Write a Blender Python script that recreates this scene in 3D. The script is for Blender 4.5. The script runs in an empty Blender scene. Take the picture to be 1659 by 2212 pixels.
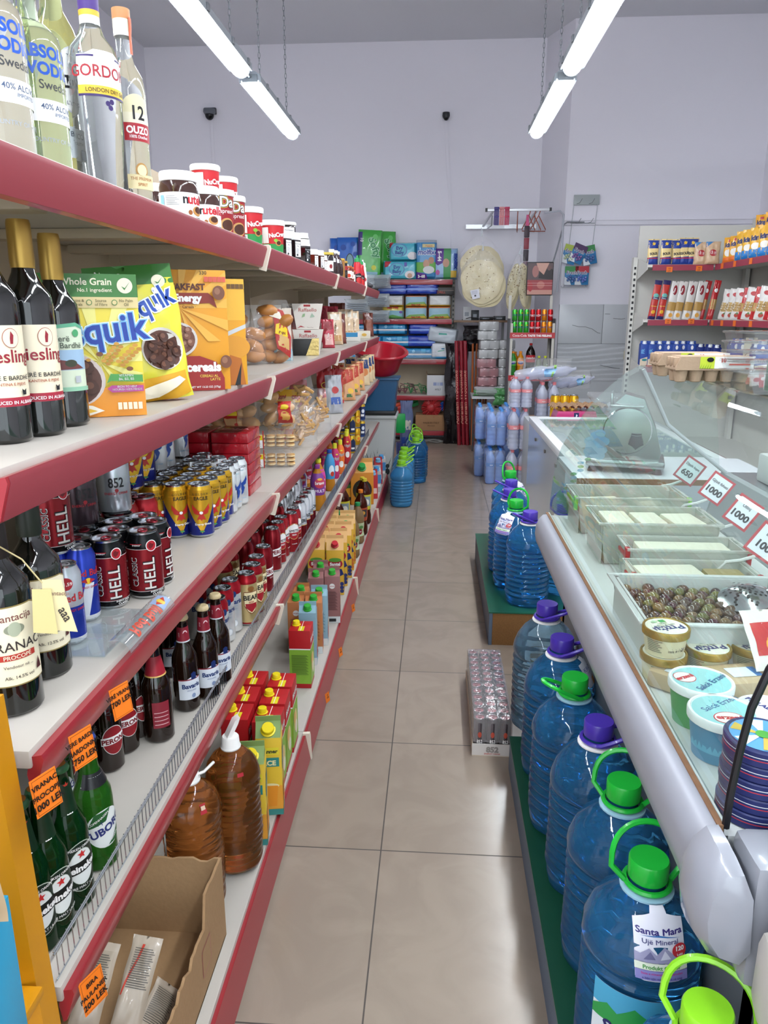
import bpy, bmesh, math, random
from math import sin, cos, pi, radians, atan, sqrt
from mathutils import Vector, Matrix, noise
random.seed(7)
S = bpy.context.scene
COL = S.collection
# ---------------------------------------------------------------- camera
FPX, EYE = 1620.0, 1.59
PITCH = atan(426 / FPX); YAW = atan(116 / FPX * cos(PITCH))
cd = bpy.data.cameras.new('camera'); cam = bpy.data.objects.new('camera', cd); COL.objects.link(cam)
cam.location = (0, 0, EYE); cam.rotation_euler = (pi / 2 - PITCH, 0, YAW)
cd.sensor_fit = 'VERTICAL'; cd.sensor_height = 36; cd.lens = FPX / 2212 * 36; cd.clip_start = .02; cd.clip_end = 60
S.camera = cam
# ---------------------------------------------------------------- light and exposure
S.view_settings.view_transform = 'Standard'; S.view_settings.look = 'None'
S.view_settings.gamma = 1; S.view_settings.use_curve_mapping = False
S.view_settings.exposure = 0.58
TUBE = 42.0; DAY_FILL = 115.0
S.cycles.max_bounces = 6; S.cycles.diffuse_bounces = 3; S.cycles.glossy_bounces = 3; S.cycles.transparent_max_bounces = 16; S.cycles.transmission_bounces = 6
S.cycles.adaptive_threshold = .03
S.cycles.caustics_reflective = False; S.cycles.caustics_refractive = False
w = bpy.data.worlds.new('world'); S.world = w; w.use_nodes = True
w.node_tree.nodes['Background'].inputs[0].default_value = (.75, .85, 1, 1); w.node_tree.nodes['Background'].inputs[1].default_value = .6
def area(name, loc, rot, sx, sy, p, c):
    l = bpy.data.lights.new(name, 'AREA'); l.shape = 'RECTANGLE'; l.size = sx; l.size_y = sy; l.energy = p; l.color = c
    o = bpy.data.objects.new(name, l); COL.objects.link(o); o.location = loc; o.rotation_euler = rot; return o
area('added_daylight_fill', (0.2, -3.35, 1.9), (pi / 2, 0, 0), 6.4, 3.0, DAY_FILL, (.86, .93, 1))  # added fill lamp behind the camera, posing as unseen shopfront daylight
# pixel -> point on a level plane (z) or an upright plane (x / y); only used to measure real positions
F_ = Vector((-sin(YAW) * cos(PITCH), cos(YAW) * cos(PITCH), -sin(PITCH))); R_ = Vector((cos(YAW), sin(YAW), 0)); U_ = R_.cross(F_)
def ray(px, py): return R_ * (px - 829.5) - U_ * (py - 1106) + F_ * FPX
def at(px, py, z): r = ray(px, py); return Vector((0, 0, EYE)) + r * ((z - EYE) / r.z)
def atx(px, py, x): r = ray(px, py); return Vector((0, 0, EYE)) + r * (x / r.x)
def aty(px, py, y): r = ray(px, py); return Vector((0, 0, EYE)) + r * (y / r.y)
# ---------------------------------------------------------------- materials
MATS = {}
def srgb(h):
    c = [int(h[i:i + 2], 16) / 255 for i in (0, 2, 4)]
    return tuple((x / 12.92 if x <= .04045 else ((x + .055) / 1.055) ** 2.4) for x in c) + (1,)
def mat(name, hexc, rough=.45, metal=0., trans=0., ior=1.45, emit=0., spec=.5, bump=0., bscale=60., var=0., coat=0., sss=0.):
    if name in MATS: return MATS[name]
    m = bpy.data.materials.new(name); m.use_nodes = True; nt = m.node_tree; b = nt.nodes['Principled BSDF']
    c = srgb(hexc)
    b.inputs['Base Color'].default_value = c; b.inputs['Roughness'].default_value = rough; b.inputs['Metallic'].default_value = metal
    b.inputs['Transmission Weight'].default_value = trans; b.inputs['IOR'].default_value = ior
    b.inputs['Specular IOR Level'].default_value = spec; b.inputs['Coat Weight'].default_value = coat
    if emit: b.inputs['Emission Color'].default_value = c; b.inputs['Emission Strength'].default_value = emit
    if bump or var:
        tc = nt.nodes.new('ShaderNodeTexCoord'); n = nt.nodes.new('ShaderNodeTexNoise'); n.inputs['Scale'].default_value = bscale; n.inputs['Detail'].default_value = 4
        nt.links.new(tc.outputs['Object'], n.inputs['Vector'])
        if bump:
            bp = nt.nodes.new('ShaderNodeBump'); bp.inputs['Strength'].default_value = bump; bp.inputs['Distance'].default_value = .004
            nt.links.new(n.outputs[0], bp.inputs['Height']); nt.links.new(bp.outputs[0], b.inputs['Normal'])
        if var:
            mx = nt.nodes.new('ShaderNodeMix'); mx.data_type = 'RGBA'
            mx.inputs['A'].default_value = tuple(x * (1 - var) for x in c[:3]) + (1,); mx.inputs['B'].default_value = tuple(min(1, x * (1 + var)) for x in c[:3]) + (1,)
            nt.links.new(n.outputs[0], mx.inputs['Factor']); nt.links.new(mx.outputs['Result'], b.inputs['Base Color'])
    MATS[name] = m; return m
def film(name, hexc='ffffff', body=.12, rough=.12, spec=1.0, bump=0., bscale=40, ior=1.45):
    """thin clear plastic or thin glass: see-through with a gloss that grows towards grazing"""
    if name in MATS: return MATS[name]
    m = bpy.data.materials.new(name); m.use_nodes = True; nt = m.node_tree; nt.nodes.clear(); N = nt.nodes.new; L = nt.links.new
    out = N('ShaderNodeOutputMaterial'); tr = N('ShaderNodeBsdfTransparent'); gl = N('ShaderNodeBsdfGlossy'); df = N('ShaderNodeBsdfDiffuse')
    c = srgb(hexc); tr.inputs[0].default_value = c; df.inputs[0].default_value = c; gl.inputs['Roughness'].default_value = rough
    f = N('ShaderNodeFresnel'); f.inputs[0].default_value = ior; m1 = N('ShaderNodeMixShader'); m2 = N('ShaderNodeMixShader'); m1.inputs[0].default_value = body
    mu = N('ShaderNodeMath'); mu.operation = 'MULTIPLY'; mu.inputs[1].default_value = spec; mu.use_clamp = True
    ge = N('ShaderNodeNewGeometry'); iv = N('ShaderNodeMath'); iv.operation = 'SUBTRACT'; iv.inputs[0].default_value = 1; L(ge.outputs['Backfacing'], iv.inputs[1]); fb = N('ShaderNodeMath'); fb.operation = 'MULTIPLY'; L(f.outputs[0], fb.inputs[0]); L(iv.outputs[0], fb.inputs[1])
    L(tr.outputs[0], m1.inputs[1]); L(df.outputs[0], m1.inputs[2]); L(fb.outputs[0], mu.inputs[0]); L(mu.outputs[0], m2.inputs[0])
    L(m1.outputs[0], m2.inputs[1]); L(gl.outputs[0], m2.inputs[2]); L(m2.outputs[0], out.inputs[0])
    if bump:
        tc = N('ShaderNodeTexCoord'); n = N('ShaderNodeTexNoise'); n.inputs['Scale'].default_value = bscale; bp = N('ShaderNodeBump'); bp.inputs['Strength'].default_value = bump; bp.inputs['Distance'].default_value = .01
        L(tc.outputs['Object'], n.inputs['Vector']); L(n.outputs[0], bp.inputs['Height']); L(bp.outputs[0], gl.inputs['Normal']); L(bp.outputs[0], f.inputs['Normal'])
    MATS[name] = m; return m
def C(h, rough=.42):
    return mat('paint_' + h if rough == .42 else 'paint_%s_%d' % (h, rough * 100), h, rough)
# ---------------------------------------------------------------- mesh collector
class G:
    def __init__(s): s.v = []; s.f = []; s.m = []; s.sm = []; s.mats = []
    def mi(s, m):
        if isinstance(m, str): m = C(m)
        if m not in s.mats: s.mats.append(m)
        return s.mats.index(m)
    def add(s, vs, fs, m, smooth=False, T=None):
        k = len(s.v); i = s.mi(m)
        s.v += [tuple(T @ Vector(p)) if T is not None else tuple(p) for p in vs]
        for f in fs: s.f.append(tuple(a + k for a in f)); s.m.append(i); s.sm.append(smooth)
        return s
    def box(s, x0, y0, z0, x1, y1, z1, m, b=0, T=None):
        if x0 > x1: x0, x1 = x1, x0
        if y0 > y1: y0, y1 = y1, y0
        if z0 > z1: z0, z1 = z1, z0
        if not b:
            vs = [(x, y, z) for z in (z0, z1) for y in (y0, y1) for x in (x0, x1)]
            return s.add(vs, [(0, 2, 3, 1), (4, 5, 7, 6), (0, 1, 5, 4), (2, 6, 7, 3), (0, 4, 6, 2), (1, 3, 7, 5)], m, False, T)
        b = min(b, (x1 - x0) / 2.01, (y1 - y0) / 2.01, (z1 - z0) / 2.01)
        bm = bmesh.new(); bmesh.ops.create_cube(bm, size=1)
        for v in bm.verts: v.co = Vector((x0 + (v.co.x + .5) * (x1 - x0), y0 + (v.co.y + .5) * (y1 - y0), z0 + (v.co.z + .5) * (z1 - z0)))
        bmesh.ops.bevel(bm, geom=bm.edges[:], offset=b, segments=2, profile=.6, affect='EDGES')
        s.bm(bm, m, True, T); return s
    def bm(s, bm, m, smooth=False, T=None):
        bm.verts.index_update(); s.add([v.co[:] for v in bm.verts], [[v.index for v in f.verts] for f in bm.faces], m, smooth, T); bm.free()
    def lathe(s, prof, m, seg=32, T=None, rad=None, smooth=True, cap=True, arc=None):
        """prof: (r, z) or (r, z, material of the band above it)"""
        n = len(prof); vs = []; full = arc is None; a0, a1 = arc or (0, 2 * pi); ns = seg if full else seg + 1
        for p in prof:
            for j in range(ns):
                a = a0 + (a1 - a0) * j / seg; r = p[0]
                if rad: r = rad(r, p[1], a)
                vs.append((r * sin(a), -r * cos(a), p[1]))
        for i in range(n - 1):
            mm = prof[i][2] if len(prof[i]) > 2 else m
            fs = [(i * ns + j, i * ns + (j + 1) % ns, (i + 1) * ns + (j + 1) % ns, (i + 1) * ns + j) for j in range(seg)]
            if i == 0: k = len(s.v); s.v += [tuple(T @ Vector(p)) if T is not None else tuple(p) for p in vs]
            q = s.mi(mm)
            for f in fs: s.f.append(tuple(a + k for a in f)); s.m.append(q); s.sm.append(smooth)
        if cap and full:
            if prof[0][0] > 1e-6: s.f.append(tuple(k + j for j in range(ns))[::-1]); s.m.append(s.mi(prof[0][2] if len(prof[0]) > 2 else m)); s.sm.append(False)
            if prof[-1][0] > 1e-6: s.f.append(tuple(k + (n - 1) * ns + j for j in range(ns))); s.m.append(s.mi(prof[-1][2] if len(prof[-1]) > 2 else m)); s.sm.append(False)
        return s
    def tube(s, pts, r, m, seg=8, closed=False, T=None):
        P = [Vector(p) for p in pts]; n = len(P); vs = []
        for i, p in enumerate(P):
            a = P[(i - 1) % n] if (closed or i) else P[0]; b = P[(i + 1) % n] if (closed or i < n - 1) else P[-1]
            d = (b - a).normalized()
            if i == 0: up = Vector((0, 0, 1)) if abs(d.z) < .9 else Vector((1, 0, 0))
            x = d.cross(up).normalized(); up = x.cross(d).normalized()
            rr = r[i] if isinstance(r, (list, tuple)) else r
            for j in range(seg):
                t = 2 * pi * j / seg; vs.append(p + x * cos(t) * rr + up * sin(t) * rr)
        fs = []
        for i in range(n if closed else n - 1):
            k = (i + 1) % n; fs += [(i * seg + j, i * seg + (j + 1) % seg, k * seg + (j + 1) % seg, k * seg + j) for j in range(seg)]
        if not closed: fs += [tuple(range(seg))[::-1], tuple((n - 1) * seg + j for j in range(seg))]
        return s.add(vs, fs, m, True, T)
    def prism(s, poly, d0, d1, m, ax='y', T=None, smooth=False):
        """2-D outline swept along an axis: ax 'y' -> outline in (x, z); 'x' -> (y, z); 'z' -> (x, y)"""
        mk = {'y': lambda p, d: (p[0], d, p[1]), 'x': lambda p, d: (d, p[0], p[1]), 'z': lambda p, d: (p[0], p[1], d)}[ax]
        n = len(poly); vs = [mk(p, d0) for p in poly] + [mk(p, d1) for p in poly]
        s.add(vs, [(i, (i + 1) % n, n + (i + 1) % n, n + i) for i in range(n)], m, smooth, T)
        return s.add(vs, [tuple(range(n))[::-1], tuple(range(n, 2 * n))], m, False, T)
    def ell(s, c, r, m, seg=12, T=None, lump=0, sd=0):
        k = seg // 2; vs = []; 
        for i in range(k + 1):
            for j in range(seg):
                th = pi * i / k; ph = 2 * pi * j / seg; d = Vector((sin(th) * cos(ph), sin(th) * sin(ph), cos(th)))
                q = 1 + (lump * noise.noise(d * 1.7 + Vector((sd, sd * 2, 0))) if lump else 0)
                vs.append((c[0] + r[0] * d.x * q, c[1] + r[1] * d.y * q, c[2] + r[2] * d.z * q))
        return s.add(vs, [(i * seg + j, (i + 1) * seg + j, (i + 1) * seg + (j + 1) % seg, i * seg + (j + 1) % seg) for i in range(k) for j in range(seg)], m, True, T)
    def mesh(s, name):
        me = bpy.data.meshes.new(name); me.from_pydata(s.v, [], s.f)
        for m in s.mats: me.materials.append(m)
        me.polygons.foreach_set('material_index', s.m); me.polygons.foreach_set('use_smooth', s.sm)
        me.validate(); bm = bmesh.new(); bm.from_mesh(me); bmesh.ops.remove_doubles(bm, verts=bm.verts, dist=1e-6)
        bmesh.ops.recalc_face_normals(bm, faces=bm.faces); bm.to_mesh(me); bm.free()
        try: me.set_sharp_from_angle(angle=radians(38))
        except Exception: pass
        return me
def TR(x=0, y=0, z=0, rz=0, rx=0, ry=0, s=1):
    return Matrix.Translation((x, y, z)) @ Matrix.Rotation(rz, 4, 'Z') @ Matrix.Rotation(ry, 4, 'Y') @ Matrix.Rotation(rx, 4, 'X') @ Matrix.Scale(s, 4)
# ---------------------------------------------------------------- lettering and label artwork
TXT = {}
def glyphs(t, bold=0.):
    k = (t, bold)
    if k not in TXT and 'M' in t and bold > 0:       # a bold M made of shifted copies of the plain one
        v0, f0 = glyphs(t, 0); n = len(v0); V, Fc = [], []
        for i, (dx, dy) in enumerate(((0, 0), (bold, 0), (-bold, 0), (0, bold), (0, -bold))): V += [(x + dx, y + dy) for x, y in v0]; Fc += [tuple(a + n * i for a in f) for f in f0]
        TXT[k] = (V, Fc)
    if k not in TXT:
        cu = bpy.data.curves.new('t', 'FONT'); cu.body = t; cu.size = 1; cu.offset = bold; cu.align_x = 'CENTER'; cu.resolution_u = 3; cu.fill_mode = 'FRONT'
        o = bpy.data.objects.new('t', cu); COL.objects.link(o); bpy.context.view_layer.update()
        me = o.evaluated_get(bpy.context.evaluated_depsgraph_get()).to_mesh()
        TXT[k] = ([(v.co.x, v.co.y) for v in me.vertices], [tuple(p.vertices) for p in me.polygons])
        bpy.data.objects.remove(o); bpy.data.curves.remove(cu)
    return TXT[k]
def art(els, mp, step=None, off=.0005, lay=.00022, vstep=None):
    """els: ('r',u0,v0,u1,v1,m) ('d',u,v,ru,rv,m) ('p',pts,m) ('t',text,u,v,size,m[,rot,bold,xs]); mp(u, v, out) -> point"""
    g = G()
    for i, e in enumerate(els):
        k = e[0]
        if k == 'r': vs = [(e[1], e[2]), (e[3], e[2]), (e[3], e[4]), (e[1], e[4])]; fs = [(0, 1, 2, 3)]; m = e[5]
        elif k == 'd': vs = [(e[1] + e[3] * cos(t * pi / 14), e[2] + e[4] * sin(t * pi / 14)) for t in range(28)]; fs = [tuple(range(28))]; m = e[5]
        elif k == 'p': vs = e[1]; fs = [tuple(range(len(vs)))]; m = e[2]
        else:
            rot = e[6] if len(e) > 6 else 0; vs, fs = glyphs(e[1], e[7] if len(e) > 7 else .012); xs = e[8] if len(e) > 8 else 1; c, q = cos(rot), sin(rot)
            vs = [(e[2] + (x * xs * c - y * q) * e[4], e[3] + (x * xs * q + y * c) * e[4]) for x, y in vs]; m = e[5]
        bm = bmesh.new(); bv = [bm.verts.new((x, y, 0)) for x, y in vs]
        for f in fs:
            try: bm.faces.new([bv[a] for a in f])
            except ValueError: pass
        if k == 'p': bmesh.ops.triangulate(bm, faces=bm.faces[:])
        for st, ax in ((step, 0), (vstep, 1)):
            if st and vs:
                lo = min(v[ax] for v in vs); hi = max(v[ax] for v in vs); q = math.floor(lo / st) + 1
                while q * st < hi - 1e-6:
                    co = [0, 0, 0]; co[ax] = q * st; no = [0, 0, 0]; no[ax] = 1
                    bmesh.ops.bisect_plane(bm, geom=bm.verts[:] + bm.edges[:] + bm.faces[:], plane_co=co, plane_no=no); q += 1
        for v in bm.verts: v.co = mp(v.co.x, v.co.y, off + i * lay)
        g.bm(bm, m)
    return g
def cyl(r, prof=None):
    def f(u, v, o):
        R = r
        if prof:
            R = prof[-1][0]
            for a, b in zip(prof, prof[1:]):
                if a[1] <= v <= b[1] and b[1] > a[1]: R = a[0] + (b[0] - a[0]) * (v - a[1]) / (b[1] - a[1]); break
        a = u / r; return Vector(((R + o) * sin(a), -(R + o) * cos(a), v))
    return f
def flat(y=0, x=0): return lambda u, v, o: Vector((u + x, y - o, v))
def side(x, y=0): return lambda u, v, o: Vector((x + o, u + y, v))     # face looking to +x
def top(z): return lambda u, v, o: Vector((u, v, z + o))
# ---------------------------------------------------------------- things
def link(name, me, parent=None, T=None, **kw):
    o = bpy.data.objects.new(name, me); COL.objects.link(o)
    if parent: o.parent = parent
    if T is not None: o.matrix_basis = T
    for k, v in kw.items():
        if v is not None: o[k] = v
    return o
def struct(name, g): return link(name, g.mesh(name), kind='structure')
KIND = {}
class Kind:
    """a kind of thing: parts = [(name, G or mesh, label or None, [sub-parts])]"""
    def __init__(s, name, cat, parts):
        s.name = name; s.cat = cat; s.parts = s.fin(parts)
    def fin(s, ps): return [(p[0], p[1].mesh(p[0]) if isinstance(p[1], G) else p[1], p[2] if len(p) > 2 else None, s.fin(p[3]) if len(p) > 3 else []) for p in ps if p[1] is not None and (not isinstance(p[1], G) or p[1].f)]
def place(k, x, y, z, rz=0, label='', group=None, rx=0, ry=0, sc=1, name=None, scz=None):
    if isinstance(k, str): k = KIND[k]
    M = TR(x, y, z, rz, rx, ry) @ Matrix.Diagonal((sc, sc, scz or sc, 1))
    if len(k.parts) == 1 and not k.parts[0][3]: return link(name or k.name, k.parts[0][1], None, M, label=label, category=k.cat, group=group)
    r = link(name or k.name, None, None, M, label=label, category=k.cat, group=group); r.empty_display_size = .02
    def rec(ps, par):
        for n, me, lb, sub in ps: rec(sub, link(n, me, par, label=lb))
    rec(k.parts, r); return r
def thing(name, cat, parts, x, y, z, rz=0, label='', group=None, rx=0, ry=0): return place(Kind(name, cat, parts), x, y, z, rz, label, group, rx, ry)
def nth(i): return ['first', 'second', 'third', 'fourth', 'fifth', 'sixth', 'seventh', 'eighth', 'ninth', 'tenth', 'eleventh', 'twelfth', 'thirteenth', 'fourteenth'][i]
# ================================================================= the room
X0, X1, Y0, YB, YP, ZC = -3.63, 3.66, -3.45, 10.05, 9.47, 4.74
def tilefloor():
    m = bpy.data.materials.new('polished_floor_tile'); m.use_nodes = True; nt = m.node_tree; N = nt.nodes.new; L = nt.links.new; b = nt.nodes['Principled BSDF']
    tc = N('ShaderNodeTexCoord'); mp = N('ShaderNodeMapping'); mp.inputs['Location'].default_value = (.145 + .6 * 6, -1.957 + .6 * 10, 0)
    br = N('ShaderNodeTexBrick'); br.offset = 0; br.squash = 1
    for k, v in (('Scale', 1), ('Mortar Size', .0022), ('Mortar Smooth', .1), ('Bias', 0), ('Brick Width', .6), ('Row Height', .6)): br.inputs[k].default_value = v
    br.inputs['Color1'].default_value = srgb('96887a'); br.inputs['Color2'].default_value = srgb('9c8e80'); br.inputs['Mortar'].default_value = srgb('4a433d')
    n = N('ShaderNodeTexNoise'); n.inputs['Scale'].default_value = 4.5; n.inputs['Detail'].default_value = 8; n.inputs['Distortion'].default_value = 1.6
    cr = N('ShaderNodeValToRGB'); cr.color_ramp.elements[0].position = .4; cr.color_ramp.elements[0].color = (.93, .925, .92, 1); cr.color_ramp.elements[1].position = .6; cr.color_ramp.elements[1].color = (1.03, 1.03, 1.03, 1)
    mx = N('ShaderNodeMix'); mx.data_type = 'RGBA'; mx.blend_type = 'MULTIPLY'; mx.inputs['Factor'].default_value = 1
    L(tc.outputs['Object'], mp.inputs[0]); L(mp.outputs[0], br.inputs[0]); L(tc.outputs['Object'], n.inputs[0]); L(n.outputs[0], cr.inputs[0])
    L(br.outputs[0], mx.inputs['A']); L(cr.outputs[0], mx.inputs['B']); L(mx.outputs['Result'], b.inputs['Base Color'])
    mr = N('ShaderNodeMapRange'); mr.inputs['To Min'].default_value = .2; mr.inputs['To Max'].default_value = .6; L(br.outputs['Fac'], mr.inputs[0]); L(mr.outputs[0], b.inputs['Roughness'])
    b.inputs['Specular IOR Level'].default_value = .5
    return m
wallm = mat('painted_plaster', 'f4f1f9', .85, bump=.12, bscale=35); ceilm = mat('ceiling_paint', 'e4e4ea', .9, bump=.05)
g = G(); g.box(X0 - .2, Y0 - .2, -.1, X1 + .2, YB + .2, 0, tilefloor()); struct('floor', g)
g = G(); g.box(X0 - .2, Y0 - .2, ZC, X1 + .2, YB + .2, ZC + .15, ceilm); struct('ceiling', g)
g = G(); g.box(X0 - .15, YB, 0, 1.4, YB + .15, ZC, wallm); struct('wall_back', g)
g = G(); g.prism([(1.23, YB + .1), (1.23, YB), (1.46, YP), (X1 + .1, YP), (X1 + .1, YP + .15), (1.6, YP + .15), (1.5, YB + .1)], 0, ZC, wallm, 'z'); struct('wall_pillar', g)
g = G(); g.box(X0 - .15, Y0, 0, X0, YB, ZC, wallm); struct('wall_left', g)
g = G(); g.box(X1, Y0, 0, X1 + .15, YP, ZC, wallm); struct('wall_right', g)
g = G(); g.box(X0, Y0 - .15, 3.4, X1, Y0, ZC, wallm); g.box(X0, Y0 - .15, 0, -3.1, Y0, 3.4, wallm); g.box(3.5, Y0 - .15, 0, X1, Y0, 3.4, wallm); g.box(-3.1, Y0 - .15, 0, 3.5, Y0, .35, wallm); struct('wall_front', g)
g = G(); fr = mat('shopfront_aluminium', '9a9da0', .35, .8)  # unseen shopfront window, added to go with the daylight fill
for x in (-3.1, -1.45, .2, 1.85, 3.44): g.box(x, Y0 - .08, .35, x + .06, Y0 - .02, 3.4, fr)
g.box(-3.1, Y0 - .08, 3.34, 3.5, Y0 - .02, 3.4, fr); g.box(-3.1, Y0 - .08, .35, 3.5, Y0 - .02, .41, fr)
g.box(-3.1, Y0 - .055, .4, 3.5, Y0 - .05, 3.35, film('shopfront_glass', 'f2fbf8', .02, .02)); struct('window_1', g)
# white ledge along the right-hand wall and the tile cladding under it
g = G(); g.box(1.44, YP - .03, 2.60, X1, YP, 2.66, wallm, .006); g.box(1.44, YP - .05, 2.65, X1, YP, 2.665, wallm); struct('trim_1', g)
tm = mat('marble_wall_tile', 'cfd2d6', .22, var=.05, bscale=3); jt = C('7d8084')
g = G(); z0, z1 = 1.248, 1.71
for a, b in ((1.46, 1.978), (1.984, 2.9), (2.906, X1)): g.box(a, YP - .014, z0 + .004, b, YP, z1, tm, .002)
g.box(1.455, YP - .009, .9, X1, YP, z1, jt)
nx, nz = 90, 46; vs = []
for i in range(nx + 1):
    for k in range(nz + 1):
        x = 1.46 + (X1 - 1.46) * i / nx; z = .8 + (z0 - .8) * k / nz
        ph = (z * 17.5 + .62 * sin(x * 2.6 + z * 3) + .25 * sin(x * 5.1)) % 1
        vs.append((x, YP - .014 - .011 * (ph if ph < .8 else (1 - ph) * 4), z))
g.add(vs, [(i * (nz + 1) + k, (i + 1) * (nz + 1) + k, (i + 1) * (nz + 1) + k + 1, i * (nz + 1) + k + 1) for i in range(nx) for k in range(nz)], tm, True)
g.box(1.46, YP - .014, 0, X1, YP, .798, tm)
for pts in ([(1.62, 1.47), (1.70, 1.452), (1.78, 1.45), (1.86, 1.425), (1.93, 1.38), (1.96, 1.375)], [(2.0, 1.60), (2.06, 1.598)], [(2.1, 1.55), (2.2, 1.54), (2.24, 1.55)], [(1.98, 1.0), (2.05, .985), (2.15, .965), (2.22, .96)]):
    g.tube([(x, YP - .0155 if z > 1.25 else YP - .026, z) for x, z in pts], .0035, C('8d8f92'), 5)
struct('wall_tile_cladding', g)
# cable channels and the thin conduits
g = G(); g.box(-2.86, YB - .012, 3.2, -2.82, YB, 3.98, wallm, .003); struct('trim_2', g)
g = G(); g.prism([(.04, 3.86), (.075, 3.86), (.195, 2.3), (.16, 2.3)], YB - .02, YB, wallm, 'y'); struct('trim_3', g)
# ---------------------------------------------------------------- dome cameras
def dome(x, z, rz, big, label):
    g1 = G(); g2 = G(); s = 1 if big else .62
    g1.box(-.075 * s, -.05 * s, -.02, .075 * s, .0, .055 * s, C('50545a', .4) if big else C('e8e8ec'), .012)
    g1.lathe([(.0, .03), (.07 * s, .03), (.075 * s, -.005), (.06 * s, -.03)], C('6b6f76', .4) if big else C('24262a', .3), 20, TR(0, -.07 * s, 0))
    g2.ell((0, -.07 * s, -.035 * s), (.055 * s, .055 * s, .06 * s), mat('camera_dome_plastic', '0b0c0f', .08), 18)
    thing('security_camera', 'camera', [('housing', g1), ('lens_dome', g2, 'glossy black dome')], x, YB - .002, z, rz, label)
dome(-2.84, 4.0, 0, True, 'black dome security camera on a grey bracket, left on the back wall')
dome(.06, 3.92, 0, False, 'small black security camera at the top of the cable channel on the back wall')
# ---------------------------------------------------------------- hanging fluorescent fixtures
em = mat('lit_diffuser', 'f4faff', .4, emit=TUBE); met = mat('galvanised_metal', '8b8f93', .4, .8); gry = C('6f7478')
LF = 1.48
def fixture():
    h = G(); h.prism([(-.072, -.012), (-.07, .03), (-.035, .055), (.035, .055), (.07, .03), (.072, -.012), (.06, -.012), (.06, .0), (-.06, .0), (-.06, -.012)], 0, LF, mat('fixture_housing', '8b9095', .5), 'y')
    d = G(); n = 9; P = [(.055 * cos(pi * i / n + pi), .052 * sin(pi * i / n + pi)) for i in range(n + 1)]
    d.prism(P, .03, LF - .03, em, 'y', smooth=True)
    es = []; fm = film('clear_end_cap', 'eef4fa', .35, .1)
    for y in (.0, LF - .03):
        e = G(); e.prism([(x * 1.0, z) for x, z in P], y, y + .03, fm, 'y', smooth=True); y2 = y - .012 if y == 0 else y + .03
        e.box(-.05, y2, -.012, .05, y2 + .012, .036, gry, .004); es.append(('end_cap', e))
    for y in (.18, .52, 1.0, 1.36):
        for x in (-.074, .074): c = G(); c.box(x - .006, y, -.006, x + .006, y + .035, .03, met, .002); es.append(('clip', c))
    return [('housing', h), ('diffuser', d, 'glowing white diffuser')] + es
Kind_f = Kind('fluorescent_fixture', 'ceiling light', fixture()); KIND['fix'] = Kind_f
def chain(l):
    g = G(); k = int(l / .034)
    for i in range(k):
        z = i * .034; P = []
        for j in range(10): a = 2 * pi * j / 10; P.append((.0075 * cos(a), 0, z + .017 + .022 * sin(a)) if i % 2 else (0, .0075 * cos(a), z + .017 + .022 * sin(a)))
        g.tube(P, .0022, met, 5, True)
    return g
KIND['chain'] = Kind('hanging_chain', 'chain', [('chain', chain(ZC - 3.13))])
LX, RX = -1.25, .8
for row, X, ys in (('left', LX, [5.38, 3.67, 1.96, .25, -1.46, -3.1]), ('right', RX, [5.48, 3.77, 2.06, .35, -1.36, -3.1])):  # lamps behind the camera are added, unseen, to fill in the light
    for i, y in enumerate(ys):
        far = ['farthest fixture', 'second fixture from the back wall', 'third fixture from the back wall', 'fourth fixture from the back wall', 'fifth fixture, added behind the camera', 'sixth fixture, added behind the camera'][i]
        place('fix', X, y, 3.07, 0, 'lit fluorescent light on chains, %s, %s row' % (far, row), 'fluorescent lights hung in two rows')
        if i > 2: continue
        for j, yy in enumerate((.3, 1.25)): place('chain', X, y + yy, 3.118, 0, 'steel chain at the %s end, %s, %s row' % (('near', 'far')[j], far, row), 'light chains')
        g = G(); g.tube([(0, 0, 0), (0, -.16, 0)], .012, met, 8); thing('conduit', 'conduit', [('conduit', g)], X, y, 3.09, 0, 'short grey conduit before the %s, %s row' % (far, row), 'conduits between the lights')
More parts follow.
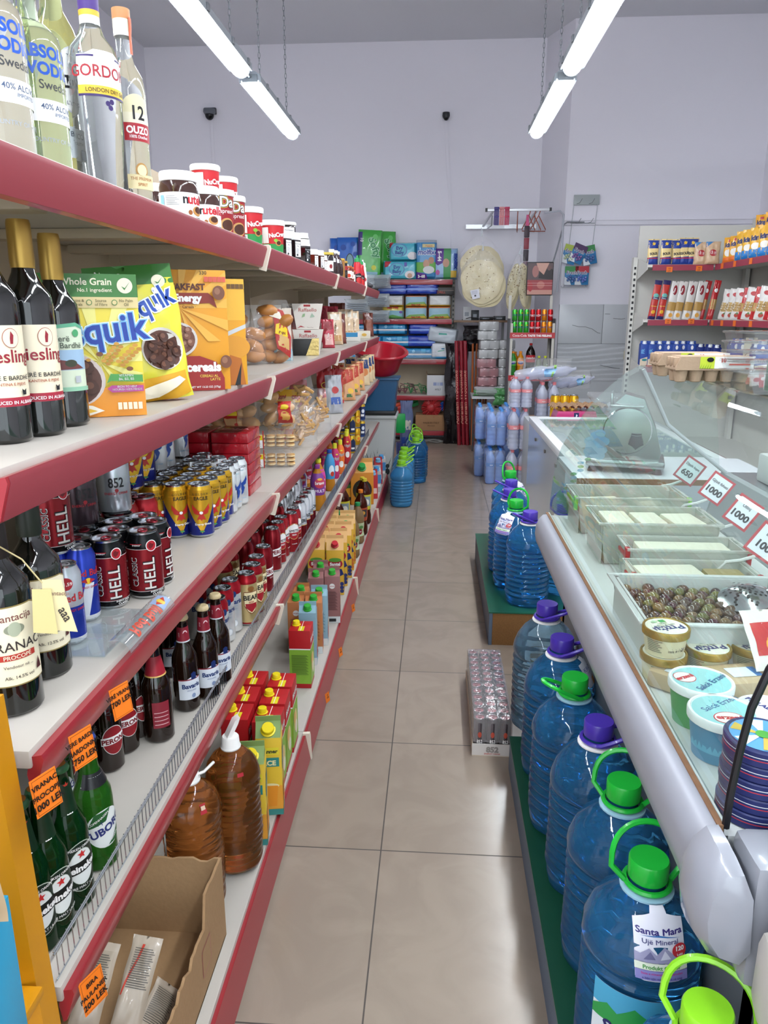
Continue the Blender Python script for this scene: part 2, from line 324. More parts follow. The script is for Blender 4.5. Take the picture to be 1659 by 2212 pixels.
# ================================================================= left-hand gondola shelving
XF, XBASE, XBK = -.54, -.46, -1.02; YA, YE = .86, 7.0; JOINTS = [2.4, 4.07, 5.66]
ZS = [.13, .625, 1.02, 1.405, 1.80]
shm = mat('shelf_enamel', 'b9b3aa', .35, var=.03, bscale=25); bkm = mat('back_panel_enamel', 'b5a58c', .55)
redm = mat('red_price_rail', '9c2831', .32, coat=.3); pinkm = mat('rail_cover_pink_sheen', '8c3840', .45, spec=.3); ivory = C('e6ddcb')  # upper rail cover: its pinkish reflection is painted into the colour
def shelf(z, xf, deep, i):
    """board with folded front lip and under-ribs, then its rail and the ticket clips at the joints"""
    b = G(); edges = [YA] + JOINTS + [YE]
    for a, c in zip(edges, edges[1:]):
        b.box(xf - deep, a + .001, z - .028, xf, c - .001, z, shm, .004)
        if z > .3:
            for q in (.25, .55, .8): b.box(xf - deep + .02, a + (c - a) * q - .03, z - .05, xf - .1, a + (c - a) * q + .03, z - .028, bkm, .004)
            b.prism([(xf - deep, z - .13), (xf - deep, z - .02), (xf - .05, z - .02), (xf - .05, z - .045), (xf - deep + .12, z - .1)], a - .003, a + .003, bkm, 'y')
    r = G()
    P = [(xf - .004, z - .012), (xf + .014, z - .008), (xf + .016, z - .016), (xf - .0, z - .066), (xf - .006, z - .07), (xf - .01, z - .04)] if z > .3 else [(xf - .004, z - .014), (xf + .01, z - .012), (xf + .026, z - .105), (xf + .0, z - .125), (xf - .01, z - .05)]
    for a, c in zip(edges, edges[1:]): r.prism(P, a + .006, c - .006, redm, 'y')
    for a, c in zip(edges, edges[1:]): r.prism([(p[0] + .0012, p[1]) for p in (P[1], P[2], P[3])] + [(P[3][0] - .001, P[3][1])], a + .012, c - .012, pinkm, 'y') if z > 1.2 else None
    ks = []
    for j in JOINTS:
        k = G(); ks.append(('joint_clip', k, 'ivory joint clip')); k.prism([(xf - .006, z - .006), (xf + .024, z - .004), (xf + .026, z - .014), (xf + .008 if z > .3 else xf + .03, z - .08 if z > .3 else z - .11), (xf - .012, z - .075)], j - .007, j + .007, ivory, 'y')
    return b, [('price_rail', r, 'red price rail')] + ks
parts = []
g = G()
for a, c in zip([YA] + JOINTS, JOINTS + [YE]): g.box(XBK - .03, a + .001, .1, XBK, c - .001, 2.09, bkm, .003)
parts.append(('back_panel', g, 'beige back panel'))
for y in [YA + .02] + JOINTS + [YE - .02]:
    g = G(); g.box(XBK + .0, y - .015, 0, XBK + .03, y + .015, 2.1, bkm); parts.append(('upright', g))
for i, z in enumerate(ZS):
    xf = XBASE if i == 0 else XF; b, sub = shelf(z, xf, xf - XBK - .005, i); parts.append(('shelf', b, None, sub))
g = G(); g.box(XBK + .03, YA, .0, XBASE - .03, YE, .1, C('8f8a84')); parts.append(('plinth', g))
wm = mat('chromed_wire', 'b9bcc0', .25, 1.); g = G(); z = ZS[1]; xw = XF - .012
y = YA + .02
while y < 6.15:
    g.tube([(xw, y, z + .002), (xw, y, z + .054)], .0011, wm, 4); y += .0168
for zz in (.054, .049, .004): g.tube([(xw + .002, YA + .01, z + zz), (xw + .002, 6.16, z + zz)], .0014, wm, 4)
parts.append(('wire_fence', g, 'chromed wire guard'))
thing('shelving_gondola', 'shelving unit', parts, 0, 0, 0, 0, 'long left-hand shop shelving with five white shelves and red price rails')
# ================================================================= kinds of goods
alu = mat('can_aluminium', 'c9ccd0', .22, 1.); blk = C('17161a', .35); wht = C('f0eeea', .4)
def can(key, r, h, bands, prints=(), label_name='energy drink can', cat='drink can', lid=None, tab='9a9ca0', seg=32, neck=None, body=None):
    n = neck or .006; g = G(); wall = [(r - .006, 0), (r - .003, .002), (r, .008)]
    prof = [(r - .008, 0, alu), (r - .004, .001, alu), (r, .007, bands[0][1])]
    for z, m in bands[1:]: prof += [(r, z, m)]
    last = bands[-1][1]; prof += [(r, h - .006 - 2.2 * n, last), (r - n, h - .005, alu), (r - n + .001, h - .001, alu), (r - n - .001, h, alu), (r - n - .003, h - .001, alu), (r - n - .0035, h - .006, lid or alu), (.001, h - .006, lid or alu)]
    prof = [(p[0], p[1], (mat('can_' + p[2], p[2], .25, .55) if isinstance(p[2], str) else p[2])) for p in prof]
    g.lathe(prof, alu, seg)
    t = G(); P = [(.009 * cos(a * pi / 8), .002 + .013 * sin(a * pi / 8), h - .0035) for a in range(16)]; t.tube(P, .0018, mat('can_' + tab, tab, .3, .6), 6, True); t.box(-.005, -.003, h - .0055, .005, .006, h - .003, mat('can_' + tab, tab, .3, .6), .001)
    d = art(list(prints), cyl(r), .0055) if prints else None
    KIND[key] = Kind(label_name.replace(' ', '_'), cat, [('body', g), ('pull_tab', t), ('print', d)])
# --- energy drinks on the third shelf
HR, HH = .0355, .142; hb = '8f1f27'; ww = C('f2f0ee'); rr = C('b01f2c')
can('hell', HR, HH, [(.007, '141316'), (.018, hb), (HH - .034, '141316')], [
    ('r', -.062, .018, -.0615, .108, ww), ('r', .0615, .018, .062, .108, ww), ('r', -.062, .0175, .062, .0182, ww), ('r', -.062, .1075, .062, .1082, ww),
    ('t', 'HELL', .021, .055, .033, blk, pi / 2, .035), ('t', 'HELL', .02, .055, .031, C('d9d2cc'), pi / 2, .012),
    ('t', 'CLASSIC', -.014, .06, .0165, ww, pi / 2, .03), ('t', 'CLASSIC', -.0145, .06, .0162, blk, pi / 2, .005),
    ('t', 'ENERGY DRINK', .023, .0145, .0042, ww), ('t', 'CLASSIC', .023, .009, .006, ww), ('d', .016, .115, .0105, .012, ww), ('d', .016, .115, .009, .0105, rr),
    ('p', [(.010, .118), (.014, .122), (.018, .118), (.022, .119), (.019, .113), (.014, .108), (.010, .112)], C('6b0f18')), ('t', 'ENERGY', -.012, .116, .0042, ww), ('r', -.024, .119, -.002, .1205, rr)],
    'energy_drink_can', lid=alu, tab='8d2230')
can('hell_red_lid', HR, HH, [(.007, 'a8adb2'), (.06, 'a51c26')], [('p', [(-.03, .06), (-.02, .045), (-.01, .062), (.0, .04), (.012, .06), (.022, .043), (.03, .06)], C('a51c26'))], 'energy_drink_can', lid=mat('can_lid_red', 'a51c26', .3, .6), tab='7a1018')
Z85 = [('t', '852', 0, .062, .03, blk, 0, .02, .75), ('t', 'ENERGY DRINK', 0, .046, .0075, rr), ('d', 0, .055, .004, .004, rr)]
can('silver852', HR, HH, [(.007, 'b9bcc2')], Z85, 'energy_drink_can'); can('dark852', HR, HH, [(.007, '4a3c42')], Z85, 'energy_drink_can')
def wing(u, v, s, k=1): return [(u, v), (u + k * .006 * s, v + .004 * s), (u + k * .019 * s, v + .019 * s), (u + k * .018 * s, v + .012 * s), (u + k * .0195 * s, v + .008 * s), (u + k * .016 * s, v + .003 * s), (u + k * .015 * s, v - .002 * s), (u + k * .010 * s, v - .005 * s), (u, v - .007 * s)]
gold = 'd9a72c'; can('eagle', .034, HH, [(.007, '27318c'), (.1, 'd9a72c')], [
    ('p', [(-.052, .128), (.052, .128), (.045, .095), (0, .012), (-.045, .095)], mat('can_gold', gold, .25, .6)), ('r', -.1, .106, -.04, .128, mat('can_gold', gold, .25, .6)), ('r', .04, .106, .1, .128, mat('can_gold', gold, .25, .6)),
    ('t', 'G O L D E N', 0, .1155, .0075, C('3a2a10')), ('t', 'EAGLE', .001, .1025, .0125, C('3a2a10'), 0, .03), ('r', -.03, .1125, .03, .1132, C('c98e1e')),
    ('p', wing(.001, .07, 1.15), C('b8291f')), ('p', wing(-.001, .07, 1.15, -1), C('b8291f')), ('p', [(-.005, .064), (.005, .064), (.012, .048), (.004, .052), (0, .046), (-.004, .052), (-.012, .048)], C('b8291f')),
    ('d', 0, .0685, .0042, .004, ww), ('t', 'Energy Drink', .004, .035, .0078, ww, 0, .02), ('d', 0, .018, .006, .0022, C('3c8a4a'))], 'energy_drink_can')
can('dragon', .0305, .146, [(.007, 'e6e8ea')], [('t', 'DRAGON', 0, .118, .0105, C('3b3f46')), ('t', 'ENERGY', 0, .108, .006, C('7aa7b8')), ('p', wing(0, .07, 1.2), C('1d3f8f')), ('p', wing(-.002, .072, .9, -1), C('1d3f8f')),
    ('p', [(.004, .07), (.012, .055), (.006, .04), (-.004, .03), (.002, .046), (-.004, .062)], C('1d3f8f')), ('t', 'ENERGY DRINK', 0, .022, .005, C('5f88a8')),
    ('r', -.06, .03, -.045, .055, blk), ('r', -.06, .06, -.043, .105, C('b9bec4'))], 'energy_drink_can')
can('redbull', .0265, .148, [(.007, 'e9eaee'), (.014, '2438a0'), (.072, 'b9bcc4')], [('t', 'Red Bull', .004, .083, .019, C('b3262e'), 0, .025, .9), ('t', 'ENERGY DRINK', .0, .064, .0062, rr), ('d', -.012, .116, .011, .0115, C('a8242e')), ('t', '€1,59', -.012, .113, .0085, ww)], 'energy_drink_can')
can('redbull_blue', .0265, .148, [(.007, 'e9eaee'), (.014, '2438a0')], [('p', [(-.022, .014), (-.004, .014), (.012, .078), (-.006, .078)], C('c9ccd4')), ('t', 'Red Bull', 0, .093, .018, C('b3262e'), 0, .025, .9), ('d', 0, .083, .007, .006, C('e8b92e')), ('p', [(-.014, .083), (-.004, .088), (-.002, .079)], rr), ('p', [(.014, .083), (.004, .088), (.002, .079)], rr), ('t', 'ENERGY DRINK', .0, .069, .0055, rr)], 'energy_drink_can')
# --- beer cans on the fourth shelf
BR, BH = .0325, .172
can('bavaria', BR, BH, [(.007, 'eceef0'), (.128, 'b7222f')], [('t', 'Bavaria', 0, .098, .021, C('20386e'), 0, .03), ('t', 'HOLLAND', 0, .09, .005, C('7f8aa4')), ('t', 'PREMIUM', 0, .08, .005, C('7f8aa4')), ('d', 0, .13, .008, .01, C('20386e')), ('d', 0, .035, .009, .011, C('c5cad4')), ('d', 0, .035, .007, .009, C('eceef0'))], 'beer_can', neck=.007)
can('bear', BR, BH, [(.007, 'b0202c'), (.012, 'd8bf86'), (.14, 'b0202c')], [('p', [(-.024, .115), (.024, .115), (.024, .07), (.012, .048), (0, .04), (-.012, .048), (-.024, .07)], C('7c3a20')), ('p', [(-.022, .113), (.022, .113), (.022, .071), (.011, .05), (0, .043), (-.011, .05), (-.022, .071)], C('eddcae')), ('p', [(-.020, .076), (.020, .076), (.018, .062), (0, .046), (-.018, .062)], C('a3202a')), ('t', 'BEAR', 0, .088, .022, blk, 0, .03), ('t', 'BEER', 0, .078, .008, C('a3202a')), ('d', 0, .125, .01, .009, C('8a5a2c'))], 'beer_can', neck=.007)
can('peroni', BR, BH, [(.007, '8f1722')], [('p', [(-.03, .062), (.03, .07), (.03, .098), (-.03, .09)], ww), ('t', 'PERONI', 0, .072, .0215, C('7a121c'), .05, .035), ('t', 'BIRRA', 0, .055, .008, C('e0b0b0')), ('r', .045, .03, .058, .13, C('c9a0a4'))], 'beer_can', neck=.007)
can('peroni_white', BR, BH, [(.007, '7d1620'), (.07, 'dfe1e4')], [('t', 'PERONI', 0, .082, .021, blk, 0, .03), ('t', 'GRAN RISERVA', 0, .105, .007, C('8a8d92')), ('r', .04, .08, .055, .14, C('9a9da2')), ('r', -.05, .068, .05, .071, C('c9a25a'))], 'beer_can', neck=.007, tab='7d1620')
can('amstel', BR, BH, [(.007, 'a8212a')], [('d', 0, .095, .0285, .034, C('d8b46a')), ('d', 0, .095, .0265, .032, C('a8212a')), ('p', [(-.026, .102), (-.02, .118), (0, .128), (.02, .118), (.026, .102), (.027, .09), (-.027, .09)], ww), ('t', 'AMSTEL', 0, .093, .0145, blk, 0, .03), ('t', 'BEER', 0, .078, .009, ww), ('t', 'IN BARREL', 0, .04, .005, ww)], 'beer_can', neck=.007)
can('orange_can', .033, .16, [(.007, 'd9a51e')], [('d', 0, .07, .026, .032, C('c23a22')), ('d', 0, .07, .022, .027, C('e8c23a')), ('d', .005, .065, .012, .014, C('f0862a'))], 'juice_can')
can('blue_can', .033, .16, [(.007, '2b4f9c'), (.13, 'd9b23c')], [('p', [(-.028, .02), (.02, .02), (.02, .12), (-.005, .13), (-.028, .12)], C('20305c')), ('r', -.02, .04, .012, .06, ww), ('d', 0, .09, .015, .018, C('dfe4ee'))], 'juice_can')
can('cola_can_yellow', .033, .16, [(.007, 'c9a82c')], [('p', [(-.028, .02), (.028, .02), (.028, .1), (0, .13), (-.028, .1)], C('1f2a4e')), ('r', -.015, .04, .015, .055, ww)], 'juice_can')
can('tan_can', .032, .15, [(.007, 'a48a70')], [('r', -.02, .02, .02, .045, C('7c6048')), ('r', -.017, .03, .017, .033, C('d9c8b4'))], 'coffee_can')
for k, c, t, tc in (('fanta_green', '3faa3a', 'FANTA', '1e2f7a'), ('coke', 'b81c24', 'Coca-Cola', 'f0eeee'), ('fanta_orange', 'e08a1e', 'FANTA', '1e2f7a')):
    can(k, .0285, .13, [(.007, c)], [('t', t, 0, .06, .017 if k == 'coke' else .019, C(tc), 0 if k != 'coke' else 0, .04)] + ([('d', .012, .088, .008, .006, C('f08020'))] if k != 'coke' else [('r', -.025, .05, .025, .052, ww)]), 'soft_drink_can', seg=20)
# ---------------------------------------------------------------- bottles
def bottle(key, name, cat, prof, glass, cap, prints=(), capm=None, r=None, step=.006, seg=28, rad=None, content=None, extra=(), capname='cap', ref=None):
    g = G(); g.lathe(prof, glass, seg, rad=rad); c = G(); c.lathe(cap, capm or wht, seg)
    R = r or max(p[0] for p in prof); pr = [(p[0], p[1]) for p in prof]
    ps = [('body', g), (capname, c)]
    if prints: ps.append(('label', art(list(prints), cyl(ref or R, pr), step, vstep=.012)))
    if content: k = G(); k.lathe(content[0], content[1], seg); ps.append(('contents', k))
    KIND[key] = Kind(name, cat, ps + list(extra))
brownglass = mat('dark_brown_glass', '1c0d06', .06, coat=.5); greenglass = mat('dark_green_glass', '0c3313', .07, trans=.45, ior=1.3); wineglass = mat('black_wine_glass', '0e0f0c', .07, coat=.6)
def wprof(r, h, s=.62, nk=.0145): return [(r - .006, 0), (r, .006), (r, h * s), (r * .93, h * (s + .05)), (r * .66, h * (s + .1)), (nk + .003, h * (s + .15)), (nk, h * (s + .19)), (nk, h - .012), (nk + .0015, h - .01), (nk + .0015, h)]
WR, WH = .0375, .32
caps = lambda r, h, z: [(r + .0012, z), (r + .002, z + .01), (r + .0012, h - .004), (r, h + .002), (.001, h + .002)]
cream = C('ece2c4'); gld = mat('gold_foil', 'a8873e', .35, .6)
bottle('riesling', 'wine_bottle', 'wine bottle', wprof(WR, WH), wineglass, caps(.016, WH, WH * .79), [
    ('r', -.045, .055, .045, .17, C('e8dcc0')), ('r', -.045, .055, .045, .068, C('a3283a')), ('r', -.044, .055, -.0432, .17, C('b04a3a')), ('t', 'Riesling', .004, .118, .026, C('8f2030'), 0, .012), ('d', .012, .152, .0125, .014, C('a9685c')), ('d', .012, .152, .0115, .013, C('e8dcc0')), ('p', [(.010, .144), (.014, .144), (.016, .156), (.012, .162), (.010, .152)], C('8f2030')),
    ('t', 'VERË E BARDHË', .004, .093, .0088, C('2b2622')), ('t', 'KANTINA E PIJEVE', .004, .085, .0058, C('a8553a')), ('t', 'PRODUCED IN ALBANIA', .004, .0585, .0068, ww), ('p', [(.020, .071), (.026, .071), (.027, .080), (.023, .077), (.019, .08)], blk)],
    capm=gld, capname='capsule')
bottle('baidhe', 'wine_bottle', 'wine bottle', wprof(WR * .98, WH * .97, .6), wineglass, caps(.016, WH * .97, WH * .75), [
    ('p', [(-.04, .06), (.04, .06), (.04, .165), (.02, .172), (-.02, .168), (-.04, .16)], C('cfd9c0')), ('r', -.04, .095, .04, .128, C('9ab6cf')), ('p', [(-.04, .16), (-.02, .168), (.02, .172), (.04, .165), (.04, .16), (.02, .166), (-.02, .162), (-.04, .154)], C('5fa784')), ('p', [(-.03, .095), (-.01, .112), (.012, .108), (.03, .097)], C('6c3a38')), ('d', .006, .106, .01, .006, C('3c4030')),
    ('t', 'Verë', -.006, .142, .013, C('555e50')), ('t', 'e Bardhë', .004, .131, .013, C('555e50')), ('d', .018, .155, .006, .006, C('4b9a66')), ('r', -.04, .06, .04, .067, C('8fbfa0')), ('r', .01, .074, .02, .085, C('b0b4b8'))],
    capm=gld, capname='capsule')
def lab(a, b, l2, red): return [('p', [(-.047, .05), (.047, .05), (.047, .165), (.03, .172), (-.03, .172), (-.047, .165)], C('8c7a48')), ('p', [(-.045, .052), (.045, .052), (.045, .163), (.029, .17), (-.029, .17), (-.045, .163)], cream), ('t', a, 0, .15, .015, C('7a4a44')), ('d', .0, .137, .014, .008, C('8b8f7a')), ('d', 0, .137, .009, .011, C('a8ae96')), ('t', b, 0, .105, .0145 if len(b) > 6 else .02, C('3a3230'), 0, .005)] + ([('r', -.026, .091, .026, .1, C('b3382e')), ('t', 'PROCOPË', 0, .0925, .0085, cream)] if red else [('t', 'Vino bianco', 0, .093, .008, C('6a6258'))]) + [('t', l2, 0, .062, .007, C('5a5248')), ('p', [(.026, .066), (.036, .066), (.034, .074), (.031, .072), (.031, .084), (.027, .072)], C('4c1e22')), ('t', 'Vendosur në ...', 0, .079, .0065, C('6a6258'))]
bottle('vranac', 'wine_bottle', 'wine bottle', wprof(.041, .3, .62), wineglass, caps(.0165, .3, .235), lab('Plantacija', 'VRANAC', 'Alk. 14.5% vol', 1), capm=C('241a18'), capname='capsule')
bottle('chardonnay', 'wine_bottle', 'wine bottle', wprof(.041, .3, .6), wineglass, caps(.0165, .3, .235), lab('Plantacija', 'CHARDONNAY', 'Alk. 12.5% vol', 0), capm=C('1d2418'), capname='capsule')
# spirits
clr = mat('clear_spirit', 'eef4f2', .02, trans=.93, ior=1.36); clrg = mat('pale_green_spirit', 'dcf0cc', .02, trans=.92, ior=1.36); pgl = C('f3f3f0')
lime = C('cfe0c0'); blu = C('2455b8', .3)
absp = [(.038, 0), (.044, .006), (.044, .165), (.041, .182), (.028, .196), (.0165, .203), (.0155, .212), (.015, .25), (.0165, .252), (.0165, .26)]
for k, m in (('absolut', clr), ('absolut_green', clrg)):
    bottle(k, 'vodka_bottle', 'spirit bottle', absp, m, [(.017, .25), (.0175, .256), (.0175, .285), (.001, .285)], [('t', 'ABSOLUT', 0, .147, .0225, blu, 0, .04), ('t', 'VODKA', 0, .125, .0225, blu, 0, .04), ('t', 'Swedish', .002, .106, .017, C('3a3c40')), ('r', -.05, .062, .05, .092, pgl), ('t', '40% ALC/VOL', .006, .079, .0105, C('4a5a78')), ('t', 'IMPORTED', .01, .071, .007, C('7a86a0')), ('t', 'COUNTRY OF SWEDEN', .0, .035, .0085, C('9aa0a8'))], capm=C('c9ccd2', .25))
bottle('martini', 'vermouth_bottle', 'spirit bottle', [(.038, 0), (.042, .006), (.043, .17), (.04, .205), (.03, .24), (.017, .265), (.014, .3), (.015, .31)], mat('straw_vermouth', 'd4dd9c', .02, trans=.9, ior=1.36), [(.0155, .295), (.016, .33), (.001, .33)],
    [('d', 0, .16, .036, .05, C('c9ccd6')), ('d', 0, .16, .034, .048, pgl), ('d', .0, .16, .017, .02, C('c02a34')), ('p', [(-.034, .148), (.034, .152), (.034, .17), (-.034, .166)], blk), ('t', 'MARTINI', 0, .1535, .0145, ww, .03, .04), ('t', "L'APERITIVO", 0, .126, .0075, C('5a6270')), ('t', 'TORINO', 0, .192, .0075, C('5a6270')), ('r', -.03, .05, .03, .095, C('c8d0d4')), ('t', 'BIANCO', 0, .081, .0105, C('4c5560')), ('t', 'VERMOUTH', 0, .072, .006, C('6c7580')), ('r', .01, .052, .022, .066, C('5b6a8c'))], capm=C('24262a'))
bottle('gordon', 'gin_bottle', 'spirit bottle', [(.036, 0), (.042, .008), (.0425, .19), (.038, .215), (.022, .235), (.0165, .25), (.0155, .275), (.016, .29)], clr, [(.0165, .248), (.0165, .262, C('e2b23a')), (.017, .27, C('4a2f7c')), (.017, .31, C('4a2f7c')), (.001, .31, C('4a2f7c'))],
    [('p', [(-.05, .142), (.05, .142), (.05, .2), (.035, .2), (.02, .207), (-.02, .207), (-.035, .2), (-.05, .2)], pgl), ('r', -.05, .196, -.02, .199, C('3b2b66')), ('r', .02, .196, .05, .199, C('3b2b66')), ('t', "GORDON'S", 0, .168, .024, C('a8202c'), 0, .01), ('r', -.05, .142, .05, .155, C('e0bc3c')), ('r', -.05, .139, .05, .1425, C('3b2b66')), ('t', 'LONDON DRY GIN', 0, .1455, .0085, C('5c4a1c')), ('d', .004, .133, .004, .004, C('3b2b66')), ('d', -.003, .13, .004, .004, C('3b2b66')), ('d', .001, .124, .004, .004, C('3b2b66'))],
    rad=lambda r, z, a: r * (1 + (.012 * sin(a * 9 + z * 90) if .02 < z < .125 and abs(sin(a * .5)) > .2 else 0)))
bottle('ouzo', 'ouzo_bottle', 'spirit bottle', [(.03, 0), (.034, .005), (.034, .178), (.031, .2), (.019, .22), (.014, .235), (.0135, .27), (.015, .275), (.015, .29)], clr, [(.0155, .262), (.016, .268, C('e6dcc4')), (.016, .287, C('c98b5a')), (.0165, .289, C('c98b5a')), (.0165, .303, C('d8aa82')), (.001, .303, C('d8aa82'))],
    [('d', 0, .145, .03, .026, C('e2d9b0')), ('r', -.034, .105, .034, .142, C('e8e0c4')), ('t', '12', 0, .132, .03, blk, 0, .02), ('r', -.036, .098, .036, .126, C('a8202c')), ('t', 'OUZO', 0, .11, .0155, ww, 0, .04), ('t', '100% Distilled', 0, .1025, .0065, ww), ('d', 0, .052, .012, .012, C('b98a4a')), ('r', -.033, .022, .033, .045, C('e4d4a4')), ('t', 'THE PREMIUM', 0, .036, .007, C('b0703c')), ('t', 'SPIRIT', 0, .027, .007, C('b0703c')), ('d', 0, .052, .009, .009, C('e8d9ae')), ('r', .01, .235, .03, .29, C('d8582a'))], seg=28)
# beers in glass
bp = lambda r, h: [(r - .005, 0), (r, .006), (r, h * .5), (r * .94, h * .58), (r * .62, h * .68), (r * .45, h * .76), (.0135, h * .9), (.0135, h - .012), (.015, h - .01), (.0145, h - .003)]
crown = lambda h, m: [(.0155, h - .011), (.0165, h - .008), (.0145, h - .001), (.012, h + .001, m), (.001, h + .001, m)]
HB = .262; grn = C('0f3d1c'); rust = C('a5682e', .5)
bottle('heineken', 'beer_bottle', 'beer bottle', bp(.034, HB), greenglass, crown(HB, rust), [('d', 0, .083, .034, .046, C('b9c2b4')), ('d', 0, .083, .0325, .0445, C('0e2416')), ('d', 0, .083, .0225, .033, C('b9c2b4')), ('d', 0, .083, .0215, .032, C('dfe3e0')), ('p', [(-.034, .071), (.034, .075), (.034, .096), (-.034, .092)], C('0d120e')), ('t', 'Heineken', 0, .0765, .0165, ww, .04, .04), ('t', 'HEINEKEN ORIGINAL', 0, .1175, .0062, ww), ('t', 'PURE MALT LAGER', 0, .045, .0062, ww),
    ('p', [(0 + (.008 if k % 2 == 0 else .0033) * sin(k * pi / 5), .107 + (.008 if k % 2 == 0 else .0033) * cos(k * pi / 5)) for k in range(10)], C('c22a2a'))], capm=C('2a5a34', .4), capname='crown_cap',
    extra=[('neck_label', art([('r', -.014, .178, .014, .232, C('0c2a14')), ('t', 'Heineken', .002, .2, .0115, ww, pi / 2, .03), ('p', [(.0 + (.007 if k % 2 == 0 else .0028) * sin(k * pi / 5), .228 + (.007 if k % 2 == 0 else .0028) * cos(k * pi / 5)) for k in range(10)], C('c23a2a'))], cyl(.018, bp(.034, HB)), .004))])
bottle('tuborg', 'beer_bottle', 'beer bottle', bp(.034, HB * .99), mat('green_beer_glass', '2c6a1e', .07, trans=.5, ior=1.3), crown(HB * .99, rust), [('d', .0, .085, .036, .038, C('dfe3e0')), ('p', [(-.034, .09), (-.02, .118), (.01, .122), (.0, .1)], C('1f5a2a')), ('p', [(.0, .05), (.02, .052), (.034, .075), (.02, .07)], C('1f5a2a')), ('t', 'TUBORG', 0, .077, .0205, C('2b3470'), .28, .035), ('t', 'COPENHAGEN', -.012, .105, .006, ww, .5), ('t', 'GREEN', .014, .06, .006, ww, .5), ('t', '· T ·', -.008, .095, .009, C('2b3470'), .3)], capm=C('2a4aa0', .4), capname='crown_cap',
    extra=[('neck_label', art([('r', -.03, .165, .03, .19, blk), ('t', 'JASON DERULO', 0, .17, .0085, ww, 0, .03), ('t', 'TOUR & TUBORG', 0, .181, .0045, C('b9b9b9'))], cyl(.024, bp(.034, HB)), .004))])
bottle('peroni_b', 'beer_bottle', 'beer bottle', bp(.032, .25), brownglass, crown(.25, C('8f1722')), [('d', 0, .078, .026, .034, C('e8e2de')), ('d', 0, .078, .0245, .0325, C('8f1722')), ('p', [(-.028, .068), (.028, .072), (.028, .09), (-.028, .086)], ww), ('t', 'PERONI', 0, .0725, .0155, C('7a121c'), .05, .04)], capm=C('8f1722', .4), capname='crown_cap')
bottle('peroni_back', 'beer_bottle', 'beer bottle', bp(.034, .25), brownglass, crown(.25, C('8f1722')), [('r', -.022, .04, .018, .105, C('8a2634')), ('r', -.018, .048, .014, .05, C('d9a8ac')), ('r', -.018, .058, .014, .06, C('d9a8ac')), ('r', -.018, .068, .014, .07, C('d9a8ac')), ('r', -.018, .078, .014, .08, C('d9a8ac'))], capm=C('8f1722', .4), capname='crown_cap',
    extra=[('neck_label', art([('r', -.04, .165, .04, .21, C('a02030')), ('r', -.04, .163, .04, .166, C('d8b060')), ('r', -.02, .18, .01, .183, C('e0b0b0'))], cyl(.022, bp(.034, .25)), .004))])
bottle('bavaria_b', 'beer_bottle', 'beer bottle', bp(.032, .25), brownglass, crown(.25, C('c9b48a')), [('p', [(-.032, .035), (.032, .035), (.032, .088), (.02, .09), (.006, .098), (-.01, .09), (-.032, .088)], C('dfe4ec')), ('r', -.032, .087, .032, .09, C('8a2634')), ('p', [(.0, .088), (.014, .088), (.014, .104), (.007, .108), (.0, .104)], C('1e2f66')), ('t', 'Bavaria', .0, .066, .0165, C('20386e'), 0, .035), ('t', 'HOLLAND', 0, .058, .005, C('6a7aa0')), ('d', .004, .045, .005, .006, C('8fa0c4'))], capm=C('c9b48a', .4), capname='crown_cap',
    extra=[('neck_label', art([('r', -.05, .185, .05, .222, C('8a2030')), ('r', -.05, .183, .05, .186, C('c9ccd2')), ('d', 0, .206, .007, .008, C('e8c8cc')), ('d', 0, .206, .0045, .005, C('8a2030')), ('t', 'Bavaria', .022, .203, .008, ww, pi / 2), ('t', '1719', -.016, .203, .006, C('e8c8cc'), pi / 2)], cyl(.0175, bp(.032, .25)), .004))])
# big amber plastic bottle (5 l) with white carrying strap
amber = mat('amber_liquid', 'ff9c50', .05, trans=.93, ior=1.33, bump=.25, bscale=22)
def amberk(key, folded):
    r0, H = .072, .385; prof = [(r0 * .8, 0), (r0 * .97, .012)]
    z = .02
    while z < .27: prof.append((r0 * (1 + .02 * sin(z * 330)), z)); z += .0048
    prof += [(r0 * .98, .285), (r0 * .9, .31), (r0 * .7, .33), (r0 * .45, .345), (.022, .352), (.02, .362)]
    g = G(); g.lathe(prof, amber, 36, rad=lambda r, z, a: r * (1 + .02 * sin(3 * a + z * 38) * (1 if z < .33 else 0) + .012 * sin(7 * a - z * 70) * (1 if z < .33 else 0)))
    c = G(); c.lathe([(.026, .352), (.027, .356), (.024, .36), (.0225, .383), (.02, .386), (.001, .386)], wht, 24)
    s = G()
    if folded: s.tube([(.024 * cos(a / 8 * pi * 2), .024 * sin(a / 8 * pi * 2), .358) for a in range(8)], .0035, wht, 6, True); s.tube([(-.024, 0, .358), (-.04, .0, .362), (.03, -.02, .372), (.065, -.01, .378)], .0038, wht, 6)
    else: s.prism([(-.02, .36), (-.014, .36), (.02, .42), (.026, .436), (.012, .43), (-.01, .39)], -.012, .012, wht, 'y')
    e = [('label', art([('r', -.014, .295, .004, .318, C('b5303a')), ('r', -.011, .305, .001, .314, C('e0c0a8'))], cyl(r0, prof), .006)), ('side_seam_label', art([('r', -.125, .06, -.116, .26, C('d8dcd8'))], cyl(r0 * 1.05), .006))] if folded else [('label', art([('r', -.008, .3, .01, .31, C('b5303a'))], cyl(r0, prof), .006))]
    KIND[key] = Kind('amber_drink_bottle', 'drink bottle', [('body', g), ('cap', c, 'white cap'), ('carry_strap', s, 'white carrying strap')] + e)
amberk('amber_folded', True); amberk('amber_up', False)
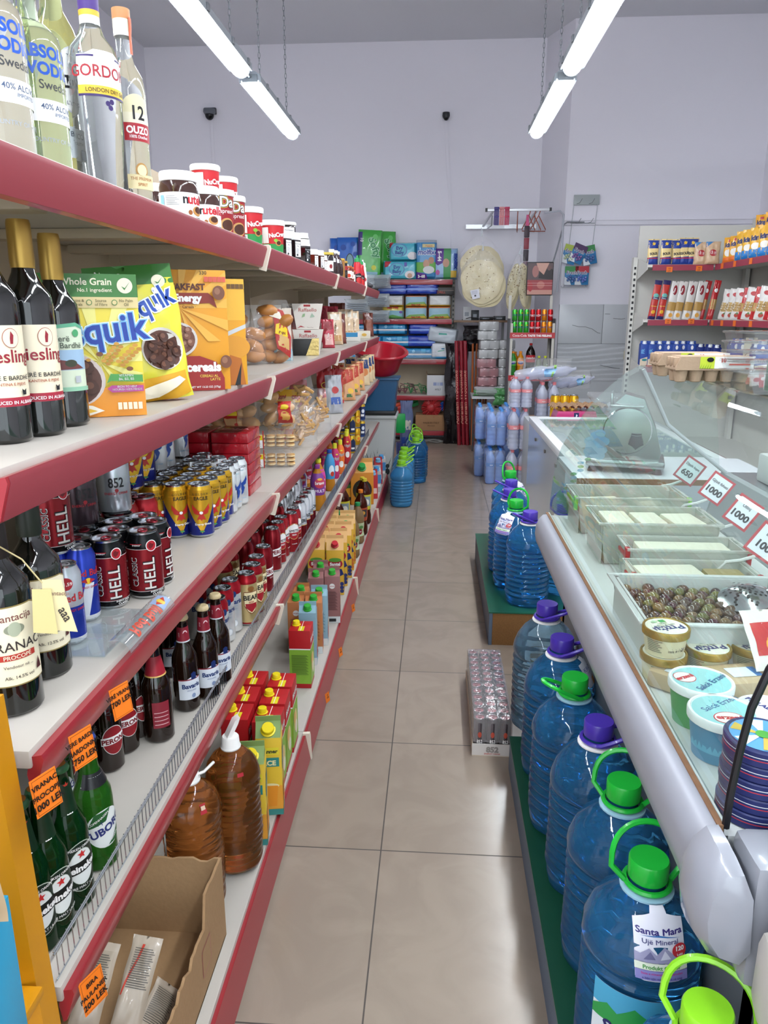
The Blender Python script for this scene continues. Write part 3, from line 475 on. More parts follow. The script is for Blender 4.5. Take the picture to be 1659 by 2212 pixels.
# soft bottles
def soft(key, h, r, liquid, capc, labc=None, txt=None, tc='f0eeea', z0=.35, z1=.7, fill=.86, art2=(), name='drink_bottle', clearm=None, waist=.86, capr=.014, ch=.02, size=None):
    pr = [(r * .78, 0), (r, .012), (r, h * .2), (r * waist, h * .3), (r, h * .42), (r, h * .66), (r * .86, h * .76), (r * .5, h * .86), (capr * .9, h * .91), (capr * .9, h - ch * .6)]
    prints = []
    if labc: prints = [('r', -r * 2.6, h * z0, r * 2.6, h * z1, C(labc))] + list(art2) + ([('t', txt, 0, h * (z0 + z1) / 2 + .0, size or r * .62, C(tc), 0, .04)] if txt else [])
    bottle(key, name, 'drink bottle', pr, liquid, [(capr, h - ch), (capr * 1.05, h - ch * .9), (capr * 1.02, h - .001), (capr * .9, h), (.001, h)], prints, capm=C(capc, .35), seg=24)
juice = mat('orange_juice', 'd08a2a', .12, trans=.3, ior=1.33); icetea = mat('dark_iced_tea', '5a1f0c', .08, trans=.55, ior=1.33); palej = mat('pale_peach_juice', 'a8865c', .12, trans=.45, ior=1.33); colam = mat('dark_cola', '120806', .06); greenj = mat('green_soda', '3aa03a', .1, trans=.4, ior=1.33); limej = mat('clear_soda', 'cfe0c0', .04, trans=.85, ior=1.3)
soft('bravo_purple', .235, .036, juice, '8a3a8c', '7a3a8c', None, art2=[('d', 0, .145, .03, .026, C('c23a4a')), ('t', 'bravo', 0, .138, .023, ww, 0, .03), ('d', 0, .165, .014, .006, C('e0a83a')), ('t', 'MULTI', 0, .098, .02, C('e8d4e8'), 0, .04)], z1=.82, waist=.92)
soft('bravo_pink', .26, .036, juice, 'd8d83a', 'c23a8a', None, art2=[('d', 0, .155, .03, .026, C('c22a3a')), ('t', 'bravo', 0, .149, .023, ww, 0, .03), ('d', 0, .176, .014, .006, C('e0a83a')), ('t', 'PEACH', 0, .11, .02, C('f4e0ea'), 0, .05), ('d', 0, .094, .018, .012, C('f0a060'))], z1=.8, waist=.92)
soft('sport_blue', .235, .03, juice, '2f4fa8', '3f8fc4', None, art2=[('d', 0, .12, .016, .03, C('d8e8f0')), ('d', .004, .1, .012, .014, C('c2402a'))], z0=.3, z1=.9, waist=.9)
for k, c, b in (('vippi_pink', 'c2306a', 'c2306a'), ('vippi_orange', 'e8742a', 'e8742a'), ('vippi_red', 'b82830', 'b82830')):
    soft(k, .215, .027, C(b), 'e0dc3a', c, None, art2=[('t', 'Vippi', 0, .118, .021, ww, .1, .06), ('t', 'Vippi', 0, .118, .021, blk, .1, .01), ('d', .0, .065, .016, .02, C('ecebe4')), ('d', 0, .15, .008, .004, C('e0d03a'))], z0=.15, z1=.78, capr=.013, ch=.04)
soft('icetea_peach', .275, .04, icetea, 'e8802a', 'b04a2a', None, art2=[('r', -.03, .115, .03, .16, C('3a3a3c')), ('d', 0, .14, .016, .012, C('e0a040'))], z0=.33, z1=.62)
soft('icetea_lemon', .29, .04, icetea, 'e0cc3a', 'd8cc3a', None, art2=[('r', -.03, .12, .03, .18, C('8a9aa0')), ('d', 0, .145, .018, .02, C('e8e4d8')), ('d', .0, .112, .012, .008, C('f0e04a'))], z0=.33, z1=.66)
soft('palejuice', .24, .036, palej, '2f9a5a', 'b9c49a', None, art2=[('d', 0, .075, .02, .018, C('8a2030')), ('d', .01, .1, .014, .01, C('5a8a4a')), ('t', 'santal', 0, .071, .011, ww)], z0=.2, z1=.52)
soft('fanta_b_green', .235, .034, greenj, 'e08a2a', '4aa83a', 'FANTA', 'f0eeea', .42, .66, size=.02, art2=[('d', 0, .127, .028, .016, C('2a3f90'))]); soft('fanta_b_orange', .235, .034, mat('orange_soda', 'e0921e', .1, trans=.3, ior=1.33), 'e08a2a', 'e8882a', 'FANTA', 'f0eeea', .42, .66, size=.02, art2=[('d', 0, .127, .028, .016, C('2a3f90'))])
soft('coke_b', .32, .047, colam, 'a81c24', 'a81c24', 'Coca-Cola', 'f0eeea', .42, .64, size=.024, waist=.9); soft('lime_b', .2, .03, limej, 'd0d83a', 'b9cfa4', None, z0=.3, z1=.5)
# ---------------------------------------------------------------- cartons
def carton(key, w, d, h, c, els=(), els_side=(), els_top=(), name='juice_carton', cat='carton', cap=None, gable=0., capx=0, capy=0, capr=.014, fin=None, sidec=None, topc=None):
    """box whose front faces -y; gable > 0 makes a sloped roof; a screw cap sits on it"""
    g = G(); gc = C(topc or c)
    g.box(-w / 2, 0, 0, w / 2, d, h, C(c), .002)
    parts = [('carton', g)]
    if gable:
        q = G(); q.prism([(0, h - .001), (d, h - .001), (d * .52, h + gable), (d * .48, h + gable)], -w / 2 + .001, w / 2 - .001, gc, 'x')
        q.box(-w / 2, d * .48, h + gable - .002, w / 2, d * .52, h + gable + .016, gc); parts.append(('gable_top', q))
    if cap:
        k = G(); T = TR(capx, capy, h + (gable * .45 if gable else 0), 0, (radians(35) if gable > .03 else radians(12)) if gable else 0)
        k.lathe([(capr * 1.25, -.002), (capr * 1.25, .002), (capr, .003), (capr, .016), (capr * .9, .018), (.001, .018)], C(cap, .35), 20, T); parts.append(('screw_cap', k, 'screw cap'))
    if els: parts.append(('front_print', art(list(els), flat(0))))
    if els_side: parts.append(('side_print', art(list(els_side), side(w / 2))))
    if els_top: parts.append(('top_print', art(list(els_top), top(h))))
    KIND[key] = Kind(name, cat, parts)
lines = lambda u0, u1, v0, v1, n, m: [('r', u0, v0 + (v1 - v0) * i / n, u1 - (.004 * ((i * 7) % 3)), v0 + (v1 - v0) * i / n + (v1 - v0) / n * .4, m) for i in range(n)]
RW, RD, RH = .085, .1, .25
carton('bravo2l', RW, RD, RH, 'b81c22', [('r', -RW / 2, .02, RW / 2, .17, C('8ab83a')), ('r', -RW / 2, .168, RW / 2, .173, ww)] + lines(-.033, .033, .06, .15, 20, C('4a6a28')), [('r', 0, .02, RD, .17, C('8ab83a')), ('r', 0, .168, RD, .173, ww), ('t', 'BRAVO', RD / 2, .195, .026, ww, 0, .04), ('d', RD / 2, .1, .03, .04, C('e8d08a')), ('d', RD / 2 + .01, .07, .02, .024, C('f0ead0')), ('d', RD / 2 - .02, .12, .018, .02, C('e0b060'))],
       [('r', -.005, 0, .017, RD * .45, C('e8d82a')), ('r', .004, 0, .006, RD, ww)], cap='f0d820', capx=-.02, capy=.06)
carton('pfanner', .075, .075, .26, 'e6c23a', [('r', -.0375, .02, .0375, .1, C('e8a23a')), ('d', 0, .1, .028, .008, C('f0e4b0')), ('p', [(-.024, .1), (.024, .1), (.019, .03), (-.019, .03)], C('e8952a')), ('r', -.0375, 0, .0375, .02, C('3a8a86')), ('r', -.03, .205, .03, .228, C('e8d83a')), ('t', 'Pfanner', 0, .21, .017, C('2a3a2a'), 0, .04), ('r', -.03, .165, .03, .195, C('2f8a86')), ('t', 'ACE', 0, .17, .022, C('f0e8b0'), 0, .04)],
       [('r', 0, .02, .075, .1, C('e8a23a')), ('r', 0, 0, .075, .02, C('3a8a86')), ('p', [(.008, .15), (.03, .14), (.062, .17), (.066, .21), (.04, .2), (.01, .18)], C('2f7f8c')), ('t', 'Pfanner', .036, .21, .015, C('2a4a2a'), .15, .04), ('t', 'ACE', .038, .168, .014, ww, .2, .04), ('p', [(.012, .1), (.05, .1), (.046, .03), (.016, .03)], C('e8952a'))], gable=.035, cap='f0d820', capy=.018, capr=.018, topc='7f9a5c', name='juice_carton')
for k, c, ink, art_ in (('green_blue', '8fb4c4', '5a7a8a', 'c23a3a'), ('green_orange', 'c27a4a', '7a4a2a', 'c23a2a'), ('green_cocoa', '9a6a68', '5c3a3a', '5a2c20')):
    carton(k, .066, .066, .215, c, [('r', -.033, 0, .033, .03, C('d8dcdc')), ('d', 0, .17, .012, .012, ww), ('t', 'bravo', 0, .167, .009, C('b8303a'))] + lines(-.022, .022, .06, .15, 18, C(ink)) + [('r', -.015, .008, .015, .022, blk)], [('d', .03, .05, .024, .03, C(art_)), ('d', .045, .085, .018, .02, C('e0a45a')), ('t', 'bravo', .033, .16, .016, ww, 0, .03)], gable=.018, cap='3aa83a', capy=.02, capr=.014)
for k, cp, fr_ in (('santal_red', 'c22a34', '23316e'), ('santal_green', '2f9a4a', 'd8742a')):
    carton(k, .078, .07, .215, 'e2b23a', [('d', 0, .15, .034, .024, C('a82030')), ('d', 0, .168, .028, .01, C('5a9a3a')), ('t', 'Santal', 0, .142, .02, ww, 0, .05), ('p', [(-.039, .11), (0, .13), (.03, .125), (.039, .1), (.01, .085), (-.039, .09)], C('1d2f6e'))] + [('d', -.03 + .015 * (i % 5), .02 + .018 * (i // 5), .0085, .009, C(fr_)) for i in range(15)],
           [('d', .012 + .016 * (i % 4), .02 + .018 * (i // 4), .0085, .009, C(fr_)) for i in range(20)] + [('d', .035, .15, .026, .02, C('1d2f6e')), ('d', .035, .165, .018, .01, C('a82030'))], gable=.045, cap=cp, capy=.012, capr=.014, topc='e6b878')
carton('orange_carton', .09, .07, .13, 'd98a2a', [('d', 0, .06, .038, .042, C('2a2418')), ('d', .004, .052, .02, .02, C('e8a02a')), ('d', .0, .078, .02, .008, C('3a6a2a'))], gable=.035, cap='2f9a4a', capy=.015, topc='e6a85a')
carton('red_carton', .05, .05, .13, 'b8323a', [('r', -.02, .03, .02, .06, C('e8c8c0'))], cap='7fb4d4', gable=.015, capy=.014)
carton('grey_carton', .05, .05, .12, 'b9b6b4', [('r', -.025, .05, .025, .1, C('4a8ac0')), ('r', -.02, .03, .02, .045, ww)], cap='4a9ad0', gable=.015, capy=.014)
bl = '2a4a9c'
carton('milk_dream', .06, .06, .17, bl, [('p', [(-.03, 0), (.03, 0), (.03, .075), (-.03, .055)], C('d8c8b0')), ('t', 'FR', 0, .115, .034, C('6aa8d8'), pi / 2, .04), ('d', .004, .05, .02, .01, C('3a8a8c'))], cap='e8ecf0', capy=.02, gable=.008, name='milk_carton')
carton('milk_euro', .066, .06, .17, bl, [('d', 0, .145, .01, .016, ww), ('p', [(-.033, 0), (.033, 0), (.033, .06), (-.033, .05)], ww), ('t', 'LYRA', 0, .07, .022, ww, .05, .06), ('t', 'LYRA', 0, .03, .018, C(bl), 0, .05)], cap='e8ecf0', capy=.02, gable=.008, name='milk_carton')
carton('milk_navy', .06, .06, .15, '1f2f78', [('d', 0, .08, .026, .02, ww), ('d', 0, .078, .02, .014, C('2a5ac0'))], cap='e8ecf0', capy=.02, gable=.008, name='milk_carton')
carton('milk_cream', .066, .06, .18, 'cfc6ae', [('d', 0, .09, .022, .028, C('8a7a5c')), ('d', 0, .09, .018, .022, C('e0d8c4'))], cap='e8ecf0', capy=.02, gable=.008, name='milk_carton')
# ---------------------------------------------------------------- jars and tubs
def jar(key, r, h, body, capc, caph=.016, prints=(), glassm=None, name='jar', cat='jar', cr=1.0, neck=True, seg=28, taper=1.0):
    g = G(); b = body if not isinstance(body, str) else C(body)
    pr = [(r * taper * .95, 0), (r * taper, .004), (r, h - caph - .012), (r * .93, h - caph - .003), (r * .9, h - caph)] if neck else [(r * taper * .98, 0), (r * taper, .003), (r, h - caph)]
    g.lathe(pr, b, seg); c = G(); q = r * cr
    c.lathe([(q * .97, h - caph), (q * 1.02, h - caph + .001), (q * 1.03, h - .004), (q * .98, h), (.001, h)], C(capc, .38), seg)
    ps = [('jar' if neck else 'tub', g), ('lid', c)]
    if prints: ps.append(('label', art(list(prints), cyl(r, [(p[0] + .0003, p[1]) for p in pr]), .006)))
    KIND[key] = Kind(name, cat, ps)
nutb = mat('hazelnut_spread', '3a1c12', .12, coat=.6)
def nut(key, r, h): jar(key, r, h, nutb, 'f0eeee', h * .2, [('r', -r * 2.4, h * .07, r * 2.4, h * .56, ww), ('t', 'n', -r * .62, h * .34, h * .27, blk, 0, .03), ('t', 'utella', r * .18, h * .34, h * .27, C('c4202c'), 0, .03), ('d', r * .1, h * .2, r * .35, h * .1, C('c08a4a')), ('d', r * .15, h * .22, r * .26, h * .07, C('4a2414')), ('d', -r * .4, h * .16, r * .12, h * .05, C('9a5a2a'))] + [('r', -r * 2.0, h * .12, -r * 1.75, h * .5, C('8fc4e0'))] + lines(-r * 1.6, -r * .95, h * .3, h * .5, 6, C('9a9a9c')), name='spread_jar', cr=.93)
nut('nutella', .042, .1); nut('nutella_tall', .037, .098)
jar('da_spread', .037, .115, '9c1f28', 'ecebe8', .016, [('t', 'Da', .002, .072, .036, C('d8b83a'), 0, .1), ('t', 'Da', .002, .072, .036, blk, 0, .07), ('t', 'Da', .002, .072, .036, ww, 0, .02), ('t', 'spread', .002, .056, .015, C('e8d8d4')), ('d', .002, .026, .022, .018, C('c89a5a')), ('d', .004, .026, .018, .014, C('4a2414'))], name='spread_tub', neck=False, taper=.88, cr=1.04)
def nucr(key, r, h): jar(key, r, h, 'c02028', 'f0f0ee', .018, [('r', -r * 2.6, 0.004, r * 2.6, h * .3, C('2a8a44')), ('r', -r * 1.2, 0.006, -r * .55, h * .28, ww), ('r', -r * 1.2, h * .32, -r * .55, h * .78, C('d8d4d0')), ('t', 'NuCrema', r * .45, h * .52, h * .17, ww, .12, .04), ('d', r * .35, h * .33, r * .3, h * .09, C('c08a4a')), ('d', r * .38, h * .33, r * .22, h * .06, C('4a2414')), ('d', r * .1, h * .4, r * .18, h * .05, C('7ab83a'))] + [('r', -r * (1.15 - .08 * i), .01, -r * (1.12 - .08 * i), h * .26, blk) for i in range(7)], name='spread_tub', neck=False, taper=.86, cr=1.06)
nucr('nucrema', .042, .115)
jam = mat('dark_fig_jam', '1a0a0e', .08, coat=.8); cl = C('dcdcda', .3)
def hexjar(key, r, h, body, lidc, blab=False, name='jam_jar'):
    g = G(); g.lathe([(r * .95, 0), (r, .004), (r, h * .74, cl), (r, h * .82, cl), (r * .8, h * .88, cl)], body, 6, smooth=False); c = G(); c.lathe([(r * .86, h * .84), (r * .92, h * .85), (r * .92, h), (.001, h)], C(lidc), 6 if lidc == 'd8d8d6' else 24, smooth=False)
    u = r * .42; v = r * .88; m = blk if blab else ww; t = C('e8e8e8') if blab else C('3a3a3c')
    P = lambda a, b, o: TR(0, 0, 0, radians(30)) @ Vector((a, -(r * cos(pi / 6) + .0006 + o), b))
    d = art([('r', -u, h * .15, u, h * .68, m), ('t', 'Marmelatë', 0, h * .58, h * .07, t), ('t', 'Fiku', 0, h * .5, h * .07, t)] + lines(-u * .8, u * .7, h * .28, h * .46, 6, C('9a9a9c')) + [('r', -u * .7, h * .18, -u * .1, h * .25, t)], P)
    KIND[key] = Kind(name, 'jar', [('jar', g), ('lid', c), ('label', d)])
hexjar('fig_hex', .036, .11, jam, 'd8d8d6'); hexjar('fig_black', .034, .11, jam, 'd8d8d6', True); hexjar('fig_small', .028, .095, mat('amber_jam', '4a1c14', .08, coat=.8), 'd8d8d6')
jar('fig_big', .044, .11, jam, 'eeeeec', .014, [('r', -.03, .012, .03, .085, ww), ('t', 'Marmelatë', 0, .068, .011, C('3a3a3c')), ('t', 'Fiku', 0, .056, .011, C('3a3a3c')), ('r', -.024, .016, -.006, .024, blk)] + lines(-.024, .016, .028, .05, 6, C('9a9a9c')), name='jam_jar', cr=1.04)
jar('gold_lid_jar', .034, .125, jam, 'b8a03a', .014, [('r', -.03, .025, .03, .08, ww), ('d', .01, .05, .01, .012, C('8a2a30'))], name='preserve_jar')
jar('olive_jar', .03, .115, mat('dark_olives', '1c1612', .1, coat=.8), 'b8923a', .013, [('r', -.03, .06, .03, .085, C('9c2a30')), ('r', -.03, .03, .03, .05, C('3a3432'))], name='preserve_jar')
jar('pepper_jar', .03, .095, mat('pickled_peppers', '7a2a1c', .1, coat=.8), 'b8602a', .012, [('r', -.028, .02, .028, .065, C('e8e4dc')), ('d', 0, .035, .014, .012, C('c83a1c'))], name='preserve_jar')
jar('honey_jar', .03, .12, mat('honey', 'b8803a', .1, trans=.3, coat=.8), 'c8a03a', .012, [], name='honey_jar')
bottle('syrup', 'syrup_bottle', 'bottle', [(.022, 0), (.034, .02), (.036, .06), (.028, .1), (.014, .125), (.013, .14)], mat('dark_syrup', '2c0f12', .08, coat=.8), [(.015, .133), (.016, .15), (.001, .15)], [('r', -.02, .08, .02, .1, ww)], capm=wht)
def squeeze(key, bc, cc, prints):
    bottle(key, 'ketchup_bottle', 'bottle', [(.03, 0), (.034, .005), (.034, .09), (.03, .11), (.026, .13), (.026, .15), (.018, .165)], C(bc, .3), [(.022, .163), (.021, .185), (.008, .19), (.003, .21), (.001, .21)], prints, capm=C(cc), seg=24)
squeeze('ketchup', 'b8202a', '2a8a4a', [('p', [(-.03, .02), (.03, .02), (.03, .07), (.01, .085), (-.03, .075)], blk), ('d', .004, .035, .022, .02, C('c02a2a')), ('t', 'ketchup', 0, .06, .011, ww)]); squeeze('mayo', 'e8e4dc', 'e8e8e8', [('d', 0, .06, .022, .016, C('b8303a'))])
# ---------------------------------------------------------------- bags, packs, trays
clearbag = film('clear_bag', 'ffffff', .06, .12, 1.2, .6, 30); cloudbag = film('cloudy_bag', 'eef2f4', .35, .2, 1.5, .5, 25)
def surf(w, h, d, gus=.0, sh=.35, wr=.0, sd=0, pinch=0.):
    """front/back surface of a filled bag: (s, t, side) -> point; base at z 0"""
    def f(s, t, k, o=0):
        a = max(0., 1 - abs(s) ** 3) ** .55
        b = (min(1, t / .1 + .25) ** .5 if gus else max(0., min(1., t * 3.2)) ** .5) * max(0., min(1., (1 - t) * (1.35 if gus else 3.2))) ** (.75 if gus else .5)
        th = d / 2 * a * b
        n = wr * noise.noise(Vector((s * 2.3 + sd, t * 5 + sd, k * 3.))) + wr * .5 * noise.noise(Vector((s * 6, t * 11 + sd, k * 7.)))
        x = s * w / 2 * (1 - .06 * sin(pi * t) - pinch * max(0, t - .75) * 4) + wr * .8 * noise.noise(Vector((sd, t * 4, s)))
        return Vector((x, -k * (th + o) + n * min(1, a * 2), t * h))
    return f
def bagG(f, m, nx=14, nz=20, bands=None):
    g = G()
    for k in (1, -1):
        vs = [f(-1 + 2 * i / nx, j / nz, k) for j in range(nz + 1) for i in range(nx + 1)]
        for j in range(nz):
            mm = m
            if bands:
                for z, q in bands:
                    if j / nz >= z: mm = q
            g.add([vs[j * (nx + 1) + i] for i in range(nx + 1)] + [vs[(j + 1) * (nx + 1) + i] for i in range(nx + 1)], [(i, i + 1, nx + 2 + i, nx + 1 + i) for i in range(nx)], mm, True)
    return g
def bag(key, w, h, d, m, els=(), name='snack_bag', cat='bag', gus=1, wr=.006, sd=0, bands=None, contents=None, pinch=0., elsb=()):
    f = surf(w, h, d, gus, wr=wr, sd=sd, pinch=pinch)
    if isinstance(m, str): m = mat('foil_' + m, m, .28, coat=.3)
    if bands: bands = [(z, mat('foil_' + q, q, .28, coat=.3) if isinstance(q, str) else q) for z, q in bands]
    ps = [('bag', bagG(f, m, bands=bands))]
    mp = lambda u, v, o: f(max(-1, min(1, u / (w / 2))), max(0, min(1, v / h)), 1, o)
    if els: ps.append(('print', art([e for e in els], mp, w / 10, .0009, .0003, h / 18)))
    if contents: ps += contents
    KIND[key] = Kind(name, cat, ps)
def rolls(n, w, h, d, r, sd, m, nm='bread_roll'):
    rnd = random.Random(sd); out = []; cols = max(1, int(w / (r * 1.7))); 
    for i in range(n):
        c = i % cols; q = i // cols; x = -w / 2 + w * (c + .5) / cols + rnd.uniform(-.2, .2) * r; z = r * .75 + q * r * 1.25 + rnd.uniform(0, .2) * r; g = G()
        g.ell((0, 0, 0), (r * 1.25, r * .8, r * .72), m, 14, TR(x, rnd.uniform(-.3, .1) * d, z, rnd.uniform(-.6, .6), 0, rnd.uniform(-.8, .8)), .12, i + sd); out.append((nm, g))
    return out
bread = mat('baked_crust', 'b87a3c', .45, var=.25, bscale=30, coat=.2); bread2 = mat('pale_bun', 'c99a62', .45, var=.15, bscale=30, coat=.2); bisc = mat('biscuit_dough', 'c89a5c', .6, var=.2, bscale=60); cream_b = mat('cream_filling', 'e8d0a0', .6)
bag('bread_bag', .15, .24, .1, clearbag, [('p', [(.0, .06), (.05, .02), (.06, .1), (.035, .2), (-.01, .215)], C('a8281e')), ('p', [(.006, .07), (.046, .05), (.05, .1), (.03, .16), (.005, .15)], C('c8a060')), ('p', [(-.004, .115), (.046, .1), (.05, .13), (.03, .155), (.0, .15)], C('e8c81e')), ('d', .02, .142, .016, .009, C('c22a1e')), ('t', 'PAN', .024, .112, .014, C('7a2a1e'), -.2, .04), ('p', [(-.02, .18), (.025, .165), (.02, .195), (-.02, .205)], C('e4dccc'))], 'bread_bag', wr=.008, sd=2, contents=rolls(9, .12, .18, .05, .034, 3, bread), pinch=.3)
bag('bread_bag_low', .15, .2, .1, clearbag, [('p', [(-.055, .05), (-.035, .03), (-.03, .12), (-.05, .15)], C('c22a1e')), ('r', -.05, .085, -.02, .1, C('e8c81e'))], 'bread_bag', wr=.009, sd=5, contents=rolls(7, .12, .16, .05, .034, 8, bread), pinch=.4)
bag('bun_bag', .2, .12, .12, clearbag, [('r', -.03, .005, .02, .105, C('b8281e')), ('r', -.028, .01, .018, .05, C('c8a070')), ('r', -.028, .06, .018, .075, C('e8c81e')), ('r', -.028, .076, .018, .1, C('dcd4c4'))], 'bun_bag', wr=.008, sd=7, contents=rolls(8, .17, .1, .06, .032, 5, bread2, 'bun'), gus=0)
bag('bun_bag_red', .17, .11, .1, clearbag, [('r', .0, .01, .055, .095, C('b8281e')), ('d', .028, .04, .02, .02, C('d8a04a')), ('d', .028, .075, .02, .01, C('e8c81e'))], 'bun_bag', wr=.008, sd=9, contents=rolls(5, .12, .08, .06, .03, 6, bread2, 'bun'), gus=0)
def sticks(n, w, h, sd, L=.05):
    rnd = random.Random(sd); out = []
    for i in range(n):
        g = G(); T = TR(rnd.uniform(-.42, .42) * w, rnd.uniform(-.3, .3) * .05 - .015, rnd.uniform(.08, .85) * h, rnd.uniform(-.5, .5), rnd.uniform(-.4, .4), rnd.uniform(-1.2, 1.2))
        g.box(-L / 2, -.007, -.006, L / 2, .007, .006, bisc, .004, T); out.append(('biscuit', g))
    return out
bag('biscuit_sack', .24, .27, .13, clearbag, [('r', -.12, .16, .06, .21, C('e0a82a')), ('t', 'RUDINI', -.088, .18, .017, C('2b3470'), 0, .03), ('t', 'Biskota çaji', .0, .174, .027, C('a8281e'), 0, .05)], 'biscuit_bag', wr=.008, sd=12, contents=sticks(58, .22, .27, 4), pinch=.15)
bag('biscuit_sack_square', .17, .22, .11, clearbag, [('r', -.085, .05, -.03, .1, C('b8381e')), ('r', -.08, .06, -.035, .075, C('e8b83a'))], 'biscuit_bag', wr=.008, sd=14, contents=sticks(34, .15, .22, 9, .045), pinch=.15)
def clam():
    b = G(); b.prism([(-.085, .004), (-.075, 0), (.075, 0), (.085, .004), (.095, .062), (-.095, .062)], 0, .12, film('clear_tray', 'ffffff', .05, .06, 1.1, .2, 60), 'y')
    for i in range(9): b.tube([(-.075 + i * .019, -.001, .01), (-.078 + i * .0195, -.001, .058)], .0015, film('clear_tray', 'fbfcff'), 4)
    l = G(); l.prism([(-.1, .06), (.1, .06), (.1, .066), (.085, .078), (-.085, .078), (-.1, .066)], -.004, .124, film('clear_tray', 'fbfcff'), 'y'); out = [('tray', b), ('tray_lid', l, 'clear plastic lid')]
    for i in range(4):
        for k in range(3):
            g = G(); T = TR(-.055 + .048 * i, .03, .014 + k * .017); g.lathe([(.019, -.007), (.022, -.004, cream_b), (.022, .001, bisc), (.0205, .006)], bisc, 22, T, rad=lambda r, z, a: r * (1 + .05 * sin(11 * a))); out.append(('biscuit', g))
    lb = art([('r', -.095, .004, -.04, .058, ww), ('r', -.093, .036, -.042, .056, C('e8d01e')), ('d', -.068, .05, .018, .007, C('c22a1e'))] + lines(-.088, -.05, .01, .03, 6, C('9a9a9c')) + [('r', -.041, .0, -.036, .075, C('b8281e'))], flat(-.003)); out.append(('label', lb)); return out
KIND['clam'] = Kind('biscuit_tray', 'biscuit tray', clam())
# chocolate-coloured boxes with foil wrap
def redbox():
    g = G(); g.box(-.06, 0, 0, .06, .16, .034, mat('red_foil_box', 'a81220', .25, coat=.5, bump=.5, bscale=50), .004)
    return [('box', g), ('print', art([('r', -.045, .03, .045, .05, C('7a1a1a')), ('t', 'DANA', 0, .07, .032, C('d88a8a'), 0, .03), ('d', .0, .12, .03, .02, C('7c2c1c'))], top(.034)))]
KIND['redbox'] = Kind('wafer_box', 'box', redbox())
def raff(h2=.11):
    g = G(); w, d, h = .13, .05, h2; k = .018
    g.add([(-w / 2 + k, 0, 0), (w / 2 - k, 0, 0), (w / 2 - k, d, 0), (-w / 2 + k, d, 0), (-w / 2, -.006, h), (w / 2, -.006, h), (w / 2, d + .006, h), (-w / 2, d + .006, h)], [(3, 2, 1, 0), (4, 5, 6, 7), (0, 1, 5, 4), (1, 2, 6, 5), (2, 3, 7, 6), (3, 0, 4, 7)], C('e6ddd2'))
    F = lambda u, v, o: Vector((u, -.006 * v / h - o, v))
    return [('box', g), ('front_print', art([('r', -.016, h - .013, .012, h - .004, C('a82a2e')), ('t', 'Raffaello', 0, h - .034, .0225, C('b8423e'), 0, .0), ('p', [(-.025, .05), (-.012, .055), (-.01, .068), (-.02, .066)], C('9ab88a')), ('p', [(.01, .05), (.03, .054), (.018, .07)], C('a9c0a8')), ('p', [(-.045, .004), (-.03, .016), (-.012, .008), (-.03, .01)], C('b8303a')), ('t', 'Merci Due', .01, .006, .006, C('b09a94'))], F)),
            ('side_print', art([('t', 'Raffaello', d / 2, .05, .018, C('b8423e'), pi / 2)], lambda u, v, o: Vector((w / 2 - k + k * v / h + .0008 + o, u, v))))]
KIND['raff'] = Kind('praline_box', 'box', raff())
def box(key, w, d, h, c, els=(), els_side=(), els_top=(), name='cardboard_box', cat='box', b=.0015, m=None):
    g = G(); g.box(-w / 2, 0, 0, w / 2, d, h, m or C(c), b); ps = [('box', g)]
    if els: ps.append(('front_print', art(list(els), flat(0))))
    if els_side: ps.append(('side_print', art(list(els_side), side(w / 2))))
    if els_top: ps.append(('top_print', art(list(els_top), top(h))))
    KIND[key] = Kind(name, cat, ps)
yel = C('e8d84a'); balls = lambda cx, cz, n, s, m1, m2, R=.03: [e for i in range(n) for a, q in ((i * 2.4, sqrt((i + .5) / n) * R),) for e in (('d', cx + q * cos(a), cz + q * sin(a), s, s, m1), ('d', cx + q * cos(a) - s * .2, cz + q * sin(a) + s * .25, s * .55, s * .5, m2))]
ck1, ck2 = C('4a2a1e'), C('6e4634')
wheat = lambda u, v, a, s=1.: [e for i in range(6) for e in (('d', u + (i * .007 * cos(a) - .004 * sin(a)) * s, v + (i * .007 * sin(a) + .004 * cos(a)) * s, .0042 * s, .0028 * s, C('c8923a')), ('d', u + (i * .007 * cos(a) + .004 * sin(a)) * s, v + (i * .007 * sin(a) - .004 * cos(a)) * s, .0042 * s, .0028 * s, C('b8822e')))]
def rays(u0, v0, n, R, m, box_):
    x0, z0, x1, z1 = box_; out = []
    for i in range(n):
        a0 = 2 * pi * i / n; a1 = a0 + pi / n * .9; P = [(u0, v0)]
        for a in (a0, a1):
            t = min([(x1 - u0) / cos(a) if cos(a) > 1e-6 else 9, (x0 - u0) / cos(a) if cos(a) < -1e-6 else 9, (z1 - v0) / sin(a) if sin(a) > 1e-6 else 9, (z0 - v0) / sin(a) if sin(a) < -1e-6 else 9]); P.append((u0 + t * cos(a) * .999, v0 + t * sin(a) * .999))
        out.append(('p', P, m))
    return out
grnb = C('3f7a38'); ora = C('e8952a')
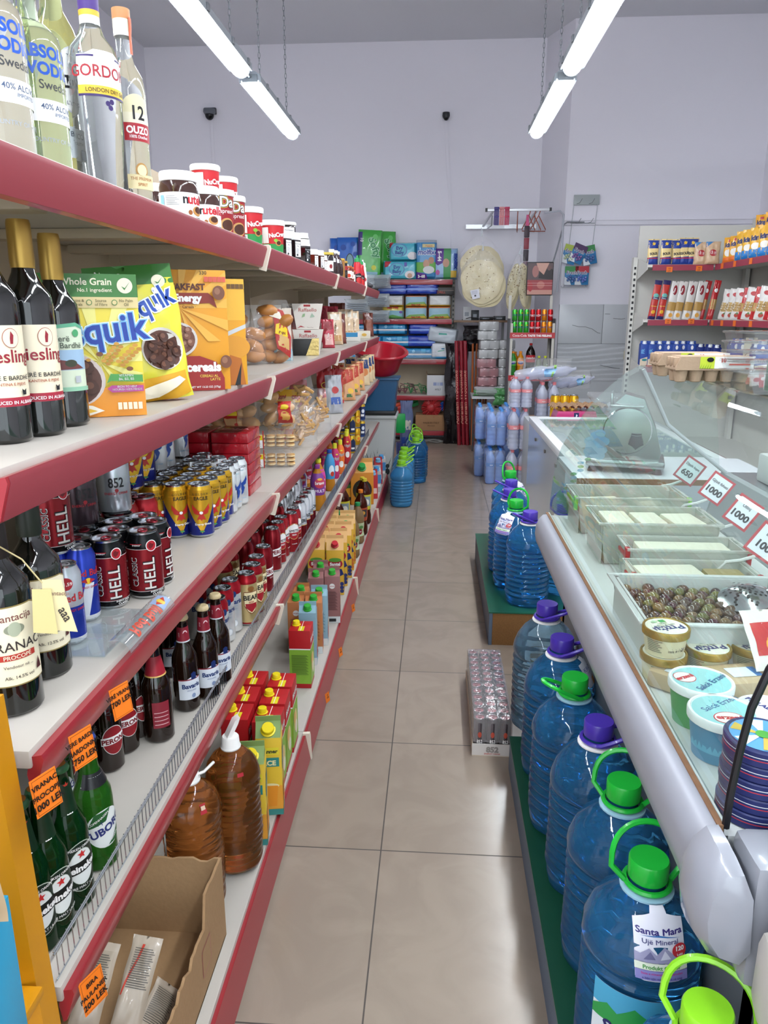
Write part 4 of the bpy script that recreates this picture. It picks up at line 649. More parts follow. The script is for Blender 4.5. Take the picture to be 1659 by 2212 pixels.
box('nesquik_box', .19, .06, .255, 'e8d44a', rays(.02, .1, 12, .2, C('f0e88a'), (-.095, .07, .095, .2)) + [('r', -.095, .215, .095, .255, grnb), ('r', -.095, .196, .095, .215, C('dcc890')), ('t', 'Whole Grain', .008, .236, .0165, C('e8e4c8'), 0, .02), ('t', 'No.1 ingredient', .022, .224, .0092, C('e8e4c8')), ('d', .074, .235, .0135, .0135, C('e8e4c8')), ('p', [(.068, .234), (.073, .227), (.084, .243), (.074, .231)], grnb)]
    + [e for i, t in enumerate(('Vitamins &\nMinerals', 'Source\nof Fibre', 'No Palm\nOil')) for e in (('d', -.032 + i * .043, .2055, .005, .005, grnb), ('d', -.032 + i * .043, .2055, .0038, .0038, C('dcc890')), ('t', t, -.012 + i * .043, .2065, .0068, C('7a7048')))]
    + [('t', 'Nesquik', .0, .132, .068, C('e8f0f4'), .1, .075, .95), ('t', 'Nesquik', .0, .132, .068, C('7ab8e0'), .1, .05, .95), ('t', 'Nesquik', .0, .132, .068, C('1f3f9c'), .1, .022, .95), ('p', [(-.095, .0), (.095, 0), (.095, .06), (.03, .055), (-.03, .035), (-.095, .02)], ora), ('d', -.035, .068, .062, .05, C('d8c8c0')), ('d', -.037, .066, .057, .046, C('5c382c'))] + balls(-.037, .064, 17, .0125, ck1, ck2, .044)
    + [('p', [(-.095, .0), (-.02, .0), (.02, .012), (.0, .022), (-.05, .028), (-.095, .03)], C('f0e8d8')), ('p', [(-.095, .003), (-.03, .003), (.008, .012), (-.01, .018), (-.095, .024)], C('e8b83a')), ('p', [(.028, .062), (.036, .066), (.092, .063), (.092, .076), (.036, .079)], C('4f9a4c')), ('t', 'VITAMIN\nB6, B3, B5', .063, .0735, .0065, ww, 0, .02), ('p', [(.028, .052), (.036, .045), (.092, .046), (.092, .057), (.036, .058)], C('b0448a')), ('t', 'IRON TO HELP\nNOURISH KIDS MINDS', .063, .0535, .0052, ww, 0, .02)]
    + wheat(.03, .1, .9, 1.1) + wheat(.055, .098, .75, 1.2) + [('d', .02, .115, .006, .004, C('7a4a2a')), ('d', .07, .088, .006, .004, C('7a4a2a')), ('d', .0, .105, .004, .003, C('c8923a'))] + [('r', .044 + i * .009, .014, .051 + i * .009, .027, C('e8dcc0')) for i in range(5)],
    [('r', 0, .0, .06, .05, ora), ('r', 0, .215, .06, .255, grnb)], name='cereal_box', cat='cereal box')
box('energy_box', .19, .06, .29, 'e8a02a', rays(-.02, .2, 14, .2, C('efb64a'), (-.095, .12, .095, .29)) + [('t', 'BREAKFAST', -.01, .243, .0205, C('5a2418'), 0, .04), ('p', [(-.07, .208), (.052, .212), (.07, .2), (.062, .226), (.05, .236), (-.07, .236)], C('8a2c1c')), ('t', 'Energy', .0, .216, .024, ww, 0, .05), ('t', '· Cereals ·', .0, .2, .009, C('5a2418')), ('t', '330', .04, .279, .012, C('3a2c14'))] + [('r', .042 + i * .0105, .262, .0515 + i * .0105, .274, C('d8604a')) for i in range(5)]
    + [('d', -.03, .125, .048, .042, C('dcd6d2')), ('d', -.03, .125, .042, .036, C('7a4a3a'))] + balls(-.03, .125, 18, .0085, C('8a5a48'), C('b08470'), .036) + [('d', .074, .236, .015, .017, C('7a4a34')), ('d', .071, .24, .007, .008, C('9a6a50')), ('d', .084, .07, .014, .016, C('7a4a34')), ('d', .081, .074, .007, .008, C('9a6a50'))]
    + [('p', [(-.095, 0), (.078, 0), (.078, .03), (.06, .07), (.02, .085), (-.02, .085), (-.06, .075), (-.095, .05)], C('9c2420')), ('t', 'cereals', .028, .048, .03, ww, 0, .05), ('t', 'CEREALI AL', .04, .033, .0088, C('e8c84a')), ('t', 'LATTE', .055, .0245, .0088, C('e8c84a')), ('t', 'NET WT 13.23 OZ (375g)', .03, .0065, .0068, ww)],
    [('r', .018, .02, .022, .27, C('c8801e'))], name='cereal_box', cat='cereal box')
box('corn_box', .19, .055, .275, 'e0a226', [('r', -.095, .17, .095, .275, C('e8b63a')), ('p', [(.02, .13), (.095, .16), (.095, .15), (.03, .122)], C('c8d0d4')), ('d', .06, .1, .045, .03, C('d8982a')), ('p', [(.03, 0), (.09, 0), (.08, .07), (.05, .08)], C('b86a1e')), ('p', [(.06, 0), (.075, 0), (.08, .06)], blk)] + [('r', .05 + i * .011, .25, .06 + i * .011, .262, C('6a4a1e')) for i in range(4)], name='cereal_box', cat='cereal box')
bag('nesquik_bag', .2, .285, .07, 'e0d83e', [('p', [(-.1, .245), (.1, .245), (.1, .285), (-.1, .285)], grnb), ('t', 'Nestlé', -.045, .257, .022, ww, -.1, .04), ('d', .066, .25, .015, .013, C('e8e4c8')), ('p', [(.058, .25), (.064, .243), (.077, .258), (.065, .247)], grnb), ('t', 'Nesquik', .01, .178, .062, C('e8f0f4'), .32, .07, .85), ('t', 'Nesquik', .01, .178, .062, C('2a50b0'), .32, .025, .85), ('p', [(-.1, .03), (.0, .05), (.09, .06), (.095, .01), (.06, .0), (-.1, .0)], C('e0a82a')), ('d', .045, .11, .048, .045, C('d8d2ca')), ('d', .045, .108, .044, .041, C('5c382c'))] + balls(.045, .108, 16, .0105, ck1, ck2, .033) + [('p', [(-.08, .02), (-.02, .028), (.07, .05), (.085, .04), (.02, .008), (-.06, .006)], C('efe6d0')), ('t', '500g', -.07, .012, .013, C('4a3c14'))], 'cereal_bag', 'cereal bag', wr=.01, sd=21, bands=[(.86, '3f7a38')], pinch=.1)
# rusk / pasta style upright packs used for the sweets area
for k, c1, els in (('oats', 'd8c8b4', [('d', .0, .16, .03, .035, C('c0282c')), ('t', 'HAFER', .0, .1, .024, C('3a3634'), 0, .05), ('t', 'FLOCKEN', 0, .083, .019, C('3a3634'), 0, .05), ('r', -.05, 0, .05, .05, C('8fc0d4')), ('d', -.01, .04, .025, .018, C('d8b890'))]),
                   ('grissini', 'c0b8ac', [('r', -.03, .05, .03, .2, C('8a847c'))] + lines(-.025, .025, .07, .18, 9, C('b8b0a4'))), ('sticks_red', 'b83a4a', [('p', [(-.04, .12), (.04, .14), (.04, .2), (-.04, .2)], C('8a1c28')), ('r', -.035, .02, .035, .1, C('d8a8a0')), ('t', 'delizie', 0, .08, .022, ww, pi / 2 * .9)]),
                   ('sticks_cream', 'd4b896', [('t', 'Crostata', 0, .1, .024, C('5a3c24'), pi / 2 * .9, .03), ('r', -.035, .02, .035, .06, C('b88a54')), ('r', -.035, .16, .035, .2, C('e4dccc'))]), ('sticks_brown', '6a342a', [('r', -.03, .04, .03, .15, C('8a4a34'))]), ('snack_cream', 'dcc39a', [('d', 0, .1, .03, .03, C('c8783a')), ('r', -.04, .13, .04, .2, C('22386a'))]),
                   ('flour_orange', 'd8a070', [('p', [(-.04, .1), (.04, .13), (.04, .2), (-.04, .2)], C('b83a24')), ('d', .01, .06, .022, .018, C('e8b83a')), ('r', -.02, .02, .02, .04, C('3a6a3a'))]), ('crisp_red', 'b0282a', [('p', [(-.045, .02), (.045, .02), (.045, .07), (-.045, .05)], C('d8a050')), ('d', 0, .13, .03, .02, C('e8c050')), ('d', 0, .13, .024, .015, C('7a1c1c'))]), ('foil_silver', 'a8aab0', [('r', -.03, .05, .03, .09, C('3a5aa0')), ('d', 0, .13, .02, .02, C('b83a3a'))])):
    bag(k, .1, .215, .05, c1, els, {'oats': 'oat_pack', 'grissini': 'breadstick_pack', 'foil_silver': 'snack_bag'}.get(k, 'biscuit_pack' if 'stick' in k else 'snack_bag'), wr=.007, sd=len(k))
# ================================================================= goods on the left shelving
def facecam(x, y, add=0.): return math.atan2(-x, y) + add
def on(px, py, z, r=0.):
    p = at(px, py, z); d = Vector((p.x, p.y, 0)).normalized(); return p + d * r
def sy(px, X, Z):
    lo, hi = .3, 12
    for _ in range(50):
        m = (lo + hi) / 2; d = Vector((X, m, Z - EYE)); q = 829.5 + FPX * d.dot(R_) / d.dot(F_)
        if q < px: lo = m
        else: hi = m
    return m
Z0, Z1, Z2, Z3, Z4 = ZS
def put(k, px, py, z, r, label, group=None, add=0., **kw):
    p = on(px, py, z, r); return place(k, p.x, p.y, z + .0006, facecam(p.x, p.y, add), label, group, **kw)
def puttop(k, px, py, z, h, label, group=None, add=0., **kw):
    p = at(px, py, z + h); return place(k, p.x, p.y, z + .0006, facecam(p.x, p.y, add), label, group, **kw)
# ---- third shelf: energy drinks
G1 = 'black-topped energy drink cans on the third shelf'
rows = [('front can, left', 228, 1160, .25), ('front can, right', 307, 1143, .2), ('behind the right front can', 329, 1123, .9), ('beside the blue cans', 164, 1160, .5), ('behind the left front can', 246, 1141, .8),
        ('third back on the right', 309, 1112, .4), ('second row, left', 181, 1143, 0), ('third row, middle', 254, 1124, .3), ('fourth row, middle', 256, 1109, .1), ('third row, left', 196, 1124, 0), ('fourth row, left', 189, 1109, 0), ('third row, far left', 146, 1121, 0), ('fourth row, far left', 138, 1106, 0), ('second row, far left', 132, 1141, 0)]
for lb, px, py, a in rows: puttop('hell', px, py, Z2, HH, 'black and red energy can, ' + lb, G1, a - .25)
for i, (px, py) in enumerate([(216, 1094), (171, 1094), (263, 1084), (221, 1077), (307, 1070), (270, 1066), (182, 1079), (230, 1062)]):
    puttop('hell_red_lid', px, py, Z2, HH, 'energy can with glossy red lid, %s of the red-lidded cans' % ['nearest', 'nearest on the left', 'rightmost near', 'middle', 'rightmost', 'back right', 'back left', 'farthest'][i], 'red-lidded energy cans')
T2 = Z2 + HH + .001
puttop('silver852', 238, 970, T2, HH, 'silver energy can with black digits standing on the red-lidded cans', None, .15)
puttop('dark852', 162, 990, T2, HH, 'dark energy can with digits, left of the raised silver one', None, .3)
puttop('hell', 100, 1030, T2, HH, 'red energy can on the upper layer behind the wine bottle', G1, .25)
puttop('redbull', 137, 1216, Z2, .148, 'silver and blue energy can with a round red price dot', None, .45)
puttop('redbull_blue', 171, 1178, Z2, .148, 'blue slim energy can behind the silver and blue one', None, .35)
puttop('redbull_blue', 116, 1180, Z2, .148, 'blue slim energy can half hidden behind the wine bottle', None)
eg = [(429, 1043), (376, 1044), (329, 1044), (447, 1031), (395, 1033), (343, 1033), (290, 1042), (464, 1021), (412, 1023), (361, 1022), (306, 1032), (474, 1011), (424, 1012), (373, 1012), (322, 1021), (436, 1003), (386, 1003)]
en = ['front row, rightmost', 'front row, middle', 'front row, left', 'second row, rightmost', 'second row, middle', 'second row, left', 'front row, far left', 'third row, rightmost', 'third row, middle', 'third row, left', 'second row, far left', 'fourth row, rightmost', 'fourth row, middle', 'fourth row, left', 'third row, far left', 'fifth row, right', 'fifth row, left']
for i, (px, py) in enumerate(eg): puttop('eagle', px, py, Z2, HH, 'gold and blue eagle energy can, ' + en[i], 'gold and blue eagle cans', [.05, .35, .6, .4, 0, 0, 0, .45, 0, 0, 0, .5, 0, 0, 0, 0, 0][i])
for i, (px, py) in enumerate([(511, 988), (496, 996), (486, 1003), (471, 986), (452, 994), (430, 986), (412, 992), (440, 979), (395, 986)]):
    puttop('dragon', px, py, Z2, .146, 'white dragon energy can, %s' % ['front right by the red boxes', 'second from the red boxes', 'turned to its barcode behind the eagle cans', 'second row right', 'second row middle', 'third row middle', 'third row left', 'fourth row right', 'fourth row left'][i], 'white dragon cans', [.3, .6, 1.6, 0, 0, 0, 0, 0, 0][i])
for i, (px, py) in enumerate([(380, 885), (348, 900), (330, 905)]): puttop('dragon', px, py, T2 + .003, .146, 'white dragon energy can on the upper layer, %s' % ['right', 'middle', 'left'][i], 'upper layer of white cans', [.7, .3, 0][i])
for i, (px, py) in enumerate([(300, 925), (272, 935)]): puttop('eagle', px, py, T2, HH, 'gold eagle can on the upper layer, %s' % ['right', 'left'][i], 'upper layer of eagle cans', .2)
# wine beside them
for k, px, py, lb in (('vranac', 38, 1552, 'dark red wine bottle with cream label, nearest on the third shelf'), ('chardonnay', 104, 1472, 'dark wine bottle with cream Chardonnay label behind the nearest one')):
    put(k, px, py, Z2, .041, lb, None, .28 if k[0] == 'v' else .3)
p = on(38, 1552, Z2, .041)
g = G(); q = lambda u, v: (.075 + u, -.052, .165 + v)
g.prism([(.045, .1), (.09, .085), (.075, .17), (.05, .175)], -.046, -.0452, C('e4d6a4'), 'y', TR(0, 0, .03)); g.prism([(.03, .1), (.062, .09), (.06, .16), (.035, .165)], -.05, -.0492, C('d8c88c'), 'y', TR(0, 0, .03))
d2 = art([('t', 'Plantacija', .068, .178, .0085, C('8a6a5a'), -.2), ('t', 'aaa', .07, .145, .018, C('3a3230'), -1.2)], flat(-.0465)); s_ = G(); s_.tube([(.0, -.018, .26), (.03, -.03, .235), (.05, -.046, .2)], .0012, C('b8a878'), 5)
thing('hang_tag', 'tag', [('card', g), ('print', d2), ('string', s_, 'thin string')], p.x, p.y, Z2, facecam(p.x, p.y, .1), 'folded cream hang tag tied to the nearest wine bottle', None)
# clear pusher with the slanted brand strip
g = G(); ac = film('clear_acrylic', 'f4f8fa', .06, .04, 1.6); p0 = at(262, 1420, Z2); 
g.box(-.85, p0.y - .004, Z2 + .002, -.56, p0.y - .001, Z2 + .035, ac); g.box(-.85, p0.y + .09, Z2 + .002, -.56, p0.y + .093, Z2 + .02, ac); g.box(-.85, p0.y - .004, Z2 + .001, -.56, p0.y + .21, Z2 + .003, ac)
f2 = G(); n = 10; P = [(XF + .022 + .0 + .026 * cos(pi * (.05 + .6 * i / n)) - .02, Z2 + .008 + .026 * sin(pi * (.05 + .6 * i / n))) for i in range(n + 1)]; f2.prism(P + [(a - .002 * 0 - .001, b - .002) for a, b in P[::-1]], p0.y - .004, p0.y + .215, ac, 'y', smooth=False)
dd = art([('t', 'Red Bull', .095, .03, .036, C('c0452e'), 0, .03, 1.0), ('p', [(.155, .02), (.2, .02), (.205, .05), (.16, .055)], C('8fa4c8')), ('d', .178, .037, .01, .01, C('d8b83a')), ('p', [(.158, .034), (.172, .044), (.17, .03)], C('b83a24')), ('p', [(.197, .034), (.183, .044), (.185, .03)], C('b83a24'))], lambda u, v, o: Vector((XF + .002 + (.0275 + o) * cos(pi * (.72 - v * 10)), p0.y + u, Z2 + .008 + (.0275 + o) * sin(pi * (.72 - v * 10)))), None, .0005, .0002, .006)
thing('shelf_pusher', 'display tray', [('tray', g), ('front_strip', f2), ('strip_print', dd)], 0, 0, 0, 0, 'clear acrylic can pusher with a printed front strip on the third shelf')
# red boxes
for j in range(6):
    for i in range(3): place('redbox', -.655 - .13 * (2 - i), 2.33, Z2 + .0005 + .0345 * j, 0, 'red foil-wrapped wafer box, %s column, %s from the bottom' % (['left', 'middle', 'right'][i], nth(j)), 'red wafer boxes in stacked columns')
for j in range(6, 8): place('redbox', -.88, 2.34, Z2 + .0005 + .0345 * j, .3, 'red foil-wrapped wafer box lying on top, %s' % ('lower', 'upper')[j - 6], 'red wafer boxes on top')
for j in range(2): place('clam', -.625, 2.80, Z2 + .0006 + .0735 * j, .1, 'clear tray of round sandwich biscuits, %s of the two' % ('lower', 'upper')[j], None, sc=.78, scz=.93)
place('clam', -.79, 2.85, Z2 + .0006, .2, 'clear biscuit tray behind the front pair', None, sc=.8)
place('bun_bag', -.76, 2.78, Z2 + .150, .15, 'flat clear bag of pale buns on the biscuit trays', None); place('bun_bag_red', -.62, 2.92, Z2 + .150, .2, 'clear bag of buns with a red picture label', None)
place('bun_bag', -.9, 2.62, Z2 + .001, .2, 'clear bag of buns at the back by the boxes', None)
place('biscuit_sack', -.69, 3.42, Z2 + .001, .2, 'large clear sack of stick biscuits with a yellow printed band', None, sc=1.15)
place('biscuit_sack_square', -.605, 3.27, Z2 + .001, .25, 'clear bag of square biscuits at the shelf edge', None, scz=.85); place('biscuit_sack_square', -.60, 3.68, Z2 + .001, .2, 'clear bag of square biscuits behind the printed sack', None)
lst = [('foil_silver', -.60, 4.45, 'silver foil snack bag standing at the shelf edge'), ('crisp_red', -.75, 4.1, 'red snack bag beside the silver foil bag'), ('crisp_red', -.70, 4.75, 'red snack bag in front of the orange-topped packs'), ('foil_silver', -.80, 4.4, 'silver snack bag at the back of the third shelf'), ('flour_orange', -.60, 5.15, 'orange and cream pack, first of the row'), ('crisp_red', -.66, 4.98, 'red snack bag behind the orange packs'), ('flour_orange', -.60, 5.5, 'orange and cream pack, second of the row'), ('flour_orange', -.60, 5.85, 'orange and cream pack, third of the row'), ('flour_orange', -.72, 5.6, 'orange and cream pack, inner one'), ('snack_cream', -.60, 6.3, 'cream pack with dark blue top, nearer one'), ('snack_cream', -.60, 6.6, 'cream pack with dark blue top, second'), ('snack_cream', -.60, 6.85, 'cream pack with dark blue top, third'), ('crisp_red', -.78, 5.3, 'red snack bag deep on the third shelf'), ('snack_cream', -.72, 6.4, 'cream pack with dark blue top, inner one')]
for k, x, y, lb in lst: place(k, x, y, Z2 + .001, .45, lb, None, rx=radians(-8), sc=1.05)
# ---- second shelf
for k, px, py, lb in (('riesling', 18, 962, 'white wine bottle with cream Riesling label at the frame edge'), ('riesling', 92, 945, 'white wine bottle with cream Riesling label, middle of three'), ('baidhe', 148, 924, 'white wine bottle with green landscape label beside the cereal')):
    put(k, px, py, Z3, .0375, lb, None, .25)
place('nesquik_box', -.637, 1.358, Z3 + .001, radians(26), 'yellow chocolate cereal box with green top band', None)
place('nesquik_bag', -.635, 1.63, Z3 + .001, radians(30), 'yellow chocolate cereal bag with green crimped top, leaning', None, ry=radians(-5))
place('energy_box', -.612, 1.87, Z3 + .001, radians(24), 'orange breakfast cereal box with a red oval', None)
place('corn_box', -.600, 2.0, Z3 + .001, radians(24), 'golden cereal box standing behind the orange one', None)
place('bread_bag_low', -.72, 2.87, Z3 + .001, .35, 'clear bag of small bread rolls, first beside the cereal', None); place('bread_bag', -.635, 2.97, Z3 + .001, .4, 'clear bag of bread rolls with red and yellow label', None)
place('oats', -.635, 3.13, Z3 + .001, .3, 'cream oat flake pack with red emblem', None, sc=.78, scz=.98)
for x, y, j, lb in ((-.95, 3.6, 0, 'left one at the back'), (-.81, 3.62, 0, 'middle one at the back'), (-.612, 3.62, 0, 'lower one of the front pair'), (-.612, 3.62, 1, 'upper one of the front pair')):
    place('raff', x, y, Z3 + .001 + (.118 * j) + (.112 if x < -.8 else 0), .2, 'white praline box with red ribbon print, ' + lb, 'white praline boxes', sc=1.12, scz=1.06)
for x, y, lb in ((-.95, 3.6, 'left'), (-.81, 3.62, 'right')): place('redbox', x, y, Z3 + .001, .2, 'dark wafer box under the %s back praline box' % lb, None, scz=3.05)
g = G(); place(Kind('chocolate_box', 'box', [('box', (lambda g: g.box(-.06, 0, 0, .06, .03, .075, C('1c1a18'), .002))(G())), ('foil_wrap', (lambda g: g.prism([(0, 0), (.06, 0), (.062, .078), (.03, .076)], -.004, .03, mat('crumpled_gold_foil', 'b8a064', .3, .7, bump=.8, bscale=60), 'y'))(G()), 'gold foil corner')]), -.612, 3.55, Z3 + .001, .22, 'black and gold chocolate box in front of the praline boxes')
lst = [('grissini', -.93, 4.95, 1.2, 'grey breadstick pack at the back, first'), ('grissini', -.91, 5.15, 1.2, 'grey breadstick pack at the back, second'), ('grissini', -.88, 5.35, 1.25, 'grey breadstick pack at the back, third'), ('sticks_brown', -.78, 4.0, 1.0, 'dark brown biscuit pack beside the praline boxes'), ('sticks_red', -.62, 4.37, .75, 'red biscuit pack right behind the praline boxes'), ('sticks_cream', -.64, 4.85, .95, 'cream biscuit pack behind the red one'), ('sticks_brown', -.64, 5.05, .9, 'dark brown biscuit pack at the shelf edge'), ('sticks_red', -.80, 5.3, 1.15, 'pink and red biscuit pack, first of two'), ('sticks_red', -.76, 5.55, 1.15, 'pink and red biscuit pack, second of two'), ('sticks_cream', -.70, 5.65, 1.05, 'tall cream printed pack, first of three'), ('sticks_cream', -.68, 5.85, 1.05, 'tall cream printed pack, second of three'), ('sticks_cream', -.66, 6.1, 1.0, 'tall cream printed pack, third of three'), ('sticks_brown', -.78, 6.1, 1.3, 'tall brown foil pack near the far end'), ('sticks_brown', -.60, 6.75, .95, 'brown snack bag at the far end of the second shelf')]
for k, x, y, s, lb in lst: place(k, x, y, Z3 + .001, .4, lb, None, rx=radians(-10), sc=s)
box('flat_blue', .16, .1, .06, 'dcd8d0', [('r', -.08, .03, .06, .06, C('2a86b8')), ('d', -.03, .018, .012, .003, blk)], name='biscuit_pack', cat='pack'); place('flat_blue', -.63, 5.5, Z3 + .001, .25, 'flat white and blue pack lying at the shelf edge')
box('flat_cream', .14, .1, .06, 'e0d8c4', [('d', .02, .03, .02, .012, C('e0b04a'))], name='biscuit_pack', cat='pack'); place('flat_cream', -.6, 6.1, Z3 + .001, .25, 'flat cream pack lying near the far end')
# ---- top shelf
def row4(k, px, X, label, group=None, add=0., tier=0., **kw): y = sy(px, X, Z4); return place(k, X, y, Z4 + .0006 + tier, facecam(X, y, add), label, group, **kw)
row4('absolut', 8, -.605, 'clear vodka bottle with blue lettering, cut by the frame', None, .75); row4('absolut_green', 92, -.605, 'pale green vodka bottle with blue lettering', None, .75)
row4('martini', 150, -.675, 'straw-coloured vermouth bottle with round label', None, .7, sc=1.12); row4('gordon', 226, -.60, 'clear gin bottle with purple cap and yellow band', None, .5, scz=1.06); row4('ouzo', 293, -.60, 'clear ouzo bottle with red and cream label', None, .5, scz=1.12)
row4('nutella_tall', 340, -.70, 'hazelnut spread jar with white lid, leftmost behind', None, .3); row4('nutella', 390, -.605, 'large hazelnut spread jar with white lid, turned sideways', None, .95, sc=1.06); row4('nutella_tall', 445, -.60, 'hazelnut spread jar with white lid beside the dark red tubs', None, .45, sc=1.05)
for i, (px, X) in enumerate([(478, -.605), (504, -.60)]): row4('da_spread', px, X, 'dark red chocolate spread tub, %s of two' % ('left', 'right')[i], 'dark red spread tubs', .5, sc=1.03)
for i, (px, X, a, t) in enumerate([(541, -.60, .35, 0), (577, -.625, .2, 0), (590, -.60, .2, 0), (540, -.72, .2, 0), (586, -.72, .2, 0)]): row4('nucrema', px, X, 'red and green nut cream tub, %s' % ['leftmost in front', 'second from the left', 'rightmost in front', 'back row left', 'back row right'][i], 'red and green nut cream tubs', a)
for i, (px, X) in enumerate([(452, -.72), (492, -.72)]):
    row4('nucrema', px, X, 'red nut cream tub under the raised one, %s' % ('left', 'right')[i], 'lower tubs at the back'); row4('nucrema', px, X, 'red nut cream tub raised on another, %s' % ('left', 'right')[i], 'raised nut cream tubs', .4, .116)
for i, (k, px, X, t, lb) in enumerate([('fig_hex', 612, -.62, 0, 'hexagonal dark jam jar with white label, first'), ('fig_hex', 632, -.595, 0, 'hexagonal dark jam jar with white label, second'), ('fig_black', 655, -.60, 0, 'hexagonal dark jam jar with a black label'), ('fig_small', 676, -.61, 0, 'small hexagonal jam jar, first'), ('fig_small', 689, -.59, 0, 'small hexagonal jam jar, second'), ('fig_small', 697, -.62, 0, 'small hexagonal jam jar, third'), ('fig_big', 622, -.74, 0, 'round dark jam jar with white lid, lower of the stack'), ('fig_big', 622, -.74, .112, 'round dark jam jar with white lid, top of the stack'), ('fig_hex', 655, -.75, 0, 'hexagonal jam jar under the wrapped one'), ('fig_hex', 655, -.75, .112, 'hexagonal jam jar raised on another at the back'), ('gold_lid_jar', 702, -.70, 0, 'dark preserve jar with gold lid, nearer'), ('gold_lid_jar', 708, -.62, 0, 'dark preserve jar with gold lid, farther'), ('syrup', 717, -.61, 0, 'dark syrup bottle with white cap, first'), ('syrup', 725, -.60, 0, 'dark syrup bottle with white cap, second'), ('syrup', 729, -.6, 0, 'dark syrup bottle with white cap, third'), ('honey_jar', 735, -.6, 0, 'honey jar with yellow lid'), ('olive_jar', 741, -.6, 0, 'olive jar with gold lid, nearer'), ('olive_jar', 747, -.65, 0, 'olive jar with gold lid, farther'), ('pepper_jar', 751, -.59, 0, 'pickled pepper jar, first'), ('pepper_jar', 755, -.59, 0, 'pickled pepper jar, second'), ('pepper_jar', 759, -.62, 0, 'pickled pepper jar, third'), ('mayo', 752, -.78, 0, 'white squeeze bottle behind the pepper jars'), ('ketchup', 772, -.595, 0, 'red ketchup bottle with green cap'), ('ketchup', 779, -.6, 0, 'red ketchup bottle behind the first'), ('mayo', 784, -.6, 0, 'white squeeze bottle behind the ketchup')]): row4(k, px, X, lb, None, .3, t)
box('tea_box', .11, .07, .13, '8a2a5c', [('r', -.055, .07, .055, .1, C('d8d0dc'))], [('r', .01, .02, .06, .1, C('b8507c'))], name='tea_box')
for i in range(4): place('tea_box', -.86, 4.3 + .16 * i, Z4 + .001, .1, 'purple box at the back of the top shelf, %s' % nth(i), 'purple boxes', scz=1.2)
box('green_box', .13, .08, .16, '8ab83a', [('r', -.06, .03, .06, .07, C('4a8a2a'))], name='tea_box'); place('green_box', -.84, 4.1, Z4 + .001, .1, 'green box behind the gold-lidded jars')
bag('dark_bag', .22, .1, .12, film('clear_wrap', 'e8ecf0', .12, .12, 1.8, .8, 40), name='plastic_bag', gus=0, wr=.012, sd=3, contents=rolls(5, .18, .08, .05, .028, 2, C('1a1a1e', .3), 'dark_sweet')); place('dark_bag', -.62, 6.3, Z4 + .001, .2, 'clear bag of dark sweets at the far end of the top shelf'); 
# ---- fourth shelf: beer
for i, (px, py) in enumerate([(76, 1703), (125, 1651)]): puttop('heineken', px, py, Z1, HB, 'green beer bottle with dark oval label, %s' % ['nearer of two', 'next to the white-labelled one'][i], 'green beer bottles', .55)
place('heineken', -.615, .935, Z1 + .0006, .95, 'green beer bottle mostly hidden behind the yellow post'); puttop('tuborg', 184, 1583, Z1, HB, 'green beer bottle with white slanted label', None, .55)
place('tuborg', -.72, 1.22, Z1, .6, 'green beer bottle behind the white-labelled one')
for i, (px, py) in enumerate([(240, 1672), (273, 1632), (305, 1597)]): put('peroni_b', px, py, Z1, .032, 'dark beer bottle with round red label, %s' % ['nearest', 'second', 'third'][i], 'dark beer bottles with red labels', .45)
for i, (x, y) in enumerate([(-.76, 1.32), (-.78, 1.46), (-.8, 1.6), (-.74, 1.68)]): place('peroni_b', x, y, Z1, .8, 'dark beer bottle in the back row, %s' % nth(i), 'dark bottles in the back row')
put('peroni_back', 348, 1607, Z1, .034, 'dark beer bottle turned to its red back label', None, .25)
for i, (px, py) in enumerate([(407, 1540), (450, 1513), (476, 1480)]): put('bavaria_b', px, py, Z1, .032, 'dark beer bottle with pale label and red neck band, %s' % ['nearest', 'second', 'third'][i], 'dark beer bottles with pale labels', .4)
for i, (x, y) in enumerate([(-.74, 1.74), (-.72, 1.86), (-.8, 1.8)]): place('bavaria_b', x, y, Z1, .7, 'dark beer bottle with red neck band behind, %s' % nth(i), 'beer bottles with red neck bands behind')
cans = [('bavaria', 458, 1310, 'white and red beer can, nearest', .8), ('bavaria', 467, 1289, 'white and red beer can, second', .7), ('bavaria', 480, 1268, 'white and red beer can, third', .5), ('bavaria', 496, 1250, 'white and red beer can, fourth', .3), ('bear', 533, 1236, 'cream and red beer can, nearest', .4), ('bear', 545, 1217, 'cream and red beer can, second', .8), ('bear', 553, 1200, 'cream and red beer can, third', .8), ('peroni', 568, 1178, 'dark red beer can, nearest', .95), ('peroni', 587, 1139, 'dark red beer can, second', .95), ('amstel', 598, 1126, 'red beer can with white arch, nearest', .7), ('amstel', 606, 1115, 'red beer can with white arch, second', 1.2), ('amstel', 627, 1106, 'red beer can with white arch, third', .45), ('amstel', 633, 1096, 'red beer can with white arch, fourth', .8), ('peroni_white', 647, 1083, 'silver white beer can, nearest', 1.), ('peroni_white', 655, 1072, 'silver white beer can, second', .8), ('peroni_white', 662, 1063, 'silver white beer can, third', .8), ('peroni_white', 671, 1055, 'silver white beer can, fourth', .6)]
for k, px, py, lb, a in cans:
    p = at(px, py, Z1 + BH); p.x = min(p.x, -.595); place(k, p.x, p.y, Z1 + .0006, facecam(p.x, p.y, a), lb, {'bavaria': 'white and red beer cans', 'bear': 'cream beer cans', 'peroni': 'dark red beer cans', 'amstel': 'arched-label beer cans', 'peroni_white': 'silver white beer cans'}[k])
